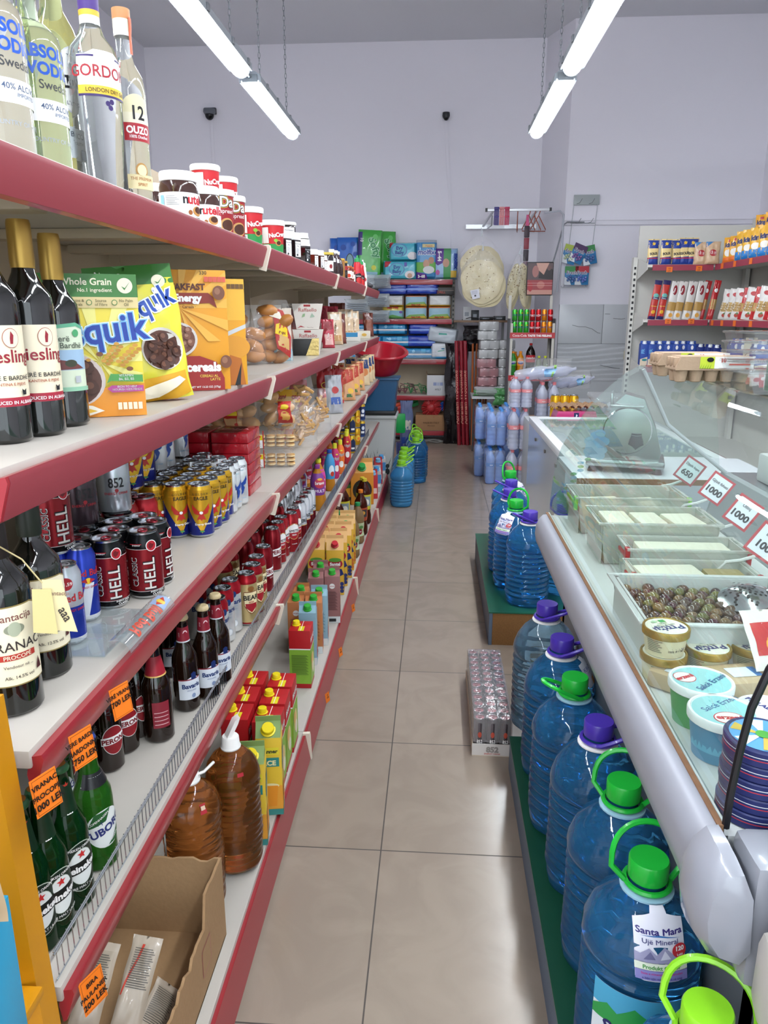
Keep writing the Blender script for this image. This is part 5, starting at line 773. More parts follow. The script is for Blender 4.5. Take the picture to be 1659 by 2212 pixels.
bk = [('bavaria', -.72, 2.1), ('bavaria', -.72, 2.22), ('bear', -.70, 2.33), ('bear', -.71, 2.45), ('peroni', -.69, 2.58), ('peroni', -.69, 2.7), ('amstel', -.68, 2.84), ('amstel', -.68, 2.97), ('amstel', -.68, 3.1), ('peroni_white', -.69, 3.25), ('peroni_white', -.69, 3.38), ('peroni_white', -.69, 3.52), ('peroni_white', -.7, 3.66), ('peroni_white', -.7, 3.8)]
for i, (k, x, y) in enumerate(bk): place(k, x, y, Z1 + .0006, .8, 'beer can in the second row back, %s from the near end' % nth(i), 'beer cans in the second row')
sf = [('bravo_purple', 687, 1105, .036, 'multi juice bottle with purple sleeve', .4), ('bravo_pink', 698, 1102, .036, 'peach juice bottle with pink sleeve', .35), ('sport_blue', 713, 1062, .03, 'blue-sleeved drink bottle behind the mesh guard', .4), ('vippi_pink', 724, 1035, .027, 'pink bottle with yellow cap', .5), ('vippi_orange', 743, 1025, .027, 'orange bottle with yellow cap', .3), ('vippi_red', 757, 1003, .027, 'red bottle with yellow cap', .3)]
for k, px, py, r, lb, a in sf:
    p = on(px, py, Z1, r); p.x = min(p.x, -.592); place(k, p.x, p.y, Z1 + .0006, facecam(p.x, p.y, a), lb)
for i, (k, x, y) in enumerate([('bravo_purple', -.7, 3.75), ('bravo_pink', -.7, 3.95), ('vippi_pink', -.68, 4.5), ('vippi_orange', -.68, 4.7), ('vippi_orange', -.6, 5.02), ('vippi_red', -.68, 5.1)]): place(k, x, y, Z1 + .001, .5, 'bottle in the second row of soft drinks, %s' % nth(i), 'second row of soft drinks')
c3 = [('cola_can_yellow', -.60, 5.3), ('cola_can_yellow', -.68, 5.35), ('orange_can', -.60, 5.65), ('orange_can', -.68, 5.7), ('cola_can_yellow', -.76, 5.4), ('orange_can', -.76, 5.75), ('blue_can', -.6, 6.05), ('blue_can', -.68, 6.1)]
for i, (k, x, y) in enumerate(c3):
    for j in range(2): place(k, x, y, Z1 + .0006 + .1615 * j * (.85), .5, '%s fruit drink can, %s layer, %s' % ({'c': 'yellow and navy', 'o': 'yellow and orange', 'b': 'blue'}[k[0]], ('lower', 'upper')[j], nth(i)), 'stacked fruit drink cans', sc=.85)
# ---- bottom shelf
put('amber_folded', 432, 1990, Z0, .072, 'large amber drink bottle with folded white strap and red tag', None, .5); put('amber_up', 515, 1897, Z0, .072, 'large amber drink bottle with white strap sticking up', None, .3)
for px, py, lb, a in ((552, 1832, 'nearer', 0.), (588, 1765, 'farther', 0.)): p = at(px, py, Z0); place('pfanner', p.x - .005, p.y + .01, Z0 + .0006, .16, 'yellow juice carton with yellow cap and green label, ' + lb, None)
bv = [(586, 1487, 'front column, nearest'), (589, 1433, 'front column, second'), (604, 1395, 'front column, third'), (630, 1320, 'standing alone behind the gap')]
for i, (px, py, lb) in enumerate(bv):
    p = at(px, py, Z0 + .268); x = max(-.51, p.x + .02) if i < 3 else -.525; y = p.y - .06 if i < 3 else 2.72
    if i < 3: y = 2.03 + .115 * i
    place('bravo2l', x, y, Z0 + .0006, .03, 'red and green two-litre juice carton with yellow cap, ' + lb, 'red and green juice cartons')
    if i < 3: place('bravo2l', x - .1, y + .01, Z0 + .0006, .03, 'red and green two-litre juice carton, inner column, %s' % nth(i), 'inner red juice cartons')
gc = [('green_blue', 665, 1309, 'pale blue juice carton nearest the red ones'), ('green_orange', 678, 1288, 'orange juice carton between the blue ones'), ('green_blue', 690, 1273, 'second pale blue juice carton'), ('green_orange', 640, 1287, 'orange juice carton in the inner row, nearer'), ('green_orange', 651, 1268, 'orange juice carton in the inner row, farther'), ('green_cocoa', 718, 1232, 'mauve chocolate drink carton in front'), ('green_cocoa', 683, 1236, 'mauve chocolate drink carton, inner one'), ('green_cocoa', 693, 1218, 'mauve chocolate drink carton, inner second')]
for k, px, py, lb in gc: p = at(px, py, Z0 + .265); place(k, p.x, p.y - .02, Z0 + .0006, .1, lb + ' with green cap', None, sc=1.12)
for i, (px, py) in enumerate([(729, 1176), (737, 1160), (747, 1145), (752, 1132), (756, 1120)]):
    p = at(px, py, Z0 + .28)
    for c in range(2): place('santal_red' if i < 3 else 'santal_green', p.x - .012 - .1 * c, p.y - .02, Z0 + .0006, .1, 'yellow gable juice carton, %s cap, %s row, %s' % ('red' if i < 3 else 'green', ('front', 'inner')[c], nth(i)), 'yellow gable juice cartons', sc=1.18)
pj = [('palejuice', 769, 1207, .036), ('palejuice', 777, 1176, .036), ('icetea_peach', 786, 1158, .04), ('icetea_lemon', 799, 1134, .04)]
nm = ['pale juice bottle with green cap, nearer', 'pale juice bottle with green cap, second', 'iced tea bottle with orange cap', 'iced tea bottle with yellow cap and label']
for (k, px, py, r), lb in zip(pj, nm):
    p = on(px, py, Z0, r); p.x = min(p.x, -.5); place(k, p.x, p.y, Z0 + .0006, facecam(p.x, p.y, .3), lb, sc=1.15)
for i, (k, x, y) in enumerate([('palejuice', -.62, 4.15), ('palejuice', -.63, 4.35), ('palejuice', -.6, 4.5), ('icetea_peach', -.63, 4.7), ('icetea_lemon', -.63, 5.0), ('icetea_lemon', -.52, 5.25)]): place(k, x, y, Z0 + .0006, .4, 'bottle in the inner row of cold drinks, %s' % nth(i), 'inner row of cold drinks', sc=1.15)
place('tan_can', -.51, 5.35, Z0 + .0006, .3, 'tan coffee can beside the iced tea', None, sc=1.2)
for i, (k, x, y, s) in enumerate([('orange_carton', -.57, 5.75, 2.0), ('orange_carton', -.68, 5.75, 1.9), ('red_carton', -.5, 5.95, 1.5), ('grey_carton', -.49, 6.2, 1.5), ('red_carton', -.5, 6.5, 1.5), ('grey_carton', -.49, 6.75, 1.5)]): place(k, x, y, Z0 + .0006, .2, ['large orange juice carton with an orange printed', 'large orange juice carton, inner one', 'small red carton with blue cap, nearer', 'small pale carton with blue cap, nearer', 'small red carton with blue cap, farther', 'small pale carton with blue cap, farther'][i], None, sc=s)
# open cardboard box at the near end
cb = mat('cardboard', 'a5835e', .8, bump=.2, bscale=90, var=.08); T = TR(0, 0, 0)
def torn(x0, x1, n, z, amp, sd): r = random.Random(sd); return [(x0 + (x1 - x0) * i / n, z + r.uniform(-amp, amp)) for i in range(n + 1)]
bx0, bx1, by0, by1, bz = -.93, -.487, 1.04, 1.47, Z0
ps = []
for nm_, y, zt, sd in (('near_wall', by0, .1, 1), ('far_wall', by1, .215, 2)):
    g = G(); g.prism([(bx0, bz), (bx1, bz)] + torn(bx1, bx0, 26, bz + zt, .006, sd), y, y + .006, cb, 'y'); ps.append((nm_, g))
g = G(); g.prism([(by0, bz), (by1, bz)] + torn(by1, by1 - .12, 8, bz + .225, .004, 4) + torn(by1 - .14, by0, 18, bz + .15, .01, 5), bx1 - .006, bx1, cb, 'x'); ps.append(('side_wall', g))
g = G(); g.prism([(by0, bz), (by1, bz), (by1, bz + .2), (by0, bz + .2)], bx0, bx0 + .006, cb, 'x'); ps.append(('side_wall', g))
g = G(); g.box(bx0, by0, bz + .0005, bx1, by1, bz + .005, cb); ps.append(('base', g))
ps.append(('side_print', art([('p', [(1.3, bz + .05), (1.36, bz + .05), (1.36, bz + .12), (1.3, bz + .12)], C('9a4a44')), ('p', [(1.303, bz + .053), (1.357, bz + .053), (1.357, bz + .117), (1.303, bz + .117)], cb)], side(bx1))))
thing('cardboard_box', 'box', ps, 0, 0, 0, 0, 'torn open cardboard box on the bottom shelf, near end')
g = G(); ps = []
g.prism([(-.93, Z0), (-.487, Z0)] + torn(-.487, -.93, 26, Z0 + .15, .006, 9), .985, .991, cb, 'y'); ps.append(('far_wall', g)); g = G(); g.box(-.93, .87, Z0 + .0005, -.487, .985, Z0 + .004, cb); ps.append(('base', g)); g = G(); g.prism([(.87, Z0), (.985, Z0), (.985, Z0 + .15), (.87, Z0 + .13)], -.493, -.487, cb, 'x'); ps.append(('side_wall', g))
thing('cardboard_box', 'box', ps, 0, 0, 0, 0, 'second cardboard box in front of the torn one at the frame corner')
snk = mat('beige_sachet', 'b3a594', .35, var=.1, bscale=20, coat=.3)
bag('sachet', .065, .19, .02, snk, [('r', -.028, .09, .028, .175, C('a89a88'))] + [('r', -.026, .095 + i * .0042, .024 - .003 * (i % 3), .0965 + i * .0042, C('4a4640')) for i in range(18)] + [('r', .0, .02, .02, .03, C('8a5a54'))], name='instant_sachet', cat='sachet', gus=0, wr=.003)
bag('sachet_red', .065, .19, .02, snk, [('p', [(-.03, .08), (-.026, .08), (.0, .175), (-.006, .175)], C('c8402e'))] + [('r', -.02, .095 + i * .0042, .026 - .003 * (i % 3), .0965 + i * .0042, C('4a4640')) for i in range(18)], name='instant_sachet', cat='sachet', gus=0, wr=.003, sd=4)
for i, (k, x, y, z, rx_, ry_, lb) in enumerate([('sachet', -.70, 1.14, .03, -42, 8, 'left of the two leaning ones'), ('sachet_red', -.615, 1.16, .03, -42, 8, 'right leaning one with a red stripe'), ('sachet', -.80, 1.15, .03, -38, 0, 'leaning at the left side'), ('sachet', -.58, 1.1, .02, -80, 40, 'lying flat at the corner'), ('sachet_red', -.76, 1.3, .015, -75, -30, 'lying at the back')]): place(k, x, y, Z0 + z, 0, 'beige printed sachet in the torn box, ' + lb, None, rx=radians(rx_), ry=radians(ry_))
for i, x in enumerate((-.60, -.68)):
    g = G(); g.box(-.04, -.02, 0, .04, .02, .12, C('d8d2b0'), .01); g.box(-.035, -.021, .03, .035, .0205, .09, C('9ab88a')); thing('snack_pack', 'pack', [('pack', g)], x, .95, Z0 + .005, .1, 'pale green and cream pack in the corner box, %s' % ('right', 'left')[i], 'packs in the corner box')
# price stickers
def sticker(y, X, z, lines_, lb, s=1., tilt=.0):
    g = G(); g.box(-.026 * s, -.0008, -.034 * s, .026 * s, 0, .034 * s, C('f07a1c', .5)); n = len(lines_)
    e = [('r', -.023 * s, -.031 * s, .023 * s, -.0304 * s, C('5a2c10')), ('r', -.023 * s, .0304 * s, .023 * s, .031 * s, C('5a2c10')), ('r', -.023 * s, -.031 * s, -.0224 * s, .031 * s, C('5a2c10')), ('r', .0224 * s, -.031 * s, .023 * s, .031 * s, C('5a2c10'))] + [('t', t, 0, (.014 - .018 * i) * s, (.0125 if i < n - 1 else .016) * s * min(1, 7.5 / len(t) + .25), C('1a1614'), .05, .03) for i, t in enumerate(lines_)]
    thing('price_sticker', 'price tag', [('card', g), ('writing', art(e, flat(-.0008)))], X + .008, y, z, pi / 2, lb, None, rx=0, ry=0).rotation_euler = (tilt, 0, pi / 2 - .38)
for px, ln, lb in ((85, ['VRANAC', 'PROCOPE', '1000 LEK'], 'orange handwritten price sticker, nearest on the third shelf rail'), (166, ['VERE BARDHË', 'CHARDONNAY', '750 LEK'], 'orange handwritten price sticker, second on the third shelf rail'), (250, ['VERË VRANAC', '700 LEK'], 'orange handwritten price sticker, third on the third shelf rail')): sticker(sy(px, XF + .018, Z2 - .045), XF + .0185, Z2 - .05, ln, lb, .8, radians(-8))
sticker(sy(190, XF + .018, Z1 - .05), XF + .0185, Z1 - .045, ['BIRA', 'PAULANER', '200 LEK'], 'orange handwritten price sticker on the fourth shelf rail', .85, radians(-8))
for i, (px, py) in enumerate([(700, 1512), (729, 1408), (757, 1290)]): y = atx(px, py, XBASE + .02).y; sticker(y, XBASE + .0262, Z0 - .065, ['80', 'LEK'], 'orange price sticker on the bottom rail, %s' % nth(i), .6, radians(-8))
# ================================================================= right-hand side: platforms and water jugs
green_top = mat('green_platform_top', '1f5a42', .35, var=.15, bscale=8); bluegrey = mat('blue_grey_board', '5c6c80', .55, var=.05); chip = mat('chipboard', '8a6238', .85, bump=.5, bscale=160, var=.25)
def platform(x0, x1, y0, y1, h, lb):
    a = G(); a.box(x0 - .003, y0, h - .006, x1, y1, h, green_top); b = G(); b.box(x0, y0 + .002, .0, x0 + .016, y1, h - .007, bluegrey); c = G(); c.box(x0 + .017, y0 + .004, .0, x1 - .01, y0 + .02, h - .007, chip); d = G(); d.box(x0 + .017, y1 - .02, .0, x1 - .01, y1, h - .007, chip)
    thing('low_platform', 'platform', [('top_board', a, 'green top'), ('side_board', b, 'blue-grey side board'), ('end_board', c, 'raw chipboard end'), ('end_board', d, 'raw chipboard end')], 0, 0, 0, 0, lb)
platform(.285, .50, .25, 2.42, .13, 'low green-topped platform nearest the camera, under the big water jugs'); platform(.28, .76, 3.47, 4.85, .175, 'low green-topped platform farther along the aisle, raw chipboard end')
def water(name, col, tr=.82, b=.0): return mat(name, col, .03, trans=tr, ior=1.33, bump=b, bscale=14)
wdeep = water('deep_blue_water', '4cb0fa', .84, .2); wpale = water('pale_blue_water', '9ccef2', .88, .2); wfloor = water('floor_jug_water', '5cbcfc', .66, .2)
JR, JH = .112, .475
def jugk(key, wm, capc, style, r=JR, H=JH, tag=None, sleeve=False, handle='loop', rib=.028):
    zs = H * .62; pr = [(r * .78, 0), (r * .92, .008), (r * .97, .03)]; z = .04
    while z < zs: pr.append((r * (1 - rib + rib * sin(z * 2 * pi / .026)), z)); z += .0065
    if style == 'cone': pr += [(r, zs + .01), (r * .97, zs + .03), (r * .84, H * .76), (r * .6, H * .82), (r * .38, H * .865), (.032, H * .885), (.03, H * .93)]
    else: pr += [(r * 1.0, zs + .01), (r * .97, zs + .03), (r * .88, H * .74), (r * .72, H * .80), (r * .5, H * .85), (.034, H * .885), (.03, H * .93)]
    def rad(q, z, a):
        if z < .05: return q * (1 + .035 * cos(5 * a) * (1 - z / .05))
        if z > zs: return q * (1 + (.022 if style == 'cone' else .008) * abs(cos(6 * a)) * (1 if z < H * .87 else 0))
        return q * (1 + .008 * sin(4 * a + z * 25))
    g = G(); g.lathe(pr, wm, 48, rad=rad); cm = mat('cap_' + capc, capc, .3, coat=.2); c = G()
    c.lathe([(.036, H * .915), (.037, H * .92), (.037, H - .004), (.035, H), (.001, H)], cm, 28)
    k = G(); zc = H * .895; k.tube([(.041 * cos(a * pi / 12), .041 * sin(a * pi / 12), zc) for a in range(24)], .0055, cm, 6, True)
    n = 16; P = []
    if handle == 'loop': # arch standing up and leaning back
        P = [(-.042, 0, zc)] + [(-.066 * cos(pi * i / n) * (1.0), .012 + .02 * sin(pi * i / n), zc + .022 + .082 * sin(pi * i / n) ** .7) for i in range(n + 1)] + [(.042, 0, zc)]
    else:           # strap folded down to one side
        P = [(-.042, 0, zc)] + [(-.045 * cos(pi * i / n), -.012 - .088 * sin(pi * i / n), zc + .004 + .045 * sin(pi * i / n)) for i in range(n + 1)] + [(.042, 0, zc)]
    k.tube(P, .0058, cm, 6); 
    ps = [('body', g), ('cap', c), ('handle', k)]
    r_ = G(); r_.lathe([(.046, H * .868), (.05, H * .866), (.05, H * .874), (.04, H * .882)], wht if capc.startswith('4') else mat('clear_ring', '9cc4d8', .2), 24); ps.append(('neck_ring', r_))
    if tag:
        # card hanging from the neck, following the shoulder
        def mp(u, v, o):
            t = (.0 - v) / .20; zz = H * .875 - .155 * max(0, t) ** 1.25; rr = .05 + (r * 1.07 - .05) * min(1, max(0, t) * 1.15) ** .75; a = u / max(rr, .07)
            return Vector(((rr + .004 + o) * sin(a), -(rr + .004 + o) * cos(a), zz))
        if tag == 'santa':
            e = [('p', [(-.016, 0), (.016, 0), (.016, -.018), (.045, -.034), (.045, -.145), (.03, -.15), (-.03, -.15), (-.045, -.145), (-.045, -.034), (-.016, -.018)], C('e2e2ee')), ('t', 'Santa Mara', 0, -.062, .0185, C('3a2f7a'), 0, .035), ('p', [(-.035, -.066), (0, -.062), (.036, -.07), (0, -.0655)], C('2a6ab0')), ('t', 'Ujë Mineral', 0, -.08, .0135, C('4a4a80')),
                 ('p', [(-.045, -.11), (-.045, -.098), (-.035, -.1), (-.02, -.088), (-.008, -.1), (.006, -.084), (.02, -.098), (.045, -.108), (.045, -.115), (-.045, -.115)], C('9a98b8')), ('p', [(-.03, -.11), (-.018, -.094), (-.01, -.108)], C('6c6a90')), ('p', [(-.002, -.108), (.006, -.09), (.016, -.106)], C('cfcfe0')), ('d', .032, -.092, .0135, .0135, C('c2303a')), ('t', '120', .032, -.092, .0115, ww, 0, .04), ('t', 'Lekë', .032, -.101, .006, ww), ('r', -.045, -.127, .045, -.114, C('e4ecd8')), ('t', 'Produkt Cilësor', 0, -.1245, .0098, C('4f9a4a'), 0, .03), ('r', -.044, -.1445, .044, -.127, C('8a86c4')), ('t', 'Sasia e mineraleve që përmban', 0, -.134, .0056, C('c83a8a')), ('t', 'e bën ujin më të mirë në treg', 0, -.142, .0056, C('3a2f7a'))]
        else:
            e = [('p', [(-.014, 0), (.014, 0), (.014, -.02), (.036, -.026), (.036, -.12), (-.036, -.12), (-.036, -.026), (-.014, -.02)], C('dfe4f0')), ('t', 'KROI', 0, -.062, .024, C('5a60a8'), 0, .0), ('t', 'I BARDHË', 0, -.073, .007, C('8a90c0')), ('r', .0, -.118, .03, -.092, C('d8862a'))]
        ps.append(('neck_tag', art(e, mp, .012, .0, .0004, .012), 'white printed neck tag'))
    if sleeve:
        e = [('r', -.12, .10, .12, .26, C('dfe8ee')), ('r', -.12, .21, .12, .26, C('4aa8d0')), ('p', [(-.12, .2), (-.09, .222), (-.07, .21), (-.04, .235), (-.01, .214), (.03, .24), (.06, .215), (.09, .23), (.12, .21), (.12, .19), (-.12, .18)], C('2a9a4a')), ('t', 'Santa Mara', 0, .155, .043, C('241f66'), 0, .03), ('p', [(-.1, .148), (.0, .152), (.1, .146), (.0, .149)], C('2a6ab0')), ('r', -.12, .10, .12, .135, C('2a2470')), ('t', 'Ujë natyral mineral', 0, .113, .012, C('c0bce0'))]
        ps.append(('label', art(e, cyl(r * 1.012), .008, .001, .0004)))
    KIND[key] = Kind('water_jug', 'water jug', ps)
GRN, PUR, LIM = '1fb03a', '4a35a8', '8ad02a'
jugk('j_pur_c', wpale, PUR, 'dome', handle='fold'); jugk('j_pur_kroi', wdeep, PUR, 'dome', tag='kroi', handle='fold'); jugk('j_grn', wdeep, GRN, 'cone', handle='fold'); jugk('j_grn_loop', wdeep, GRN, 'cone'); jugk('j_grn_tag', wdeep, GRN, 'cone', tag='santa', sleeve=True); jugk('j_pur', wdeep, PUR, 'dome', handle='fold'); jugk('j_pur_loop', wdeep, PUR, 'dome'); jugk('j_lime', wdeep, LIM, 'cone'); jugk('j_grn_tag2', wdeep, GRN, 'cone', tag='santa', handle='loop')
jj = [('j_pur_c', 1176, 1303, .13, .9, 'clearer water jug with purple cap, farthest on the near platform'), ('j_pur_kroi', 1215, 1376, .13, 1.2, 'water jug with purple cap and white neck tag'), ('j_grn', 1214, 1460, .13, -1.2, 'water jug with green cap, handle folded left'), ('j_pur', 1295, 1556, .13, 1.3, 'water jug with purple cap, handle folded right'), ('j_grn_loop', 1349, 1686, .13, -.35, 'water jug with green cap and raised handle, second from the camera'), ('j_grn_tag', 1403, 1852, .13, .05, 'blue water jug with green cap and printed neck tag'), ('j_lime', 1462, 2172, .13, -.5, 'nearest water jug with lime cap, cut by the frame'),
      ('j_pur', 1158, 1112, .175, -1.0, 'water jug with purple cap, nearest on the far platform'), ('j_grn_tag2', 1140, 1082, .175, -.8, 'water jug with green cap and neck tag on the far platform'), ('j_pur_loop', 1139, 1059, .175, .1, 'water jug with purple cap and raised handle on the far platform'), ('j_pur', 1102, 1040, .175, -1.2, 'water jug with purple cap, left column of the far platform'), ('j_pur', 1101, 1021, .175, -1.2, 'second water jug with purple cap, left column of the far platform'), ('j_grn_tag2', 1100, 1006, .175, .9, 'farthest water jug with green cap on the far platform')]
lasty = {}
near = []
for k, px, py, zb, rz, lb in jj:
    p = at(px, py, zb + JH)
    if zb == .13: p.x = max(p.x, .405)
    near.append([k, p.x, p.y, zb, rz, lb])
near[6][1] = .415; near[6][2] = max(near[6][2], .86)
for a, b in zip(near[:6][::-1], near[1:7][::-1]):      # keep neighbours from touching: b is nearer the camera
    if a[2] - b[2] < .2255 and abs(a[1] - b[1]) < .1: a[2] = b[2] + .2255
fp = [(.475, 3.63), (.43, 3.865), (.668, 3.80), (.42, 4.12), (.45, 4.36), (.47, 4.62)]
for i, (k, x, y, zb, rz, lb) in enumerate(near):
    if i > 6: x, y = fp[i - 7]
    place(k, x, y, zb + .0005, rz, lb)
# jugs on the floor at the far end of the gondola
jugk('j_lime_s', wfloor, LIM, 'dome', r=.1, H=.395, handle='fold'); jugk('j_lime_b', wdeep, LIM, 'dome', r=.108, H=.44, handle='loop')
for i, (x, y) in enumerate([(-.285, 6.27), (-.285, 6.49), (-.29, 6.71), (-.29, 6.93)]): place('j_lime_s', x, y, .0005, 1.9 - .3 * (i % 2), 'blue water jug with lime cap on the floor, %s in line' % nth(i), 'lime-capped jugs on the floor')
for i, (x, y) in enumerate([(-.19, 7.22), (-.18, 7.46), (-.2, 7.7)]): place('j_lime_b', x, y, .0005, .6 * i, 'darker blue floor jug with lime cap, %s in line' % nth(i), 'darker floor jugs')
# tray of 852 cans on the floor
cx, cy = .2305, 2.80; kb = C('b9aa98')
ps = []; g = G(); g.box(cx - .0755, cy - .31, .0, cx + .0755, cy + .31, .004, kb); g.box(cx - .0755, cy - .31, .004, cx + .0755, cy - .306, .05, C('c8c2be')); g.box(cx - .0755, cy + .306, .004, cx + .0755, cy + .31, .05, kb); g.box(cx - .0755, cy - .306, .004, cx - .0715, cy + .306, .05, kb); g.box(cx + .0715, cy - .306, .004, cx + .0755, cy + .306, .05, kb)
ps.append(('cardboard_tray', g)); ps.append(('print', art([('t', '852', cx, .018, .03, C('8a8480'), 0, .06), ('t', 'ENERGY DRINK', cx, .008, .0085, C('b05a50'), 0, .03)], flat(cy - .31))))
g = G(); g.box(cx - .073, cy - .3, .05, cx + .073, cy + .3, .151, film('shrink_film', 'f4f0f2', .16, .15, 1.2, .8, 25), .006); ps.append(('shrink_wrap', g, 'clear shrink film'))
thing('can_tray', 'drinks tray', ps, 0, 0, 0, 0, 'shrink-wrapped cardboard tray of energy cans on the floor')
can('c852', .033, .145, [(.007, '8f8a8a'), (.05, '5a5256')], [('d', 0, .08, .01, .012, C('b04a3a')), ('t', '852', 0, .045, .02, ww)], 'energy_drink_can', lid=mat('can_lid_pink', 'c07078', .3, .4), tab='8a3a44', seg=24)
for i in range(12):
    for j in range(3): place('c852', cx + .0475 * (j - 1), cy - .278 + i * .0502, .0045, 0, 'energy can with pink lid in the floor tray, %s row, %s' % (nth(i), ('left', 'middle', 'right')[j]), 'pink-lidded cans in the floor tray', sc=.7, scz=.98)
# ================================================================= deli display counter
ZD = .84; CY0, CY1 = 1.0, 2.82
plast = mat('grey_bumper_plastic', '8f919a', .35, var=.04, bscale=10); whe = mat('white_enamel', 'cdd0cf', .3, var=.03); stl = mat('brushed_steel', 'a8acb0', .3, .9); wood = mat('worn_wood_strip', '8a6448', .7, bump=.3, bscale=50, var=.25)
glassm = film('clear_display_glass', 'f6fbf9', .015, .015, 1.0, ior=1.5)
ps = []
g = G(); PR = [(.43, .855), (.415, .853), (.400, .838), (.390, .812), (.387, .78), (.392, .75), (.41, .725), (.44, .715), (.44, .74)]; g.prism(PR, .96, 2.80, plast, 'y', smooth=True)
g.prism([(a + .012 + (.44 - a) * .25, b + (.78 - b) * .3) for a, b in PR], 2.80, 2.835, plast, 'y', smooth=True); ps.append(('bumper', g, 'grey rounded bumper'))
g = G(); g.box(.428, .99, .845, .437, 2.82, .8575, wood); ps.append(('wood_strip', g, 'worn wooden strip'))
g = G(); g.box(.438, .99, ZD, .445, 2.84, .852, whe); g.box(.52, .97, .15, .54, 2.84, .72, C('5c6064')); ps.append(('front_panel', g))
g = G(); g.box(.445, .99, ZD - .03, 1.02, 2.84, ZD, whe); ps.append(('deck', g, 'white display deck'))
g = G(); g.prism([(1.02, ZD - .02), (1.05, ZD - .02), (1.10, 1.0), (1.10, 1.02), (1.07, 1.02)], .99, 2.84, C('8e9294'), 'y'); ps.append(('back_guard', g))
g = G(); g.box(1.10, .99, .99, 1.42, 2.84, 1.02, stl, .004); ps.append(('rear_worktop', g, 'steel rear worktop'))
g = G(); g.box(1.38, .99, .0, 1.42, 2.84, .99, whe); g.box(.52, 2.80, .0, 1.38, 2.84, ZD - .03, whe); g.box(.52, .99, .0, 1.38, 1.03, ZD - .03, whe); ps.append(('cabinet_body', g))
GP = [(.441, .852), (.442, .91), (.447, .98), (.455, 1.05), (.472, 1.11), (.506, 1.175), (.548, 1.238), (.59, 1.294), (.64, 1.345), (.69, 1.388), (.735, 1.412)]
g = G(); g.prism(GP + [(a + .005, b - .003) for a, b in GP[::-1]], CY0, CY1, glassm, 'y', smooth=False); ps.append(('curved_glass', g, 'curved clear glass'))
g = G(); g.box(.737, CY0, 1.408, 1.16, CY1, 1.414, glassm); ps.append(('top_glass', g, 'flat glass top shelf'))
g = G(); g.prism(GP + [(1.0, 1.41), (1.06, 1.02), (1.05, .852)], CY1 + .002, CY1 + .007, glassm, 'y'); ps.append(('end_glass', g, 'clear end pane'))
g = G(); g.tube([(a, CY0 - .006, b) for a, b in GP], .006, blk, 8); ps.append(('rubber_seal', g, 'black rubber seal'))
g = G(); g.tube([(.745, CY1 - .01, 1.40), (.85, CY1 - .01, 1.2), (1.08, CY1 - .01, 1.02)], .007, C('b4b8bc'), 8); ps.append(('glass_support', g))
rs = []; fl = film('rose_decal', '9cc4d8', .5, .3); fl2 = film('leaf_decal', '8ab88a', .45, .3)
for k in range(13): a = k * 2.4; q = .012 + .0045 * sqrt(k) * 2.2; rs.append(('d', .60 + q * .7 * cos(a), 1.12 + q * sin(a), .02, .016, fl))
for k in range(14): rs.append(('d', .57 - .008 * k + .01 * sin(k * 2.1), 1.08 - .014 * k, .012, .006, fl2 if k % 2 else fl))
for k in range(10): rs.append(('p', [(.46 + .006 * k, .93 - .01 * k), (.475 + .006 * k, .95 - .008 * k), (.49 + .007 * k, .92 - .01 * k)], fl2))
ps.append(('floral_decal', art(rs, lambda u, v, o: Vector((u, CY1 - .002 - o, v))), 'pale blue flower decal'))
thing('deli_counter', 'display counter', ps, 0, 0, 0, 0, 'long glass-fronted deli display counter with grey bumper')
# near end cap with moulded ribs, and the next counter that comes towards the camera
ps = []; g = G(); ec = []
for i, (yy, s) in enumerate([(.985, 1.0), (.97, 1.04), (.945, 1.05), (.915, 1.0), (.895, .85), (.885, .5)]): ec.append((yy, [(.46 + (a - .46) * s * 1.12, .775 + (b - .785) * s * 1.25) for a, b in PR[:8]]))
n = 8; vs = [(x, y, z) for y, P in ec for x, z in P]; g.add(vs, [(i * n + j, i * n + j + 1, (i + 1) * n + j + 1, (i + 1) * n + j) for i in range(5) for j in range(n - 1)] + [(i * n + n - 1, i * n, (i + 1) * n, (i + 1) * n + n - 1) for i in range(5)], mat('end_cap_plastic', '8f919a', .2, coat=.3), True); g.add(vs[-n:], [tuple(range(n))], mat('end_cap_plastic', '8f919a'))
g.box(.445, .89, .66, .56, .985, .865, mat('end_cap_plastic', '8f919a'), .02); ps.append(('end_cap', g))
bg = mat('beige_plastic', 'aeaaa4', .4); g = G(); g.box(.455, .80, .30, .50, .86, .88, bg, .02); g.box(.44, .79, .66, .50, .87, .80, bg, .03); g.box(.44, .79, .47, .50, .87, .60, bg, .03); ps.append(('corner_moulding', g))
for z in (.72, .545): g = G(); g.tube([(.478, -.3, z), (.478, .80, z)], .036, mat('grey_tube', 'a6a7ae', .3), 20); ps.append(('bumper_tube', g))
g = G(); g.box(.50, -.3, .14, .515, .84, .83, mat('red_panel', 'b02a2c', .35)); ps.append(('red_panel', g, 'red front panel'))
g = G(); g.box(.505, -.3, .83, .56, .85, .865, mat('aluminium_profile', 'b9bbbd', .35, .7)); g.box(.525, -.3, .865, .535, .85, .90, C('8f8a80')); g.box(.508, -.3, .80, .514, .85, .829, C('8a8d84')); ps.append(('aluminium_profile', g))
g = G(); g.box(.545, -.3, .866, .551, .92, 1.25, film('green_tinted_glass', 'cfe6da', .03, .02, 1.2)); g.box(.538, .9, .866, .556, .93, 1.25, C('8f9a94')); ps.append(('glass_pane', g, 'green-tinted glass pane'))
g = G(); g.box(.56, -.3, .78, 1.3, .95, .8, C('3a7a58')); ps.append(('inner_shelf', g)); g = G(); g.box(.52, -.3, .0, 1.3, .95, .10, whe); ps.append(('base', g))
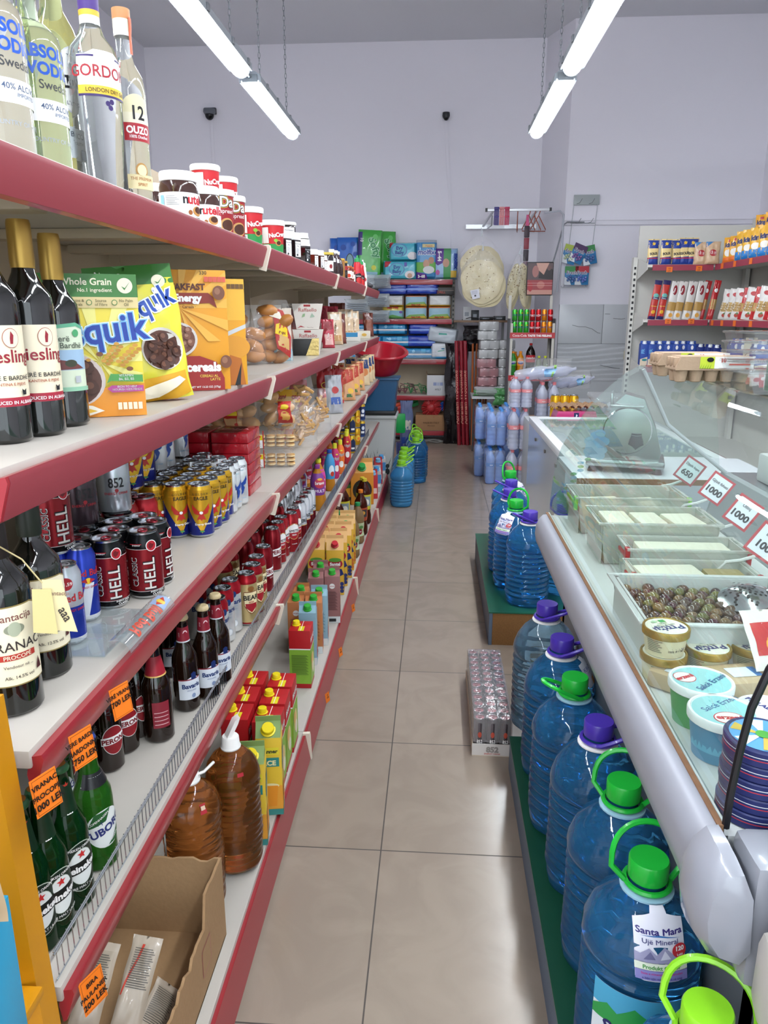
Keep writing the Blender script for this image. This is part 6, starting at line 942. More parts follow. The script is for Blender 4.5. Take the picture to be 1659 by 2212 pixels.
thing('ice_cream_counter', 'display counter', ps, 0, 0, 0, 0, 'near counter with red panels, grey tubes and green-tinted glass')
# --- food in the display
milky = film('milky_plastic', 'e6e8e2', .42, .25, 1.2); brine = mat('cloudy_brine', 'cfc896', .15, trans=.25, ior=1.2)
def tub4(key, w, d, h, hc, liq):
    g = G(); t = .003; k = .02
    for s in (1, -1):
        g.prism([(-w / 2 + k, .001), (w / 2 - k, .001), (w / 2, h), (-w / 2, h)], s * d / 2, s * d / 2 - s * t, milky, 'y'); g.prism([(-d / 2, .001), (d / 2, .001), (d / 2, h), (-d / 2, h)], s * (w / 2 - k * .3), s * (w / 2 - k * .3) - s * t, milky, 'x')
    g.box(-w / 2 + k, -d / 2, 0, w / 2 - k, d / 2, .003, milky)
    r = G(); rm = milky; r.box(-w / 2 - .008, -d / 2 - .008, h - .004, w / 2 + .008, -d / 2 + .001, h + .004, rm, .002); r.box(-w / 2 - .008, d / 2 - .001, h - .004, w / 2 + .008, d / 2 + .008, h + .004, rm, .002); r.box(-w / 2 - .008, -d / 2, h - .004, -w / 2 + .001, d / 2, h + .004, rm, .002); r.box(w / 2 - .001, -d / 2, h - .004, w / 2 + .008, d / 2, h + .004, rm, .002)
    ps = [('container', g), ('rim', r)]
    if liq: q = G(); q.box(-w / 2 + k, -d / 2 + .005, .004, w / 2 - k, d / 2 - .005, h * liq, brine); ps.append(('brine', q))
    if hc:
        for s in (-1, 1):
            q = G(); q.box(s * (w / 2 + .009), -d / 2 + .01, h - .03, s * (w / 2 + .002), d / 2 - .03, h - .018, C(hc, .3), .003); q.box(s * (w / 2 + .011), -d / 2 - .002, h - .045, s * (w / 2 - .002), -d / 2 + .02, h + .004, C(hc, .3), .003); ps.append(('clip_handle', q))
    KIND[key] = Kind('food_container', 'food container', ps)
tub4('tubA', .38, .20, .13, '7ac83a', .55); tub4('tubB', .36, .21, .13, None, .8); tub4('tubC', .33, .13, .10, 'b8222c', .4); tub4('tubD', .32, .13, .08, 'b8222c', .3)
for k, x, y, lb in (('tubA', .69, 2.69, 'clear food container with green clips at the far end'), ('tubB', .69, 2.36, 'large milky container of white cheese in brine'), ('tubC', .725, 2.155, 'milky container with red clips, farther one'), ('tubD', .70, 1.99, 'milky container with red clips next to the olives')): place(k, x, y, ZD + .001, 0, lb)
chz = mat('white_cheese', 'dcd8c4', .6, bump=.3, bscale=60); chm = lambda w, d, h, m=chz: (lambda g: g.box(-w / 2, -d / 2, 0, w / 2, d / 2, h, m, .008))(G())
for i, (x, y, w, d, zz, hh) in enumerate([(.58, 2.36, .085, .15, .105, .022), (.68, 2.36, .085, .14, .105, .02), (.79, 2.36, .1, .14, .105, .018), (.62, 2.69, .12, .13, .074, .025), (.76, 2.69, .1, .12, .074, .025)]): thing('cheese_block', 'cheese', [('cheese', chm(w, d, hh))], x, y, ZD + .001 + zz, .05 * i, 'white cheese block in the %s container, %s from the left' % (('large milky', 'green-clipped')[i > 2], nth(i if i < 3 else i - 3)))
thing('cheese_slab', 'cheese', [('cheese', chm(.26, .09, .03))], .725, 2.155, ZD + .066, 0, 'long white cheese slab in the farther red-clipped container')
thing('cheese_slab', 'cheese', [('cheese', chm(.17, .09, .03))], .64, 1.99, ZD + .048, .1, 'pale cheese slab in the nearer red-clipped container'); thing('pickle_portion', 'food', [('pickles', chm(.1, .07, .025, mat('pickle_brown', '9a8a58', .5, bump=.5, bscale=80)))], .79, 1.99, ZD + .048, 0, 'brownish portion beside the pale cheese slab')
# olive tray
tw = mat('white_tray_plastic', 'c6cac8', .3); g = G(); ox, oy, ow, od, oh = .66, 1.705, .40, .31, .10
g.box(ox - ow / 2 + .02, oy - od / 2 + .015, ZD + .001, ox + ow / 2 - .02, oy + od / 2 - .015, ZD + .006, tw)
for s in (-1, 1):
    g.prism([(ox - ow / 2 + .02, ZD + .001), (ox + ow / 2 - .02, ZD + .001), (ox + ow / 2, ZD + oh), (ox - ow / 2, ZD + oh)], oy + s * (od / 2 - .006), oy + s * (od / 2), tw, 'y'); g.prism([(oy - od / 2 + .0, ZD + .001), (oy + od / 2, ZD + .001), (oy + od / 2, ZD + oh), (oy - od / 2, ZD + oh)], ox + s * (ow / 2 - .014), ox + s * (ow / 2 - .008), tw, 'x')
r = G(); z = ZD + oh; r.box(ox - ow / 2 - .012, oy - od / 2 - .012, z, ox + ow / 2 + .012, oy - od / 2 + .002, z + .006, tw, .002); r.box(ox - ow / 2 - .012, oy + od / 2 - .002, z, ox + ow / 2 + .012, oy + od / 2 + .012, z + .006, tw, .002); r.box(ox - ow / 2 - .012, oy - od / 2, z, ox - ow / 2 + .002, oy + od / 2, z + .006, tw, .002); r.box(ox + ow / 2 - .002, oy - od / 2, z, ox + ow / 2 + .012, oy + od / 2, z + .006, tw, .002)
thing('olive_tray', 'tray', [('tray', g), ('rim', r)], 0, 0, 0, 0, 'white plastic tray full of olives in the display')
om = [mat('olive_brown', '4a3626', .18, coat=.5), mat('olive_green', '5c5a2a', .18, coat=.5), mat('olive_purple', '3c1f26', .18, coat=.5), mat('olive_tan', '6a5232', .18, coat=.5)]
for i, m in enumerate(om): KIND['olive%d' % i] = Kind('olive', 'olive', [('olive', (lambda g: g.ell((0, 0, 0), (.0165, .013, .0125), m, 12))(G()))])
rnd = random.Random(3); on_ = ['brown', 'green', 'purple', 'tan']
n = 0
for iy in range(11):
    for ix in range(13):
        k = rnd.choice([0, 0, 1, 2, 3]); x = ox - .17 + ix * .0283 + (.014 if iy % 2 else 0); y = oy - .135 + iy * .0267
        if x > ox + .175: continue
        place('olive%d' % k, x + rnd.uniform(-.003, .003), y + rnd.uniform(-.003, .003), ZD + .066 + rnd.uniform(0, .012), rnd.uniform(0, 3), 'whole %s olive in the white tray' % on_[k], 'whole %s olives in the white tray' % on_[k], rx=rnd.uniform(-.5, .5), ry=rnd.uniform(-.5, .5))
g = G(); g.box(ox - .17, oy - .135, ZD + .007, ox + .17, oy + .135, ZD + .062, om[0]); thing('olive_bed', 'olives', [('olives', g)], 0, 0, 0, 0, 'lower layer of dark olives in the white tray').__setitem__('kind', 'stuff')
# slotted spoon
g = G(); n = 20; R = .062; sp = mat('spoon_steel', 'b9bcbe', .15, 1.)
vs = [(R * (j / 6) * cos(2 * pi * i / n), R * (j / 6) * sin(2 * pi * i / n), .02 * (1 - (j / 6) ** 2)) for j in range(7) for i in range(n)]
g.add(vs, [(j * n + i, j * n + (i + 1) % n, (j + 1) * n + (i + 1) % n, (j + 1) * n + i) for j in range(6) for i in range(n)], sp, True)
h_ = art([('d', R * q * .16 * cos(a * 1.05 + q), R * q * .16 * sin(a * 1.05 + q), .0035, .0035, blk) for q in (1.2, 2.4, 3.6, 4.8) for a in range(6)], lambda u, v, o: Vector((u, v, .02 * (1 - (u * u + v * v) / R / R) + .001 + o)))
k = G(); k.tube([(.05, .0, .005), (.1, .0, .03), (.2, .02, .05), (.26, .03, .045)], .0035, sp, 6)
thing('slotted_spoon', 'spoon', [('bowl', g), ('holes', h_), ('handle', k)], .745, 1.735, ZD + .098, .1, 'steel slotted spoon resting on the olives', None, ry=radians(-14), rx=radians(10))
# spreads and cheeses
vm = C('e0d6b0'); gl2 = mat('gold_lid', 'a88a3e', .3, .5)
def lowtub(key, r, h, body, rim, lidtop, els_lid, els, name='margarine_tub', taper=.84):
    g = G(); g.lathe([(r * taper, 0), (r * taper, .002), (r * .985, h - .014)], C(body), 32); l = G(); l.lathe([(r * 1.0, h - .018), (r * 1.05, h - .016), (r * 1.06, h - .003), (r * 1.03, h), (r * .97, h), (r * .95, h - .002), (.001, h - .002)], rim if not isinstance(rim, str) else C(rim), 32)
    P = [(r * taper, 0), (r * .985, h)]
    KIND[key] = Kind(name, 'tub', [('tub', g), ('lid', l), ('lid_print', art([('d', 0, 0, r * .93, r * .93, C(lidtop))] + els_lid, top(h - .002))), ('label', art(els, cyl(r, P), .008))])
lowtub('vitam', .046, .058, 'e2d8b4', gl2, 'e4e2d0', [('t', 'Βιτάμ', 0, .0, .027, C('2a3070'), pi, .05), ('t', '100% ΦΥΤΙΚΟ', 0, .008, .008, C('4a5a4a'), pi), ('r', .0, .02, .014, .032, C('3a9a4a')), ('d', -.012, .026, .008, .005, C('a8c8a0')), ('t', 'VEGAN', 0, .016, .007, C('4a7a4a'), pi)], [('t', 'Βιτάμ', .0, .022, .022, C('2a3070'), 0, .05), ('t', '100% ΦΥΤΙΚΟ', 0, .014, .007, C('3a3a3a')), ('p', [(-.006, .042), (0, .046), (.006, .042), (0, .038)], C('5a90c8')), ('r', .03, .03, .038, .04, C('3a9a4a')), ('r', .042, .014, .056, .04, C('8a8a8a'))] + lines(-.07, -.035, .012, .04, 7, C('7a7a6a')))
lowtub('erzeni', .056, .085, '2a9a50', 'e8eceb', '8fc6c8', [('d', -.02, .022, .021, .021, C('c03038')), ('d', -.02, .022, .0195, .0195, C('e8e4e0')), ('t', 'erzeni', -.02, .017, .0155, C('c03038'), 0, .06), ('t', 'Salcë Erzeni', .012, -.02, .019, C('22558a'), .25, .01)], [('t', 'Salcë', 0, .04, .02, C('1a4a30'), 0, .03), ('t', 'Erzeni', 0, .022, .02, C('1a4a30'), 0, .03), ('d', -.05, .045, .014, .016, C('1f6a3a'))], 'sour_cream_tub', .8)
lowtub('erzeni_blue', .056, .085, '3a8ab0', 'e8eceb', '8fc6c8', [('t', 'Salcë Erzeni', .01, .018, .019, C('22558a'), .4, .01), ('d', -.005, -.025, .026, .02, C('c03038')), ('d', -.005, -.025, .024, .018, C('e8e4e0')), ('t', 'erzeni', -.005, -.03, .0175, C('c03038'), -.2, .06)], [('r', -.1, .02, .1, .05, C('5ab0d0'))], 'sour_cream_tub', .8)
lowtub('plain', .038, .085, 'dfe2de', 'dcdcd4', 'e6e6e0', [], [('p', [(-.1, .0), (.1, 0), (.1, .03), (-.1, .045)], C('4a9a3a')), ('d', -.02, .06, .014, .01, C('8a2030'))], 'yoghurt_tub', .85)
lowtub('phil', .055, .06, 'dcdfe6', 'e6e8ee', 'd8dbe6', [('t', 'PHILADELPHIA', 0, .0, .0155, C('2a2f70'), -1.2, .05)], [], 'cream_cheese_tub')
F_deli = [('vitam', 1424, 1350, .14, .064, 'cream and gold margarine tub on top of another', pi), ('vitam', 1440, 1420, .08, 0, 'margarine tub under the stacked one', pi - .2), ('vitam', 1523, 1393, .064, 0, 'margarine tub right of the stack', pi + .2), ('vitam', 1618, 1388, .064, 0, 'margarine tub at the right, third along', pi + .1)]
p = at(1424, 1350, ZD + .118)
place('vitam', p.x + .015, p.y, ZD + .059, .35, 'cream and gold margarine tub on top of another'); place('vitam', p.x + .015, p.y, ZD + .0008, .7, 'cream and gold margarine tub under the stacked one')
for px, py, lb, rz in ((1524, 1393, 'margarine tub right of the stacked pair', .3), (1620, 1388, 'margarine tub farthest right of the row', .5)): p = at(px, py, ZD + .06); place('vitam', p.x + .006, p.y, ZD + .0008, rz, lb)
for k, px, py, h, lb, rz in (('erzeni', 1498, 1482, .083, 'white-lidded sour cream tub with green side', .5), ('erzeni_blue', 1543, 1550, .083, 'white-lidded sour cream tub with blue side', .2)): p = at(px, py, ZD + h); place(k, .508, 1.325 if k == 'erzeni' else 1.212, ZD + .0008, rz, lb)
p = at(1582, 1598, ZD + .083); place('plain', .567, 1.137, ZD + .0008, .2, 'plain white-lidded tub in front of the sour cream'); p = at(1625, 1535, ZD + .058); place('phil', p.x + .03, p.y + .0, ZD + .0008, .2, 'flat cream cheese tub with purple lettering')
g = G(); nv = C('22285c'); g.lathe([(.058, 0), (.06, .002), (.06, .011, C('b8303a')), (.06, .0125, nv), (.06, .016, C('d8d8dc')), (.06, .0172, nv), (.0605, .024), (.059, .026)], nv, 40)
tp_ = [('d', 0, 0, .052, .052, C('5a9ad0'))] + [('p', [(0, 0), (.05 * cos(a * pi / 3), .05 * sin(a * pi / 3)), (.05 * cos((a + .5) * pi / 3), .05 * sin((a + .5) * pi / 3))], C('c8a84a' if a % 2 else 'e8e4d8')) for a in range(6)] + [('d', 0, 0, .012, .012, C('4a9a3a'))]
KIND['round_cheese'] = Kind('round_cheese_box', 'cheese box', [('box', g), ('top_print', art(tp_, top(.026))), ('label', art([('d', .01, .006, .011, .005, C('c8303a')), ('r', .03, .003, .05, .010, C('c8c8cc'))], cyl(.0602), .006))])
p = at(1612, 1632, ZD + .135)
for i in range(5): place('round_cheese', .504 + .002 * (i % 2), 1.052, ZD + .0008 + .0265 * i, .3 * i, 'round navy cheese box in the stack, %s from the bottom' % nth(i), 'stacked round cheese boxes', sc=.92, scz=1)
sl = mat('vacuum_packed_cheese', 'c0a888', .3, coat=.4); 
for i, (px, py, w, d, rz, lb) in enumerate([(1440, 1470, .12, .07, -.7, 'beige wrapped cheese block near the glass'), (1590, 1470, .17, .09, .2, 'beige wrapped cheese block with white label')]):
    p = at(px, py, ZD + .02); thing('wrapped_cheese', 'cheese', [('block', (lambda g: g.box(-w / 2, -d / 2, 0, w / 2, d / 2, .038, sl, .01))(G())), ('label', art([('r', -.03, -.02, .035, .02, C('d8e0ea')), ('r', .02, -.02, .035, .02, C('4a7ab8'))], top(.0385)))], p.x + (.01 if i else .03), p.y, ZD + .001, rz, lb)
bag('red_pack', .1, .13, .02, 'd8d4cc', [('r', -.04, .03, .04, .1, C('b8282a')), ('d', 0, .05, .02, .02, C('e0a03a'))], name='cheese_pack', gus=0, wr=.003); p = at(1655, 1490, ZD); place('red_pack', p.x + .02, p.y, ZD + .045, .2, 'red and yellow cheese pack leaning at the right', rx=radians(-40))
# price signs on clips
for i, (px, py, a, b, z) in enumerate([(1490, 1017, 'Djath lope', '650', 1.02), (1548, 1055, 'Gjizë fshati', '1000', 1.02), (1605, 1107, 'Ullinj', '1000', 1.0), (1657, 1172, 'Djath', '100', .99)]):
    p = at(px, py, z); g = G(); g.box(-.038, -.002, -.045, .038, .002, .045, C('b8323a')); g2 = G(); g2.box(-.031, -.003, -.038, .031, -.002, .038, C('dfe2ea'))
    w_ = art([('t', a, 0, .014, .0125, C('2a2a30'), .0, .02), ('t', b, -.002, -.022, .028, C('1c1c22'), 0, .04)], flat(-.003)); k = G(); k.tube([(0, .0, -.045), (-.02, .01, -.075), (-.045, .02, -.10), (-.05, .02, -.135)], .0045, C('d8dad8'), 6)
    o = thing('price_sign', 'price sign', [('frame', g, 'red frame'), ('card', g2), ('writing', w_), ('clip_stem', k, 'white clip stem')], p.x, p.y, z, -.35, 'red-framed price card on a white clip, %s from the far end' % nth(i)); o.rotation_euler = (radians(-20), radians(30), radians(-30)); o.scale = (1.05, 1.05, 1.05)
# on the glass top: egg cartons, clear boxes, green box
pulp = mat('egg_carton_pulp', 'a48c74', .9, bump=.4, bscale=140, var=.06)
def eggc():
    b = G(); n = 5; w = .2
    for i in range(n):
        for j in range(2): c = (-.08 + .04 * i, -.02 + .042 * j + .02); b.lathe([(.011, 0), (.014, .002), (.0185, .026), (.0205, .034)], pulp, 10, TR(c[0], c[1], 0))
    b.box(-.102, -.024, .032, .102, .066, .036, pulp, .001); l = G()
    l.prism([(-.102, .036), (-.096, .05), (-.088, .068), (.096, .068), (.102, .036)], -.024, .066, pulp, 'y'); 
    for i in range(3): l.box(-.104 + .0, -.012 + i * .028, .04, -.085, .004 + i * .028, .066, pulp, .006)
    e = [('r', -.04, .037, .1, .0675, C('dedcd8')), ('r', -.04, .037, -.002, .0675, C('b8c838'))] + [('p', [(-.04 + .006 * i, .037), (-.037 + .006 * i, .037), (-.034 + .006 * i, .05)], C('7a9a2a')) for i in range(5)] + [('d', -.014, .06, .009, .006, blk), ('t', '10', .02, .054, .014, C('c03a2a'), 0, .05), ('t', 'Galba', .052, .056, .008, C('8a8478')), ('d', .082, .058, .006, .006, C('c03a2a')), ('r', .035, .046, .09, .05, C('c84a3a'))]
    return [('carton', b), ('lid', l), ('printed_band', art(e, flat(-.0245)), 'white and lime printed band')]
KIND['eggc'] = Kind('egg_carton', 'egg carton', eggc())
p = at(1517, 822, 1.414); place('eggc', .70 + .035, 2.10, 1.415, .02, 'grey pulp egg carton with printed band, nearer one', sc=1.0); place('eggc', .745, 2.30, 1.415, .03, 'grey pulp egg carton behind the printed one', sc=1.0)
cbx = film('clear_rigid_box', 'fafcfc', .04, .05, 1.2)
for i in range(5): g = G(); g.prism([(-.085, 0), (.085, 0), (.1, .045), (-.1, .045)], -.07, .07, cbx, 'y'); g.box(-.104, -.075, .045, .104, .075, .05, cbx, .002); thing('clear_food_box', 'plastic box', [('box', g)], .79 - .0, 1.83, 1.416 + .022 * i, .1, 'clear plastic food box in the stack on the glass top, %s' % nth(i), 'clear boxes on the glass top')
g = G(); g.box(-.09, -.06, 0, .09, .06, .09, mat('green_carton_board', '2a6a3a', .5), .001); g2 = G(); g2.box(-.02, -.062, .0, .05, -.0605, .06, C('a88a60')); g2.box(-.07, -.0615, .084, .09, -.0605, .092, C('a88a60')); thing('display_box', 'box', [('box', g), ('cutout', g2, 'brown cut-out')], .865, 1.80, 1.416, -.1, 'green cardboard display box at the right frame edge')
# slicer on its white table beyond the counter
g = G(); g.box(.62, 3.26, .875, 1.5, 3.78, .9, C('c9cbd0'), .002); g2 = G(); g2.box(.62, 3.255, .874, 1.5, 3.26, .899, chip); l = []
for x in (.81, 1.44):
    for y in (3.30, 3.72): q = G(); q.box(x - .02, y - .02, 0, x + .02, y + .02, .874, C('8e9090')); l.append(('leg', q))
thing('work_table', 'table', [('table_top', g), ('edge_strip', g2, 'bare chipboard edge')] + l, 0, 0, 0, 0, 'white-topped table with chipboard edge carrying the slicer')
st = mat('slicer_aluminium', 'a8acac', .22, .85); g = G(); g.prism([(-.12, .05), (.14, .05), (.15, .09), (.12, .2), (.06, .33), (-.02, .35), (-.07, .3), (-.11, .16)], -.07, .07, st, 'y', smooth=False); g.box(-.17, -.1, .025, .17, .14, .06, st, .012)
b = G(); b.lathe([(.001, .0), (.1, .0), (.105, .008), (.1, .014)], mat('slicer_blade', 'c9cccc', .12, 1.), 28, TR(.0, -.073, .19, 0, pi / 2)); k = G()
k.lathe([(.012, 0), (.012, .02), (.03, .022), (.03, .045), (.001, .048)], C('1c2420', .4), 10, TR(.04, -.09, .15, 0, pi / 2), rad=lambda r, z, a: r * (1 + .15 * cos(5 * a))); tr_ = G(); tr_.box(-.08, -.16, .30, .06, -.0, .312, st, .003); tr_.box(-.08, -.16, .31, -.07, 0, .36, st, .003)
fe = []
for x in (-.14, .14):
    for y in (-.07, .11): q = G(); q.lathe([(.022, 0), (.016, .02), (.012, .03)], C('4a1c1c', .4), 12, TR(x, y, 0)); fe.append(('rubber_foot', q))
thing('meat_slicer', 'slicer', [('body', g), ('blade', b), ('thickness_knob', k, 'black knob'), ('carriage', tr_)] + fe, .87, 3.46, .901, -.25, 'steel meat slicer behind the display glass')
for i, (x, y, s) in enumerate([(1.25, 1.75, 1.), (1.28, 2.05, .8)]): bag('plastic_wad', .26, .12, .14, cloudbag, name='plastic_bag', gus=0, wr=.03, sd=30); place('plastic_wad', x, y, 1.021, .5 * i, 'crumpled clear bag on the steel rear worktop, %s' % ('nearer', 'farther')[i], sc=s)
g = G(); g.box(1.14, 2.2, 1.021, 1.36, 2.7, 1.12, whe, .01); g.box(1.2, 2.3, 1.12, 1.3, 2.5, 1.16, C('5a5e60'), .01); thing('counter_scale', 'scale', [('scale', g)], 0, 0, 0, 0, 'pale grey scale housing on the rear worktop')
# ================================================================= back shelving with nappies and household goods
YF = 9.62; BX0, BX1 = -1.12, .175; BZ = [(.15, .2), (.60, .2), (1.05, .1), (1.54, .1), (2.01, .1)]
ps = []; g = G(); g.box(BX0, YB - .03, .05, BX1, YB - .005, 2.06, bkm); ps.append(('back_panel', g))
for x in (BX1 + .005,):
    g = G(); g.box(x, YB - .06, 0, x + .035, YB - .02, 2.08, C('c4bfb6')); 
    for k in range(34): g.box(x + .008, YB - .0612, .15 + .055 * k, x + .026, YB - .0598, .175 + .055 * k, blk)
    ps.append(('upright', g, 'slotted upright'))
    g = G(); g.box(x, YF + .02, 0, x + .03, YB - .06, .14, C('b8b0a4')); ps.append(('foot', g))
for z, _ in BZ:
    g = G(); g.box(BX0, YF, z - .025, BX1, YB - .03, z, shm, .002); r = G(); r.box(BX0, YF - .012, z - .062, BX1, YF - .001, z - .004, redm, .002); b = G(); b.prism([(YF + .02, z - .025), (YB - .06, z - .025), (YB - .06, z - .1)], BX1 - .004, BX1, C('c4bfb6'), 'x'); ps.append(('shelf', g, None, [('price_rail', r, 'red price rail'), ('bracket', b)]))
thing('back_shelving', 'shelving unit', ps, 0, 0, 0, 0, 'wall shelving with red rails against the back wall, stacked with nappy packs')
def pk(key, w, h, d, c, els=(), nm='nappy_pack', wr=.01, bands=None, m=None, bump=0):
    mm = m or mat('pack_' + c, c, .25, coat=.4, bump=.4, bscale=25); f = surf(w, h, d, 0, wr=wr, sd=len(key) * 3.1)
    g2 = surf(w, h, d, 0, wr=wr, sd=len(key) * 3.1)
    def F(s, t, k, o=0):
        a = max(0., 1 - abs(s) ** 8) ** .5; b = max(0., 1 - abs(2 * t - 1) ** 8) ** .5; th = d / 2 * (.35 + .65 * a * b) if abs(s) < 1 and 0 < t < 1 else d / 2 * .3
        n = wr * .5 * noise.noise(Vector((s * 3 + len(key), t * 4, k))); return Vector((s * w / 2 * (1 - .04 * (2 * t - 1) ** 4), -k * (th + o) + n, t * h))
    g = bagG(F, mm, 14, 14, [(z, mat('pack_' + q, q, .25, coat=.4)) for z, q in bands] if bands else None)
    # close the rim
    nx = 14; rim = []
    for j in range(nx): rim += [(-1 + 2 * j / nx, 0)]
    for j in range(14): rim += [(1, j / 14)]
    for j in range(nx): rim += [(1 - 2 * j / nx, 1)]
    for j in range(14): rim += [(-1, 1 - j / 14)]
    vs = [F(s, t, 1) for s, t in rim] + [F(s, t, -1) for s, t in rim]; n = len(rim); g.add(vs, [(i, (i + 1) % n, n + (i + 1) % n, n + i) for i in range(n)], mm, True)
    p_ = [('pack', g)]
    if els: p_.append(('print', art(list(els), lambda u, v, o: F(max(-.999, min(.999, u / (w / 2))), max(.001, min(.999, v / h)), 1, o), w / 14, .002, .0006, h / 14)))
    KIND[key] = Kind(nm, 'pack', p_)
ev = [('d', -.04, .12, .095, .075, C('5a7ab8')), ('d', -.04, .12, .085, .066, C('5cb8c8')), ('t', 'Evy', -.04, .125, .06, C('1f3f8c'), 0, .04), ('t', 'Baby', -.04, .075, .055, C('1f3f8c'), 0, .04), ('p', [(-.19, .21), (-.11, .21), (-.15, .15), (-.19, .14)], C('b83040')), ('d', .12, .055, .06, .045, C('e8e4e4')), ('d', .12, .045, .03, .028, C('c8a088')), ('r', .05, .15, .085, .2, C('5a5aa8'))]
pk('evy', .42, .22, .16, '4ab0c4', ev); pk('evy2', .33, .21, .16, '4ab0c4', ev[:6])
pk('molfix', .26, .46, .15, '3a88c0', [('r', -.13, .08, .13, .2, C('6ab04a')), ('t', 'molfix', 0, .29, .08, ww, 0, .09), ('t', 'molfix', 0, .29, .08, C('1f3f9c'), 0, .03), ('d', .0, .18, .04, .05, C('c89a80')), ('d', .06, .22, .035, .04, C('b88a70')), ('d', .03, .11, .07, .045, C('dcdcdc')), ('p', [(-.13, .0), (.02, .0), (.0, .06), (-.13, .09)], C('5a2a8c')), ('t', '3–68', -.06, .02, .045, ww, 0, .05), ('r', -.05, .37, .1, .41, C('d8c890')), ('t', 'Megapack', .03, .38, .022, C('b8303a'))], bands=[(.9, 'b8c0cc')])
pk('molfix_p', .29, .36, .15, '8ab0d8', [('r', -.145, .2, -.02, .36, C('5a2a8c')), ('p', [(-.145, .2), (-.02, .25), (-.02, .2), (-.1, .16)], C('5a2a8c')), ('r', -.03, .0, .06, .36, C('4a9a5a')), ('t', '5–44', -.1, .27, .06, ww, -pi / 2, .05), ('t', 'molfix', .1, .21, .07, C('1f3f9c'), -pi / 2, .06), ('d', -.0, .19, .04, .05, C('c89a80')), ('r', .06, .02, .13, .1, C('e0b84a')), ('d', -.1, .08, .025, .03, C('b85a9a'))])
pk('softy', .30, .58, .14, '4ab04a', [('r', -.15, .28, -.1, .55, C('3a2f7a')), ('t', 'Softy', .02, .36, .12, C('a8d8b0'), -1.2, .08), ('t', 'Softy', .02, .36, .12, C('2a8a4a'), -1.2, .02), ('d', .05, .14, .03, .03, C('d8d84a')), ('d', -.09, .2, .02, .02, C('2a3a8a')), ('d', .06, .5, .03, .03, C('6ac86a')), ('r', -.15, .03, .1, .09, C('9ac8d8')), ('t', '10', -.122, .46, .05, ww, -pi / 2)])
pk('bluewipe', .28, .5, .12, '2a6ac8', [('d', -.05, .38, .035, .035, C('1f4fa8')), ('d', .07, .42, .03, .03, C('1f4fa8')), ('d', .03, .22, .05, .09, blk), ('d', .03, .22, .04, .08, C('8ab0b8')), ('d', .1, .3, .03, .03, C('1f4fa8'))])
pk('royal', .42, .16, .25, '1f3fa8', [('r', -.2, .055, .2, .075, C('8aa8e8'))]); pk('sky', .40, .14, .2, '2a8cc0', [('r', -.2, .05, .2, .07, ww), ('d', -.08, .1, .02, .02, C('8ac8e8')), ('r', .02, .08, .08, .13, C('5ab0d8'))])
pk('white_blue', .34, .27, .2, 'cfd3d8', [('r', -.17, .0, .17, .04, C('2a8ac0')), ('p', [(-.06, .12), (.06, .14), (.05, .15), (-.05, .135)], C('3a9a7a')), ('d', .03, .17, .03, .012, C('3a7a9a'))]); pk('white_grey', .40, .2, .2, 'b4bcc4', [('p', [(-.05, .1), (.06, .11), (.05, .13), (-.05, .12)], C('3a9a8a'))])
for k, c, o in (('wipe_w', 'd4d4d2', [('r', -.14, .0, .14, .02, C('d8b83a'))]), ('wipe_y', 'd8c050', [('r', -.14, .0, .14, .1, C('8ab8c8')), ('p', [(-.14, .02), (.0, .05), (.14, .02), (.14, .0), (-.14, .0)], C('6aa85a')), ('t', 'Baby Puffy', 0, .125, .035, C('b8303a'), 0, .05), ('d', .1, .08, .02, .015, C('7a5aa8'))]), ('wipe_o', 'dc8048', [('r', -.13, .02, .13, .13, C('9ac0d0')), ('p', [(-.13, .02), (.13, .02), (.1, .06), (-.08, .05)], C('7aa85a')), ('p', [(-.14, .0), (.14, .0), (.14, .035), (-.14, .02)], C('e0c050')), ('t', 'Baby Puffy', 0, .012, .028, C('b8303a'), 0, .04)])): pk(k, .275, .15, .2, c, o, 'wipes_pack')
def B(k, px, py, label, ytop=None, dx=0, rz=0, y=None, **kw):
    yy = y or YF + .14; p = aty(px, py, yy); return place(k, p.x + dx, yy, p.z, rz, label, **kw)
def bs(k, x, z, label, group=None, y=YF + .13, **kw): return place(k, x, y, z + .001, kw.pop('rz', 0), label, group, **kw)
z5 = 2.01; bs('bluewipe', -1.12, z5, 'blue wipes pack on the top back shelf', rz=-.05); bs('bluewipe', -1.22, z5, 'blue pack half hidden behind the wipes pack', y=YF + .22); bs('softy', -.86, z5, 'green paper pack standing on the top back shelf, nearer', rz=.15, y=YF + .08, ry=.04); bs('softy', -.68, z5, 'second green paper pack behind the first', rz=.4, y=YF + .25); bs('evy', -.47, z5, 'light blue nappy pack, lower of two', y=YF + .09); bs('evy2', -.44, z5 + .221, 'light blue nappy pack on top of the other', y=YF + .1); bs('molfix', -.15, z5, 'tall nappy pack with white lettering', y=YF + .09); bs('molfix_p', .09, z5, 'purple and green nappy pack at the right shelf end', y=YF + .09)
z4 = 1.54
for i, (k, x, l) in enumerate([('wipe_y', -.56, 'left'), ('wipe_o', -.27, 'middle'), ('wipe_o', .02, 'right')]): bs(k, x, z4, 'printed wipes pack, bottom row, ' + l, 'bottom row of wipes')
for i, (k, x, l) in enumerate([('wipe_w', -.56, 'left'), ('wipe_o', -.27, 'middle'), ('wipe_w', .02, 'right')]): bs(k, x, z4 + .15, 'wipes pack, second row, ' + l, 'second row of wipes', scz=.9)
for x, l in ((-.56, 'left'), (-.2, 'right')): bs('royal', x, z4 + .29, 'royal blue pack on the wipes, ' + l, 'royal blue packs above the wipes', sc=.9 if x < -.5 else 1)
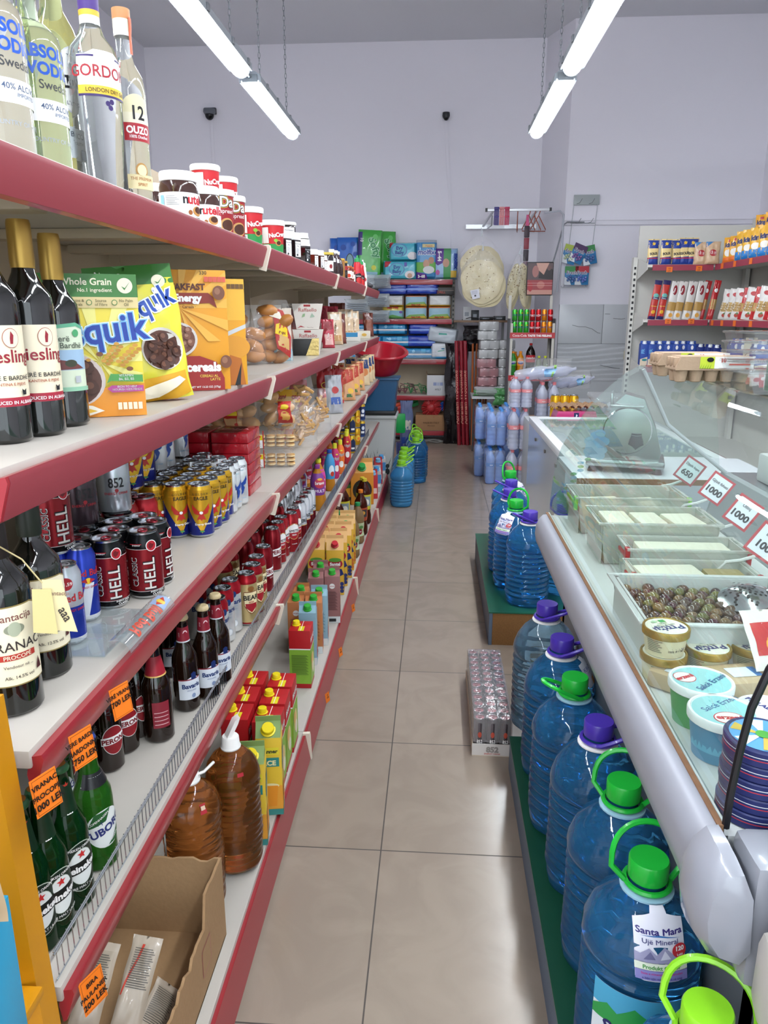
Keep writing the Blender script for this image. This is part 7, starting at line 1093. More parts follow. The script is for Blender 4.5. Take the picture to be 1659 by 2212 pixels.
box('game_box', .28, .2, .09, '2a2422', [('t', 'DRILL', -.02, .02, .04, C('b8402a')), ('r', -.13, .05, .13, .06, C('6a5a50'))], name='dark_box'); bs('game_box', .06, z4 + .285, 'dark printed box at the right end above the wipes', y=YF + .05)
z3 = 1.05
for j, row in enumerate([[('sky', -.9), ('sky', -.58), ('sky', -.22)], [('sky', -.88), ('sky', -.52), ('royal', -.2)], [('sky', -.93), ('sky', -.57), ('royal', -.18)]]):
    for i, (k, x) in enumerate(row): bs(k, x, z3 + .15 * j, '%s pack, third back shelf, %s row, %s' % ('light blue' if k == 'sky' else 'royal blue', ('bottom', 'middle', 'top')[j], nth(i)), 'blue packs on the third back shelf', sc=.95 if k == 'sky' else .88)
bs('white_blue', .05, z3, 'white pack with blue base at the right shelf end', sc=.75, y=YF + .08); bs('white_grey', .05, z3 + .2, 'white pack in a clear bag hanging over the edge', y=YF + .08, sc=.95, ry=.14)
bag('crumple', .55, .16, .1, clearbag, name='plastic_bag', gus=0, wr=.03, sd=44); place('crumple', -.25, YF - .03, 1.0, 0, 'crumpled clear film hanging over the third back shelf rail', sc=.9)
g = G(); g.box(-.14, 0, 0, .14, .2, .25, C('c8c8ca'), .001); g.box(-.13, .01, .249, .13, .19, .2505, C('6a543c')); fl_ = [];
for s in (-1, 1): q = G(); q.prism([(s * .14, .25), (s * .155, .29), (s * .15, .292), (s * .135, .25)], 0, .2, C('8a6c4c'), 'y'); fl_.append(('flap', q, 'brown inside flap'))
thing('white_box', 'box', [('box', g), ('print', art([('r', -.06, .12, -.02, .16, C('8a94b8')), ('r', -.015, .12, .02, .16, C('a8b0c8')), ('r', .025, .12, .06, .16, C('8a94b8')), ('t', 'MTLT', 0, .06, .03, C('2a2a30'))], flat(0)))] + fl_, .02, YF + .01, .601, 0, 'white cardboard box with open top on the fourth back shelf')
rnd = random.Random(5)
for i in range(9):
    g = G(); c = rnd.choice(['7a4a50', '8a5a62', '2a6a3a', '5a3a3c', '3a7a4a']); x = -.68 + .07 * i; 
    for k in range(5): a = rnd.uniform(-.9, .9); g.tube([(0, 0, .015), (.05 * a, .0, .05 + .02 * k), (.16 * a, .02, .06 + .02 * k)], .006, C(c), 5)
    thing('scourer_bundle', 'bundle', [('bundle', g)], x, YF + .1, .60, rnd.uniform(-.5, .5), '%s bundle of cords on the fourth back shelf, %s' % ({'7a4a50': 'dusky red', '8a5a62': 'pinkish', '2a6a3a': 'dark green', '5a3a3c': 'dark brown', '3a7a4a': 'green'}[c], nth(i)), 'bundles of cords')
kb2 = mat('brown_carton', '9c7450', .8, bump=.15, bscale=90); KIND['brownbox'] = Kind('cardboard_box', 'box', [('box', (lambda g: g.box(-.2, 0, 0, .2, .3, .2, kb2, .002))(G())), ('print', art([('t', 'MADE IN ITALY', 0, .09, .03, C('5a3a24')), ('t', 'FRAGILE', 0, .055, .025, C('5a3a24'))], flat(0)))])
place('brownbox', -.06, YF - .02, .151, 0, 'brown cardboard box with small print on the lowest back shelf'); place('brownbox', -.5, YF - .01, .151, 0, 'brown cardboard box left of the printed one')
def brush(c, r, lb, x, z, y=YF + .02):
    g = G(); n = 44; rn = random.Random(int(r * 1000))
    for i in range(n): a = pi * 2 * i / n; rr = r * rn.uniform(.9, 1.05); g.tube([(r * .35 * cos(a), -.02, r * .35 * sin(a)), (rr * cos(a), rn.uniform(-.04, .03), rr * sin(a))], [.006, .008], C(c), 4)
    g.ell((0, -.02, 0), (r * .45, .03, r * .45), C(c), 14); thing('round_brush', 'brush', [('bristles', g)], x, y, z, 0, lb)
brush('a82a2c', .13, 'round red cobweb brush in the cardboard box', -.06, .44); brush('1f4fa0', .07, 'blue round brush beside the red one', .12, .46)
for i, (c, x, l) in enumerate([('b83a30', -.42, 'red'), ('c8502c', -.48, 'orange'), ('2a7a3a', -.34, 'green')]):
    g = G(); g.box(-.12, -.03, 0, .12, .03, .05, C(c), .02); g2 = G(); g2.box(-.11, -.028, -.045, .11, .028, 0, C('2a8a4a' if c == '2a7a3a' else '9a2a24'), .006); thing('hand_brush', 'brush', [('grip', g), ('bristles', g2)], x, YF + .06 + .04 * i, .43 + .02 * i, .3, l + ' hand brush on the left box', rx=0, ry=-.3)
g = G(); 
for k in range(7): g.tube([(-.75 + .02 * i + .9 * i / 14 * (1 + .03 * k), YF - .12 + .03 * k + .05 * sin(i * 1.3 + k), .012 + .01 * (i % 3)) for i in range(15)], .006, C('8f8c86' if k % 2 else '5a5652'), 5)
thing('floor_cables', 'cable', [('cables', g)], 0, 0, 0, 0, 'tangle of grey cables on the floor under the back shelving')
# clear bags with plates hanging left
for i, (x, z, s) in enumerate([(-.98, 1.86, 1.1), (-.72, 1.9, 1.), (-.74, 1.68, 1.), (-.98, 1.6, 1.1), (-.72, 1.5, .9)]):
    KIND.setdefault('platebag', None); bag('platebag', .3, .16, .12, cloudbag, lines(-.12, .12, .03, .12, 5, C('c8d4e0')), name='plate_pack', cat='pack', gus=0, wr=.015, sd=60, contents=[('plates', (lambda g: [g.lathe([(.1, .0), (.125, .012), (.12, .014)], C('d4dae0'), 24, TR(0, 0, .02 + .02 * j)) for j in range(5)] and g)(G()))]); place('platebag', x, YF - .15, z, 0, 'clear bag of white disposable plates, %s' % nth(i), 'bags of disposable plates', sc=s)
# ================================================================= things right of the back shelving
g = G(); g.box(.2, 9.5, 1.50, .86, 9.95, 1.525, C('7a5c44'), .002); ls = []
for x in (.23, .83): q = G(); q.box(x - .015, 9.9, 0, x + .015, 9.93, 1.50, C('9a9a9a')); ls.append(('leg', q))
thing('brown_shelf', 'shelf', [('board', g)] + ls, 0, 0, 0, 0, 'narrow brown shelf with network boxes right of the nappies')
for i, (x, w_, h, c) in enumerate([(.36, .1, .16, 'c4c6c8'), (.46, .09, .12, '20242a'), (.60, .16, .04, '1a1c20'), (.76, .14, .05, '24262a')]): thing('network_box', 'electronics', [('box', (lambda g: g.box(-w_ / 2, -.06, 0, w_ / 2, .06, h, C(c), .004))(G())), ('print', art([('r', -w_ * .3, h * .3, w_ * .2, h * .6, C('8a9098'))], flat(-.06)))], x, 9.62, 1.526, 0, 'small electronic box on the brown shelf, %s from the left' % nth(i))
for i, P in enumerate([[(.3, 9.6, 1.53), (.4, 9.52, 1.56), (.55, 9.5, 1.53), (.7, 9.52, 1.55)], [(.62, 9.49, 1.52), (.64, 9.47, 1.35), (.6, 9.47, 1.2), (.5, 9.49, 1.1)]]): thing('thin_cable', 'cable', [('cable', (lambda g: g.tube(P, .004, blk, 5))(G()))], 0, 0, 0, 0, 'thin black cable %s' % ('lying along the brown shelf', 'drooping from the brown shelf')[i])
redroll = mat('red_wrapping_roll', '8a1626', .25, coat=.5)
KIND['roll'] = Kind('wrapping_roll', 'roll', [('roll', (lambda g: g.lathe([(.024, 0), (.024, 1.28), (.02, 1.285)], redroll, 16))(G())), ('print', art([('t', 'Abraham Woodstoke', 0, .6, .075, C('d08a7a'), pi / 2, .01)], cyl(.024), .006))])
for i, (x, y) in enumerate([(.27, 9.42), (.325, 9.44), (.375, 9.42), (.30, 9.50), (.35, 9.50)]): place('roll', x + .03, y, .0005, .1, 'tall red plastic-wrapped roll standing on end, %s' % nth(i), 'tall red rolls', ry=radians(-3))
for i in range(6): place(Kind('wooden_stick', 'broom handle', [('stick', (lambda g: g.tube([(0, 0, 0), (.0, 0, 1.25)], .0125, mat('orange_stick', 'a8582a', .4), 8))(G()))]), .455 + .02 * i, 9.4 + .03 * (i % 2), .0005, 0, 'orange broom handle leaning by the red rolls, %s' % nth(i), 'orange broom handles', ry=radians(1 + 1.4 * i - 2))
bag('black_bin_bag', .28, 1.25, .16, film('dark_translucent', '3a3438', .3, .2, 1.2, .8, 20), name='plastic_bag', gus=0, wr=.05, sd=71); place('black_bin_bag', .235, 9.52, .0, 0, 'dark translucent bag around the red rolls'); place('black_bin_bag', .44, 9.56, 1.15, 0, 'dark translucent bag tops over the broom handles', sc=.9, scz=.25)
# small table with paper rolls
ps = []; g = G(); g.box(.42, 8.95, .63, .98, 9.5, .66, C('c4c6c6')); ps.append(('table_top', g))
for x in (.45, .95):
    for y in (9.0, 9.46): q = G(); q.box(x - .015, y - .015, 0, x + .015, y + .015, .63, C('3a3c3e')); ps.append(('leg', q))
thing('small_table', 'table', ps, 0, 0, 0, 0, 'small table piled with toilet paper packs')
def tp(key, c, n=2, s=.11):
    g = G(); w_ = .115; g.box(-w_ * n / 2, -.11, 0, w_ * n / 2, .11, .105, film('tp_wrap_' + c, c, .35, .15, 1.2, .6, 30), .02); ps_ = [('wrapper', g, 'clear wrapper')]
    for i in range(n):
        for j in range(2): r = G(); r.lathe([(.02, .001), (.054, .001), (.054, .10), (.02, .10)], C(c, .8), 20, TR(-w_ * n / 2 + w_ * (i + .5), -.055 + .11 * j, .001), cap=False); ps_.append(('paper_roll', r))
    KIND[key] = Kind('toilet_paper_pack', 'toilet paper', ps_)
tp('tp_white', 'e0e0e0'); tp('tp_pink', 'd8b0b4')
for j in range(8): place('tp_pink' if j < 4 else 'tp_white', .60 + .012 * (j % 3 - 1), 9.2, .661 + .107 * j, .05 * (j % 3), 'white toilet paper pack in the tall stack, %s' % nth(j) if j > 3 else 'pink toilet paper pack at the stack foot, %s' % nth(j), 'stacked toilet paper packs')
for j in range(6): place('tp_white', .82, 9.25, .661 + .107 * j, .1 * (j % 2), 'white toilet paper pack in the right-hand stack, %s' % nth(j), 'right-hand toilet paper stack', sc=.85, scz=1)
bag('green_bag', .26, .2, .1, film('green_film', '7ac880', .4, .2, 1.3, .8, 20), name='plastic_bag', gus=0, wr=.03, sd=80); place('green_bag', .80, 8.93, .56, 0, 'crumpled green bag hanging over the small table edge'); place('green_bag', .56, 9.0, .665, .3, 'green bag lying flat on the small table', scz=.35)
bag('foil_tray', .4, .12, .2, cloudbag, name='plastic_bag', gus=0, wr=.02, sd=81); place('foil_tray', .62, 8.98, .662, 0, 'shiny clear bag on the small table top', sc=.9)
g = G(); g.box(.5, 9.0, .0, .75, 9.4, .5, C('26403c'), .01); thing('dark_crate', 'crate', [('crate', g)], 0, 0, 0, 0, 'dark crate under the small table')
# wall-mounted hanger rail with flatbreads
ps = []; alr = mat('white_rail_metal', 'd4d6da', .3, .5); g = G(); g.box(.33, 9.93, 2.62, 1.19, 9.96, 2.67, alr); ps.append(('wall_bar', g))
g = G(); g.box(.54, 9.30, 2.745, 1.27, 9.34, 2.775, alr, .003); ps.append(('front_bar', g))
for x in (.54, 1.27): g = G(); g.box(x - .012, 9.296, 2.742, x + .012, 9.344, 2.778, blk); ps.append(('end_plug', g, 'black end plug'))
for x in (.62, 1.12): g = G(); g.tube([(x, 9.32, 2.75), (x - .08, 9.94, 2.65)], .014, alr, 6); ps.append(('arm', g))
for x in (.62, 1.12): g = G(); g.tube([(x, 9.5, 2.72), (x, 9.6, 2.62), (x - .05, 9.94, 2.6)], .008, alr, 6); ps.append(('brace', g))
thing('hanging_rail', 'rail', ps, 0, 0, 0, 0, 'white wall-mounted hanging rail above the flatbreads')
flatb = mat('flatbread', 'd6c9a2', .8, var=.15, bscale=9, bump=.3)
def lav(key, R, th, narrow=False):
    g = G(); n = 40; rn = random.Random(len(key)); out = []
    for k in range(3):
        q = G(); vs = [(0, -.008 * k, 0)]; w_ = R * (.96 if k == 0 else 1) * (.27 if narrow else 1)
        for i in range(n): a = 2 * pi * i / n; rr = 1 + .03 * sin(3 * a + k * 2) + .02 * sin(7 * a + k); vs.append((w_ * rr * cos(a) + .015 * k, (th * .4) * (k - 1) + .01 * sin(5 * a), R * (1.02 if k else .96) * rr * sin(a) - .02 * k))
        m = len(vs); q.add(vs + [(x, y + .012, z) for x, y, z in vs], [(0, i, i % n + 1) for i in range(1, n + 1)] + [(m, m + i % n + 1, m + i) for i in range(1, n + 1)] + [(i, m + i, m + i % n + 1, i % n + 1) for i in range(1, n + 1)], flatb, True); out.append(('flatbread', q))
    sp_ = []
    for k in range(46): a = rn.uniform(0, 6.28); q = sqrt(rn.random()) * R * .85; s = rn.uniform(.002, .006); sp_.append(('d', q * cos(a) * (.26 if narrow else 1), q * sin(a), s * 1.3, s, C(rn.choice(['6a4a2a', '8a6a3a', '9a7a4a']), .8)))
    out.append(('toasted_spots', art(sp_, flat(-th * .4 - .012)), 'brown toasted spots'))
    b = G(); vs = []; N = 40
    for k in (1, -1):
        vs = [];
        for j in range(9):
            for i in range(N): a = 2 * pi * i / N; q = (j / 8) ** .8; vs.append((q * R * 1.1 * (.3 if narrow else 1) * cos(a), -k * (th / 2 + .02) * max(0, 1 - (j / 8) ** 4) ** .5 + .012 * noise.noise(Vector((cos(a) * 3, sin(a) * 3, j * .7))), q * R * 1.1 * sin(a) + (q ** 4 * R * .3 * max(0, sin(a)) ** 6)))
        b.add(vs, [(j * N + i, j * N + (i + 1) % N, (j + 1) * N + (i + 1) % N, (j + 1) * N + i) for j in range(8) for i in range(N)], clearbag, True)
    out.append(('clear_bag', b, 'clear bag')); 
    h_ = G(); h_.tube([(0, 0, R * 1.35), (.004, 0, R * 1.6), (-.006, 0, R * 1.75)], [.014, .006, .004], film('twisted_film', 'f0f4f8', .5, .2), 6); out.append(('twisted_top', h_))
    if not narrow: out.append(('label', art([('p', [(-.13, -.1), (-.03, -.08), (-.015, -.18), (-.1, -.2)], C('d4d4de')), ('p', [(-.08, -.15), (-.06, -.146), (-.058, -.165), (-.078, -.168)], blk)] + [('p', [(-.115 + .002 * k, -.11 - .01 * k), (-.045, -.1 - .01 * k), (-.045, -.103 - .01 * k), (-.115 + .002 * k, -.113 - .01 * k)], C('8a8a9a')) for k in range(4)], flat(-th / 2 - .022)), 'white paper label'))
    KIND[key] = Kind('flatbread_bag', 'flatbread', out)
lav('lavash', .25, .05); lav('lavash_side', .25, .07, True)
place('lavash', .50, 9.10, 1.96, -.05, 'big round flatbreads in a clear bag, front one with paper label'); place('lavash', .49, 9.26, 2.13, .1, 'big round flatbreads in a clear bag hanging behind the labelled one'); place('lavash_side', .865, 9.2, 1.93, 0, 'flatbread bag seen edge-on, left of the pair', ry=radians(10)); place('lavash_side', .985, 9.2, 1.93, 0, 'flatbread bag seen edge-on, right of the pair', ry=radians(-6))
KIND['coil'] = Kind('hanger_set', 'hangers', [('hangers', None)]) if 0 else None
for i, (c, x, l) in enumerate([('3a2a80', .655, 'dark purple'), ('e08a8c', .715, 'pale pink'), ('c82a58', .775, 'hot pink')]):
    g = G(); 
    for k in range(5): g.tube([(-.022 + .011 * k, 0, 0), (-.022 + .011 * k, -.01, -.1), (-.022 + .011 * k, 0, -.185)], .005, C(c, .3), 6)
    g.box(-.028, -.014, -.01, .028, .03, .012, C(c, .3), .004); g.box(-.028, -.014, -.1, .028, .008, -.085, C(c, .3), .003); thing('hanger_bundle', 'hangers', [('hangers', g)], x, 9.285, 2.775, 0, l + ' bundle of hangers on the hanging rail')
cop = mat('copper_hanger', 'a85a48', .35, .3)
for i, (x, r_) in enumerate([(.90, 1.45), (1.03, .5), (1.09, .35), (1.14, .2)]): g = G(); g.tube([(0, 0, .02), (.012, 0, .03), (.02, 0, .01), (.0, 0, -.05), (-.09, 0, -.2), (-.085, 0, -.22), (.085, 0, -.22), (.09, 0, -.2), (.0, 0, -.05)], .0055, cop, 6); thing('coat_hanger', 'hanger', [('hanger', g)], x, 9.32, 2.745, r_ , 'copper-coloured coat hanger on the rail, %s from the left' % nth(i), 'copper coat hangers')
g = G(); g.prism([(-.012, 0), (.012, 0), (.02, -.12), (-.02, -.12)], -.008, .008, C('c8487a'), 'y'); 
for k in range(5): g.box(-.03, -.012, -.12 - .13 * (k + 1) + .004, .03, .012, -.12 - .13 * k, C(['3a2430', '8a2a3a', '2a1c28', '7a5a68', '3a1c20'][k]), .008)
thing('snack_strip', 'hanging strip', [('strip', g)], 1.01, 9.28, 2.70, 0, 'dark and pink hanging strip of small packs below the hangers')
# wall conduit loop near the pillar
thing('wall_cable', 'cable', [('cable', (lambda g: g.tube([(1.2, 9.3, 2.72), (1.38, 9.3, 2.74), (1.42, 9.3, 2.70), (1.42, 9.32, 2.2), (1.40, 9.35, 1.85)], .012, C('b8bac4'), 6))(G()))], 0, 0, 0, 0, 'bent grey cable running from the rail down beside the pillar')
thing('curved_conduit', 'conduit', [('conduit', (lambda g: g.tube([(1.68, 9.42, 2.63), (1.48, 9.40, 2.63), (1.44, 9.38, 2.60), (1.36, 9.3, 2.3), (1.28, 9.25, 2.02)], .009, C('8a8c92'), 6))(G()))], 0, 0, 0, 0, 'thin grey conduit bending off the ledge towards the drinks rack')
# ---- freshener rack on the pillar wall
ps = []; wr_ = C('b8bac0', .3); g = G(); g.box(1.55, 9.43, 2.82, 1.84, 9.46, 2.93, C('a9b0b0', .3), .002); ps.append(('header_plate', g))
g = G(); g.tube([(1.55, 9.42, 2.83), (1.49, 9.42, 1.9)], .004, wr_, 5); ps.append(('side_wire', g)); g = G(); g.tube([(1.82, 9.42, 2.83), (1.76, 9.42, 1.9)], .004, wr_, 5); ps.append(('side_wire', g))
for z in (2.62, 2.28, 1.94): g = G(); g.tube([(1.52 - (2.6 - z) * .06, 9.42, z), (1.8 - (2.6 - z) * .06, 9.42, z)], .004, wr_, 5); ps.append(('cross_wire', g))
for x in (1.6, 1.74):
    for z in (2.83, 2.62): g = G(); g.tube([(x - .02, 9.42, z), (x + .0, 9.34, z), (x + .02, 9.3, z + .04)], .003, C('7a7c80'), 5); ps.append(('hook', g))
g = G(); g.tube([(1.46, 9.42, 1.92), (1.44, 9.3, 1.9), (1.72, 9.3, 1.9), (1.74, 9.42, 1.92)], .005, wr_, 5); ps.append(('bottom_basket_wire', g))
thing('wire_rack', 'wire rack', ps, 0, 0, 0, 0, 'wire hook rack with toilet freshener packs on the pillar wall')
for k, c in (('fr_green', '3a8a4a'), ('fr_purple', '4a2a5a'), ('fr_red', 'b82a3a'), ('fr_lime', 'a8b84a')):
    e = [('r', -.075, .13, .075, .20, C(c)), ('t', 'Fresh', 0, .115, .05, ww, 0, .07), ('t', 'Fresh', 0, .115, .05, C('3a2a6a'), 0, .02), ('p', [(-.075, 0), (.0, 0), (-.02, .05), (-.075, .09)], C('e0e4ea'))]
    g = G(); g.box(-.075, -.004, 0, .075, .0, .2, C('2a78b0'), .001); bl_ = []
    for a in range(8): q = G(); q.ell((-.04 + .025 * (a % 4) + .004 * (a // 4), -.016, .05 + .028 * (a // 4) - .006 * (a % 4) + .02 * (a % 2)), (.015, .013, .015), mat('freshener_ball_' + c, {'3a8a4a': '5a78b0', '4a2a5a': '8a6aa8', 'b82a3a': '6a80c8', 'a8b84a': 'b8c8a8'}[c], .15, coat=.6), 10); bl_.append(('gel_ball', q))
    KIND[k] = Kind('freshener_pack', 'blister pack', [('card', g), ('print', art(e, flat(-.004)))] + bl_)
for k, x, z, a, lb in (('fr_lime', 1.50, 2.17, 14, 'lime-topped freshener pack, leftmost and behind'), ('fr_purple', 1.58, 2.18, 22, 'dark purple freshener pack tilted right'), ('fr_green', 1.77, 2.16, -12, 'green-topped freshener pack at the upper right'), ('fr_green', 1.56, 1.93, 0, 'green-topped freshener pack in the lower row'), ('fr_red', 1.68, 1.93, 0, 'red-topped freshener pack in the lower row')): place(k, x, 9.36 - (.02 if k == 'fr_purple' else 0), z, 0, lb, ry=radians(a), sc=1.05)
g = G(); g.box(-.075, -.012, -.05, .075, 0, .05, C('cfc08a', .4), .005); sw = []
for i in range(3): q = G(); q.box(-.036 + .026 * i, -.016, -.022, -.012 + .026 * i, -.012, .022, C('e4e4e4', .3), .002); sw.append(('switch_rocker', q, 'white rocker'))
thing('light_switch', 'switch', [('plate', g)] + sw, 2.33, YP - .026, 1.12, 0, 'cream triple light switch plate on the wall tiles')
# ---- soft drinks rack
RX0, RX1, RY = .815, 1.275, 8.6; ps = []; rm = C('c2beb4', .4)
for x in (RX0, RX1):
    for y in (RY, RY + .3): g = G(); g.box(x - .015, y - .012, 0, x + .015, y + .012, 1.8 if y > RY else 1.5, rm); ps.append(('post', g))
for z in (.42, .925, 1.39): g = G(); g.box(RX0 - .01, RY - .01, z - .02, RX1 + .01, RY + .32, z, C('d0d0ce')); r = G(); r.box(RX0 - .015, RY - .022, z - .05, RX1 + .015, RY - .011, z + .01, mat('red_shelf_strip', 'b02a30', .35)); w_ = art([('t', 'Coca-Cola', RX0 + .09, z - .033, .036, C('e8c8c8'), 0, .03), ('t', "TASTE THE FEELING", RX0 + .31, z - .033, .029, ww, 0, .05)], flat(RY - .022)); ps.append(('shelf', g, None, [('front_strip', r, 'red lettered front strip'), ('lettering', w_)]))
for x in (RX0 - .02, RX1 + .012): g = G(); g.box(x, RY - .02, .3, x + .008, RY + .32, 1.55, C('5a5c60')); ps.append(('side_panel', g))
g = G(); g.box(.985, RY + .27, 1.80, 1.28, RY + .3, 2.16, blk, .03); ps.append(('header_board', g))
ps.append(('header_print', art([('r', .87, 1.805, 1.26, 2.18, C('5c4a4c')), ('p', [(.87, 1.86), (1.26, 1.86), (1.26, 1.98), (.87, 1.98)], C('9a3a3e')), ('p', [(1.04, 2.0), (1.26, 1.98), (1.26, 2.1), (1.12, 2.16), (1.06, 2.1)], C('2a2224')), ('p', [(1.0, 2.18), (1.2, 2.18), (1.12, 2.04), (1.03, 2.1)], C('c89a8a')), ('r', .87, 1.805, 1.26, 1.86, C('c08a7c')), ('d', .92, 1.9, .035, .06, C('a82a30')), ('d', 1.08, 1.92, .06, .045, C('b86a60')), ('d', .99, 2.08, .05, .07, C('a8706a')), ('r', .87, 1.91, 1.26, 1.914, C('d8a8a0')), ('r', .87, 1.94, 1.26, 1.944, C('d8a8a0')), ('d', 1.2, 2.12, .03, .03, C('6a4a48'))], lambda u, v, o: Vector((.995 + (u - .87) * .71, RY + .27 - o, 1.81 + (v - 1.805) * .9))), 'dim reddish advertising picture'))
thing('drinks_rack', 'drinks rack', ps, 0, 0, 0, 0, 'narrow soft drinks rack with red lettered strips')
cc = ['fanta_green', 'fanta_green', 'fanta_green', 'coke', 'coke', 'fanta_orange', 'coke']; cl_ = {'fanta_green': 'green', 'coke': 'red', 'fanta_orange': 'orange'}
for j in range(2):
    for i in range(7):
        k = cc[i] if j else (cc[i] if i < 5 else 'fanta_orange'); place(k, RX0 + .035 + .0645 * i, RY + .04, 1.391 + .1305 * j, [.3, 0, -.2, .1, -.5, -.2, .5][i], '%s soft drink can, %s row, %s from the left' % (cl_[k], ('lower', 'upper')[j], nth(i)), 'soft drink cans on the rack')
for k, x, s, lb in (('fanta_b_green', .85, 1.15, 'green soda bottle with orange cap'), ('fanta_b_orange', .935, 1.15, 'orange soda bottle with orange cap'), ('coke_b', 1.045, 1.12, 'large dark cola bottle with red label'), ('lime_b', 1.14, 1.1, 'clear bottle with lime cap, left'), ('lime_b', 1.21, 1.1, 'clear bottle with lime cap, right')): place(k, x, RY + .06, .926, 0, lb + ' on the drinks rack', sc=s)
place('fanta_b_orange', .89, RY + .2, .926, 0, 'orange soda bottle behind the front row', sc=1.1)
# ---- corner shelving on the right
CY = 7.615; CX = 2.6; ps = []; crm = C('d2d0ca', .4)
g = G(); g.box(1.98, CY + .42, .0, 3.06, CY + .44, 2.44, crm); ps.append(('back_panel', g)); g = G(); g.box(3.06, 4.6, .0, 3.08, CY + .44, 2.50, crm); ps.append(('back_panel', g))
for x, y in ((1.93, CY + .36), (3.0, CY + .3)):
    g = G(); g.box(x, y, 0, x + .04, y + .08, 2.14 if x < 2 else 2.3, crm)
    if x < 2:
        for k in range(36): g.box(x + .01, y - .0012, .1 + .055 * k, x + .03, y, .125 + .055 * k, blk)
    ps.append(('upright', g, 'slotted upright' if x < 2 else None))
for z in (.35, 1.10, 1.545, 2.05):
    g = G(); g.box(1.98, CY, z - .025, 3.06, CY + .42, z, crm); g.box(CX, 4.6, z - .025, 3.06, CY, z, crm); s_ = G(); s_.prism([(CY, z - .045), (CY + .42, z - .14), (CY + .42, z + .08), (CY, z + .01)], 1.974, 1.979, crm, 'x')
    r = G(); r.box(2.02, CY - .012, z - .055, CX - .02, CY - .001, z - .002, mat('dull_red_rail', '96384a', .3)); r2 = G(); r2.box(CX - .012, 4.6, z - .055, CX - .001, CY - .03, z - .002, mat('dull_red_rail', '96384a', .3)); ps.append(('shelf', g, None, [('price_rail', r, 'red price rail'), ('price_rail', r2, 'red price rail'), ('end_bracket', s_)]))
thing('corner_shelving', 'shelving unit', ps, 0, 0, 0, 0, 'cream corner shelving with pasta, rice and milk on the right')
def rs_(k, x, y, z, lb, grp=None, rz=0, **kw): return place(k, x, y, z + .001, rz, lb, grp, **kw)
bag('solis', .1, .22, .06, 'e0c88a', [('p', [(-.05, .14), (.05, .14), (.05, .21), (-.05, .21)], C('1f3a8c')), ('d', 0, .18, .014, .014, C('e0b83a')), ('t', 'SOLIS', .0, .085, .028, C('2a2a30'), .1, .05), ('p', [(-.05, 0), (.05, 0), (.05, .07), (-.05, .06)], C('1f3a8c')), ('r', -.05, .05, .05, .058, C('b8283a'))], 'flour_pack', 'pack', wr=.004)
bag('king_tan', .13, .2, .07, 'c8a888', [('p', [(-.065, .15), (.0, .2), (-.065, .2)], C('3a78b0')), ('d', 0, .1, .035, .03, C('a8242c')), ('t', 'king', 0, .09, .042, ww, 0, .04), ('t', 'king', 0, .089, .042, C('a8242c'), 0, .0)], 'rice_pack', 'pack', wr=.008, sd=90)
bag('king_orange', .12, .21, .07, 'e0a02a', [('t', 'king', 0, .13, .05, C('2a3060'), .05, .06), ('d', 0, .08, .04, .03, C('e8e4dc')), ('p', [(-.06, 0), (.06, 0), (.06, .05), (-.06, .04)], C('e0702a')), ('r', -.015, .17, .015, .19, C('b8303a'))], 'rice_pack', 'pack', wr=.006, sd=91)
bag('king_blue', .12, .22, .07, 'e0a82a', [('p', [(-.06, 0), (.06, 0), (.06, .075), (-.06, .06)], C('2a7ac0')), ('t', 'king', 0, .13, .05, C('2a3060'), .1, .06), ('d', 0, .085, .035, .025, C('e8e4dc'))], 'rice_pack', 'pack', wr=.006, sd=92)
bag('spag_red', .07, .36, .04, 'b8322a', [('p', [(-.035, .32), (.035, .32), (.035, .36), (-.035, .36)], C('241f5a')), ('r', -.035, 0, .035, .03, C('241f5a')), ('d', 0, .07, .018, .018, C('e0a82a')), ('d', .0, .22, .026, .02, C('6ab0a8')), ('r', -.03, .185, .03, .205, C('241f5a')), ('t', 'Primo', 0, .188, .018, ww), ('r', -.03, .12, .03, .124, C('e0c83a'))], 'spaghetti_pack', 'pasta pack', wr=.003)
bag('spag_white', .085, .35, .04, 'd4d0cc', [('d', 0, .27, .02, .045, C('8a1c28')), ('t', 'Pasta', 0, .265, .022, ww, pi / 2 * .85, .03), ('r', -.0425, .08, .0425, .16, C('b08a4a')), ('d', 0, .04, .02, .02, C('d8a04a'))], 'spaghetti_pack', 'pasta pack', wr=.003)
bag('pasta_short', .13, .27, .07, 'd8d4d0', [('r', -.065, .07, .065, .15, C('b8985c')), ('d', -.0, .22, .03, .018, C('b0282e')), ('d', -.0, .04, .022, .018, C('a83a2a')), ('d', .0, .055, .012, .01, C('3a6a2a'))] + [('d', -.05 + .02 * (i % 6), .085 + .02 * (i // 6), .008, .004, C('9a7a44')) for i in range(18)], 'pasta_pack', 'pasta pack', wr=.009, sd=93)
bag('pasta_red', .09, .27, .07, 'b82a2e', [('r', -.045, .07, .045, .14, C('b8985c')), ('d', 0, .2, .025, .014, ww)], 'pasta_pack', 'pasta pack', wr=.009, sd=94)
z = 2.05
for i, x in enumerate((2.03, 2.15, 2.26, 2.33, 2.40)): rs_('solis', x, CY + .06 + .03 * (i > 1), z, 'cream and navy flour pack, %s from the left' % nth(i), 'cream and navy flour packs', sc=1.05 + .06 * (i > 2))
for i, x in enumerate((2.47, 2.56)): rs_('king_tan', x - .0, CY + .04 - .05 * i, z, 'tan rice pack with red disc, %s' % nth(i), 'tan rice packs', rz=-.2)
for i, y in enumerate((7.42, 7.28)): rs_('king_orange', CX + .05, y, z, 'orange rice pack with dark lettering, %s' % nth(i), 'orange rice packs', rz=-.75, sc=1.05)
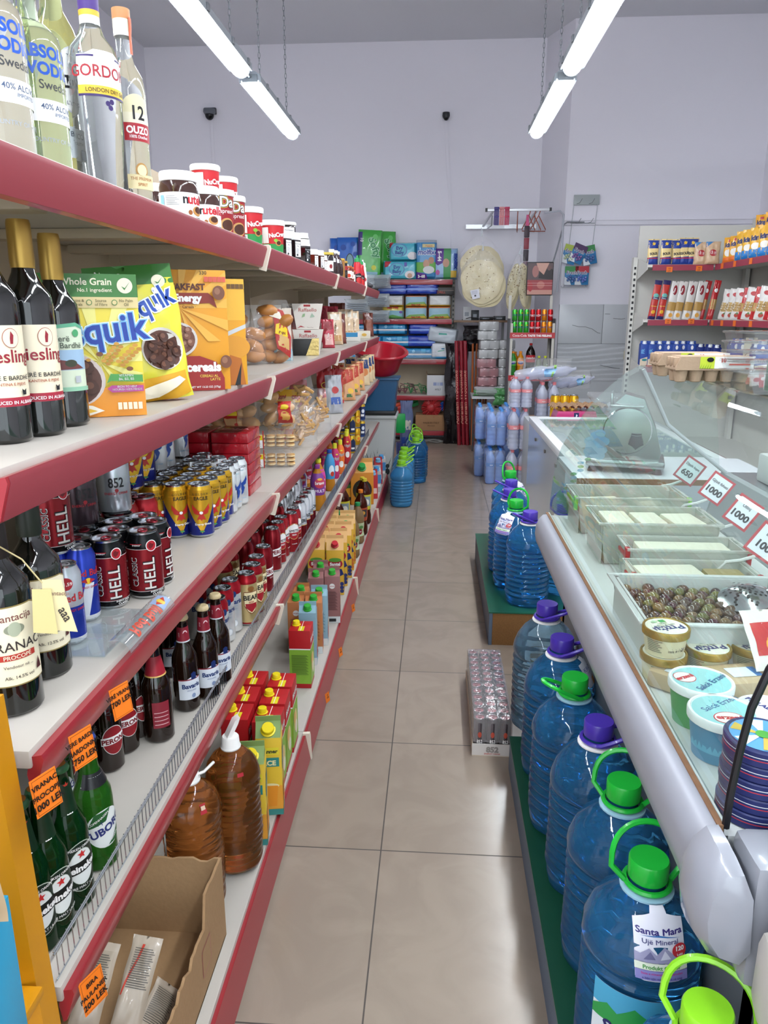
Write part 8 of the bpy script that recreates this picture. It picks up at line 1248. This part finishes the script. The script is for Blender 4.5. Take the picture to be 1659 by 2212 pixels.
for i, y in enumerate((7.12, 6.98, 6.82, 6.64, 6.46, 6.28)): rs_('king_blue', CX + .05, y, z, 'yellow and blue rice pack, %s along the shelf' % nth(i), 'yellow and blue rice packs', rz=-.75, sc=1.1)
for i, y in enumerate((7.15, 6.95, 6.75)): rs_('king_orange', CX + .2, y, z + .17, 'orange rice pack on the second layer, %s' % nth(i), 'second layer of rice packs', rz=-.75)
z = 1.545
for i, x in enumerate((2.07, 2.15)): rs_('spag_red', x, CY + .08, z, 'tall red spaghetti pack, %s' % ('left', 'right')[i], 'red spaghetti packs', ry=radians(7), sc=1.02)
for i, x in enumerate((2.24, 2.31, 2.40, 2.49)): rs_('spag_white', x, CY + .08, z, 'tall white and tan spaghetti pack, %s' % nth(i), 'white spaghetti packs', ry=radians(7), sc=1.02)
for i, x in enumerate((2.54, 2.60)): rs_('pasta_red', x, CY + .1 - .08 * i, z, 'dark red pasta pack, %s' % ('left', 'right')[i], 'dark red pasta packs', ry=radians(8), scz=1.35, sc=.7)
for i, (k, y) in enumerate([('pasta_short', 7.40), ('pasta_short', 7.25), ('pasta_short', 7.10), ('pasta_red', 6.98), ('pasta_short', 6.85), ('pasta_red', 6.72), ('pasta_short', 6.58), ('pasta_red', 6.44), ('pasta_short', 6.3), ('pasta_short', 6.1)]): rs_(k, CX + .06, y, z, '%s pasta pack, %s along the right shelf' % ({'pasta_short': 'white and tan', 'pasta_red': 'bright red'}[k], nth(i)), 'short pasta packs', rz=-.7, ry=radians(8))
for i, y in enumerate((7.1, 6.85, 6.6)): rs_('pasta_short', CX + .2, y, z + .2, 'pasta pack lying on the others, %s' % nth(i), 'pasta packs lying on top', rz=-.7, ry=radians(75))
z = 1.10
for i, (k, x, y) in enumerate([('milk_dream', 2.02, CY + .02), ('milk_dream', 2.09, CY - .0), ('milk_euro', 2.165, CY + .02), ('milk_euro', 2.245, CY + .02), ('milk_euro', 2.325, CY + .02), ('milk_euro', 2.40, CY + .06), ('milk_euro', 2.47, CY + .02), ('milk_navy', 2.54, CY - .03), ('milk_navy', 2.60, CY - .12), ('milk_navy', 2.62, CY - .24)]): rs_(k, x, y, z, 'blue milk carton with white cap, %s from the left' % nth(i), 'blue milk cartons in front', sc=1.25)
for i, (k, y) in enumerate([('milk_navy', 7.3), ('milk_euro', 7.2), ('milk_euro', 7.05), ('milk_cream', 6.9), ('milk_navy', 6.77), ('milk_euro', 6.62)]): rs_(k, CX + .12, y, z, '%s milk carton, %s along the right shelf' % ('cream' if k == 'milk_cream' else 'blue', nth(i)), 'milk cartons along the right shelf', rz=-.6, sc=1.45)
for i, (px, py) in enumerate([(1446, 582), (1510, 580), (1443, 694), (1493, 694)]): p = aty(px, py, CY - .014); thing('price_sticker', 'price tag', [('card', (lambda g: g.box(-.028, -.002, -.024, .028, 0, .024, C('e8742a')))(G())), ('writing', art([('t', '100', 0, 0, .018, C('6a2a10')), ('t', 'LEK', 0, -.018, .016, C('6a2a10'))], flat(-.002)))], p.x, p.y, p.z, 0, 'orange price sticker on the corner shelving rail, %s' % ['top left', 'top right', 'lower left', 'lower right'][i])
for i, (z, y) in enumerate([(2.022, 7.4), (2.022, 7.1), (2.022, 6.75), (1.517, 7.5), (1.517, 7.25), (1.517, 6.95), (1.517, 6.6)]): thing('price_sticker', 'price tag', [('card', (lambda g: g.box(-.002, -.03, -.024, 0, .03, .024, C('e8742a')))(G()))], CX - .013, y, z, 0, 'orange price sticker on the right-hand rail, %s' % nth(i), 'stickers on the right-hand rail')
# ================================================================= floor goods at the far end
wb = film('blue_bottle_plastic', 'a4ccf8', .4, .1, 1.5); wc = film('clear_bottle_plastic', 'eceffa', .3, .08, 1.6)
def pet(key, h, r, m, capc, lab_=None):
    pr = [(r * .8, 0), (r, .012)]; z = .03
    while z < h * .68: pr.append((r * (1 - .035 + .035 * cos(z * 2 * pi / .04)), z)); z += .01
    pr += [(r, h * .7), (r * .9, h * .77), (r * .5, h * .87), (.013, h * .92), (.013, h * .95)]
    g = G(); g.lathe(pr, m, 20); c = G(); c.lathe([(.016, h * .93), (.016, h), (.001, h)], C(capc, .3), 14); ps_ = [('body', g), ('cap', c)]
    if lab_: ps_.append(('label', art([('r', -r * 3.1, h * .5, r * 3.1, h * .6, C(lab_)), ('t', 'aqua', 0, h * .53, h * .05, ww), ('t', 'aqua', r * 2, h * .53, h * .05, ww)], cyl(r * 1.01), .01)))
    KIND[key] = Kind('water_bottle', 'water bottle', ps_)
pet('pet_blue', .345, .046, wb, '4a90d8', '3a78b0'); pet('pet_clear', .37, .05, wc, 'd87a80', 'd8888c')
KIND['sixwrap'] = Kind('shrink_wrap', 'shrink film', [('film', (lambda g: g.box(-.098, -.145, .0, .098, .145, .33, film('bottle_pack_film', 'eaf2ff', .14, .12, 1.3, .9, 18), .03))(G()))])
for t, (x, y, z0_) in enumerate([(.58, 7.30, 0), (.58, 7.30, .375), (.49, 7.66, 0), (.49, 7.66, .375), (.76, 7.72, .0), (.76, 7.72, .375)]):
    nmx = ['front pack, lower', 'front pack, upper', 'left rear pack, lower', 'left rear pack, upper', 'right rear pack, lower', 'right rear pack, upper'][t]
    for i in range(2):
        for j in range(3): place('pet_blue', x - .047 + .094 * i, y - .095 + .095 * j, z0_ + .001, .2, 'blue water bottle in the %s' % nmx, 'blue bottles in the %s' % nmx)
    place('sixwrap', x, y, z0_ + .001, 0, 'clear film around the %s of blue bottles' % nmx)
for t, (x, y, z0_) in enumerate([(.77, 7.02, 0), (.77, 7.02, .38), (.77, 7.02, .0 + .76), (1.02, 7.05, .62)][:]):
    if t == 2: continue
    for i in range(2):
        for j in range(2): place('pet_clear', x - .052 + .104 * i, y - .06 + .12 * j, z0_ + (.001 if t != 4 else .0) + (.0 if t < 3 else 0), .2, 'clear water bottle with pink cap, %s' % ['left pack, lower', 'left pack, middle', '', 'right pack, middle', 'right pack, upper'][t], 'clear bottles, ' + ['left pack lower', 'left pack middle', '', 'right pack middle', 'right pack upper'][t], scz=1.02)
for i in range(2):
    for j in range(2): place('pet_clear', .72 + .104 * i, 6.96 + .12 * j, .77, .1, 'clear water bottle with pink cap, left pack, top', 'clear bottles, left pack top', scz=.75)
g = G(); g.box(.90, 6.95, 0, 1.75, 7.6, .62, C('8a6a50'), .004); thing('brown_carton_stack', 'cardboard box', [('box', g)], 0, 0, 0, 0, 'brown carton carrying the right-hand clear bottle pack')
bag('clear_wad', .46, .2, .26, clearbag, [('r', -.02, .05, .08, .12, C('8ab8e0')), ('r', .05, .05, .07, .15, C('8ab85a'))], name='bottle_pack', gus=0, wr=.03, sd=50, contents=[('bottles', (lambda g: [g.lathe([(.03, -.16), (.045, -.14), (.045, .08), (.015, .14), (.015, .17)], wc, 14, TR(-.1 + .1 * i, 0, .08, 0, 0, pi / 2 - .2)) for i in range(3)] and g)(G()))]); place('clear_wad', .98, 7.0, 1.0, .0, 'pack of clear bottles lying on its side on top of the stack', sc=1.05); place('clear_wad', 1.25, 7.15, .92, .4, 'wrinkled clear bottle wrap right of the lying pack', sc=.9)
# side counter with stuff behind the glass-topped cabinet
g = G(); g.box(.80, 6.12, .0, 1.9, 6.9, .70, C('b4b8ba'), .004); thing('side_counter', 'counter', [('body', g)], 0, 0, 0, 0, 'pale low counter behind the glass-topped cabinet')
g = G(); g.prism([(-.19, 0), (.19, 0), (.15, .13), (-.15, .13)], -.12, .12, mat('pink_pack', 'c83a78', .3, coat=.4, bump=.4, bscale=20), 'y'); thing('pink_pack', 'pack', [('pack', g), ('label', art([('r', -.022, .05, .018, .12, C('1f2558')), ('p', [(-.004, .065), (.008, .07), (.002, .085), (.008, .1), (-.004, .108), (-.008, .085)], C('d8d8e0'))], flat(-.12)))], 1.14, 6.30, .701, 0, 'pink wrapped pack with a navy crescent label')
eg_ = G(); nn = 8; vs = []; 
for i in range(33):
    for j in range(17): vs.append((-.22 + .44 * i / 32, -.12 + .24 * j / 16, .02 + .022 * abs(sin(i * pi / 4)) * 1 + .012 * sin(j * pi / 2)))
eg_.add(vs, [(i * 17 + j, (i + 1) * 17 + j, (i + 1) * 17 + j + 1, i * 17 + j + 1) for i in range(32) for j in range(16)], mat('egg_tray_pulp', '8a6c52', .9), False); thing('egg_tray', 'egg tray', [('tray', eg_)], 1.17, 6.32, .835, .1, 'brown egg tray lying on the pink pack')
for i in range(3): place('orange_can', 1.05 + .08 * i, 6.75, .701, .4, 'gold can behind the egg tray, %s' % nth(i), 'gold cans behind the egg tray', sc=1.3)
bag('clear_heap', .5, .2, .24, clearbag, name='plastic_bag', gus=0, wr=.04, sd=52, contents=[('contents', (lambda g: [g.ell((-.12 + .08 * i, 0, .07), (.05, .05, .05), C(['6a6c78', '8a8a92', '5a5c68', 'c87a3a'][i]), 10, lump=.4, sd=i) for i in range(4)] and g)(G()))]); place('clear_heap', 1.55, 6.6, .75, 0, 'heap of clear bags right of the egg tray'); place('clear_heap', 1.4, 6.75, .72, .3, 'clear bag of grey things behind the egg tray', sc=.8)
# glass-topped cabinet
cx0, cx1, cy0, cy1, cz = .75, 1.65, 4.30, 6.08, .80; ps = []
g = G(); g.box(cx0, cy0, .05, cx1, cy1, cz - .05, mat('cabinet_panel', 'b8c2ca', .15, coat=.4)); ps.append(('body', g)); fr_ = mat('cabinet_frame', 'd6d8da', .3)
for a in ((cx0 - .005, cy0, cx0 + .06, cy1), (cx1 - .06, cy0, cx1, cy1), (cx0 + .06, cy0, cx1 - .06, cy0 + .06), (cx0 + .06, cy1 - .06, cx1 - .06, cy1)): g = G(); g.box(a[0], a[1], cz - .05, a[2], a[3], cz, fr_, .003); ps.append(('frame_rail', g))
g = G(); g.box(cx0 + .06, cy0 + .06, cz - .012, cx1 - .06, cy1 - .06, cz - .006, film('cabinet_glass', 'f0f6f4', .06, .03, 1.2)); ps.append(('glass_top', g, 'glass top')); g = G(); g.box(cx0 + .06, cy0 + .06, cz - .049, cx1 - .06, cy1 - .06, cz - .045, C('c8ccc8')); ps.append(('inner_shelf', g))
for y in (4.6, 5.1, 5.6): g = G(); g.box(cx0 - .012, y, cz - .12, cx0 - .001, y + .03, cz - .10, C('5a5450')); ps.append(('hinge', g))
thing('glass_top_cabinet', 'cabinet', ps, 0, 0, 0, 0, 'pale cabinet with aluminium-framed glass top beyond the deli counter')
# ---- bin, tub and basin at the end of the gondola
ps = []; g = G(); binm = mat('white_bin_plastic', 'c4c6c4', .35); g.prism([(-.19, 0), (.19, 0), (.235, .66), (-.235, .66)], 0, .34, binm, 'y'); g.box(-.25, -.015, .63, .25, .355, .665, binm, .01); ps.append(('bin', g))
e = []; rn = random.Random(8)
for i in range(26): x = rn.uniform(-.06, .13); t = rn.uniform(-.12, .12); h_ = rn.uniform(.15, .36); e.append(('p', [(x, .02), (x + .004, .02), (x + t + .001, .02 + h_), (x + t * .5, .02 + h_ * .6)], C('4a5a4a')))
e += [('d', -.1, .06, .06, .045, C('3a3c3e')), ('d', .05, .035, .09, .05, C('5c6064')), ('d', .16, .12, .022, .03, C('2a3034')), ('d', .162, .175, .018, .02, C('2a3034')), ('d', -.02, .02, .06, .03, C('2e3230'))]
ps.append(('printed_decal', art(e, flat(0)), 'grass and pebble decal')); place(Kind('waste_bin', 'bin', ps), -.62, 7.12, .001, 0, 'white bin with grass and pebble picture at the gondola end')
g = G(); g.prism([(-.2, 0), (.2, 0), (.235, .3), (-.235, .3)], 0, .36, mat('blue_box_plastic', '1c5078', .3), 'y'); g.box(-.25, -.012, .285, .25, .372, .305, mat('blue_box_plastic', '1c5078'), .006); l = G(); l.box(-.235, -.01, -.04, .22, .37, -.001, C('1c1e20'), .012); place(Kind('storage_box', 'storage box', [('box', g), ('base_lid', l, 'black lid underneath')]), -.60, 7.1, .71, 0, 'blue plastic storage box standing on the white bin')
bm_ = mat('red_basin_plastic', 'a81428', .3, coat=.2); g = G(); g.lathe([(.001, .0), (.17, 0), (.19, .02), (.245, .19), (.262, .2), (.275, .195), (.275, .205), (.262, .215), (.24, .205), (.185, .03), (.165, .012), (.001, .012)], bm_, 44, cap=False); thing('washing_basin', 'basin', [('basin', g)], -.56, 7.28, 1.068, 0, 'big red plastic basin on top of the blue box', rx=radians(14), ry=radians(5))
bag('mop_bag', .14, .5, .1, film('blue_tint_film', 'a8b8e0', .3, .15, 1.2, .7, 30), [('r', -.04, .2, .04, .3, C('c8c0b0')), ('r', -.07, .05, .07, .12, C('2a4a9a'))], name='plastic_bag', gus=0, wr=.02, sd=55); place('mop_bag', -.31, 7.9, .22, 0, 'blue-tinted wrapped pack hanging beside the white bin'); g = G(); g.lathe([(.07, 0), (.085, .26), (.08, .27)], C('1f2f6a', .3), 20); thing('blue_bucket', 'bucket', [('bucket', g)], -.34, 7.95, .001, 0, 'small navy bucket on the floor by the jugs')
g = G(); g.box(-.05, -.03, 0, .05, .03, .2, C('1f9a4a', .3), .02); thing('green_bottle', 'cleaning bottle', [('bottle', g)], -.36, 7.62, .42, .2, 'green cleaning bottle beside the white bin')
# ================================================================= left foreground: yellow post and what hangs on it
ym = mat('yellow_powder_coat', 'c8880c', .4, var=.05, bscale=20); g = G(); g.prism([(-.562, .80), (-.540, .80), (-.514, .806), (-.514, .845), (-.522, .845), (-.522, .814), (-.54, .81), (-.562, .81)], 0, 1.13, ym, 'z'); g2 = G(); g2.box(-.63, .79, 0, -.60, .82, 1.13, ym, .003); g3 = G(); g3.box(-.60, .80, .82, -.562, .81, .88, ym, .003); g4 = G(); g4.box(-.62, .60, .695, -.50, .80, .71, ym, .003)
thing('yellow_rack', 'rack', [('post', g), ('post', g2), ('cross_piece', g3), ('tray', g4)], -.006, 0, 0, 0, 'bright yellow metal rack post at the left frame edge', ry=radians(-1.7))
box('blue_carton', .12, .06, .22, '2a98c0', [('p', [(-.06, .12), (.06, .2), (.06, .22), (-.06, .22)], C('cfc8c0')), ('r', .0, .02, .04, .07, C('d8dce0')), ('r', .005, .03, .035, .06, blk)]); place('blue_carton', -.545, .64, .711, .1, 'blue and white carton at the lower left frame edge')
bag('paper_bag', .12, .2, .05, C('b09878', .8), [('d', .035, .1, .012, .012, C('c83a2a'))], name='paper_bag', gus=0, wr=.01, sd=66); place('paper_bag', -.528, .66, .932, .1, 'beige paper pack standing on the blue carton')
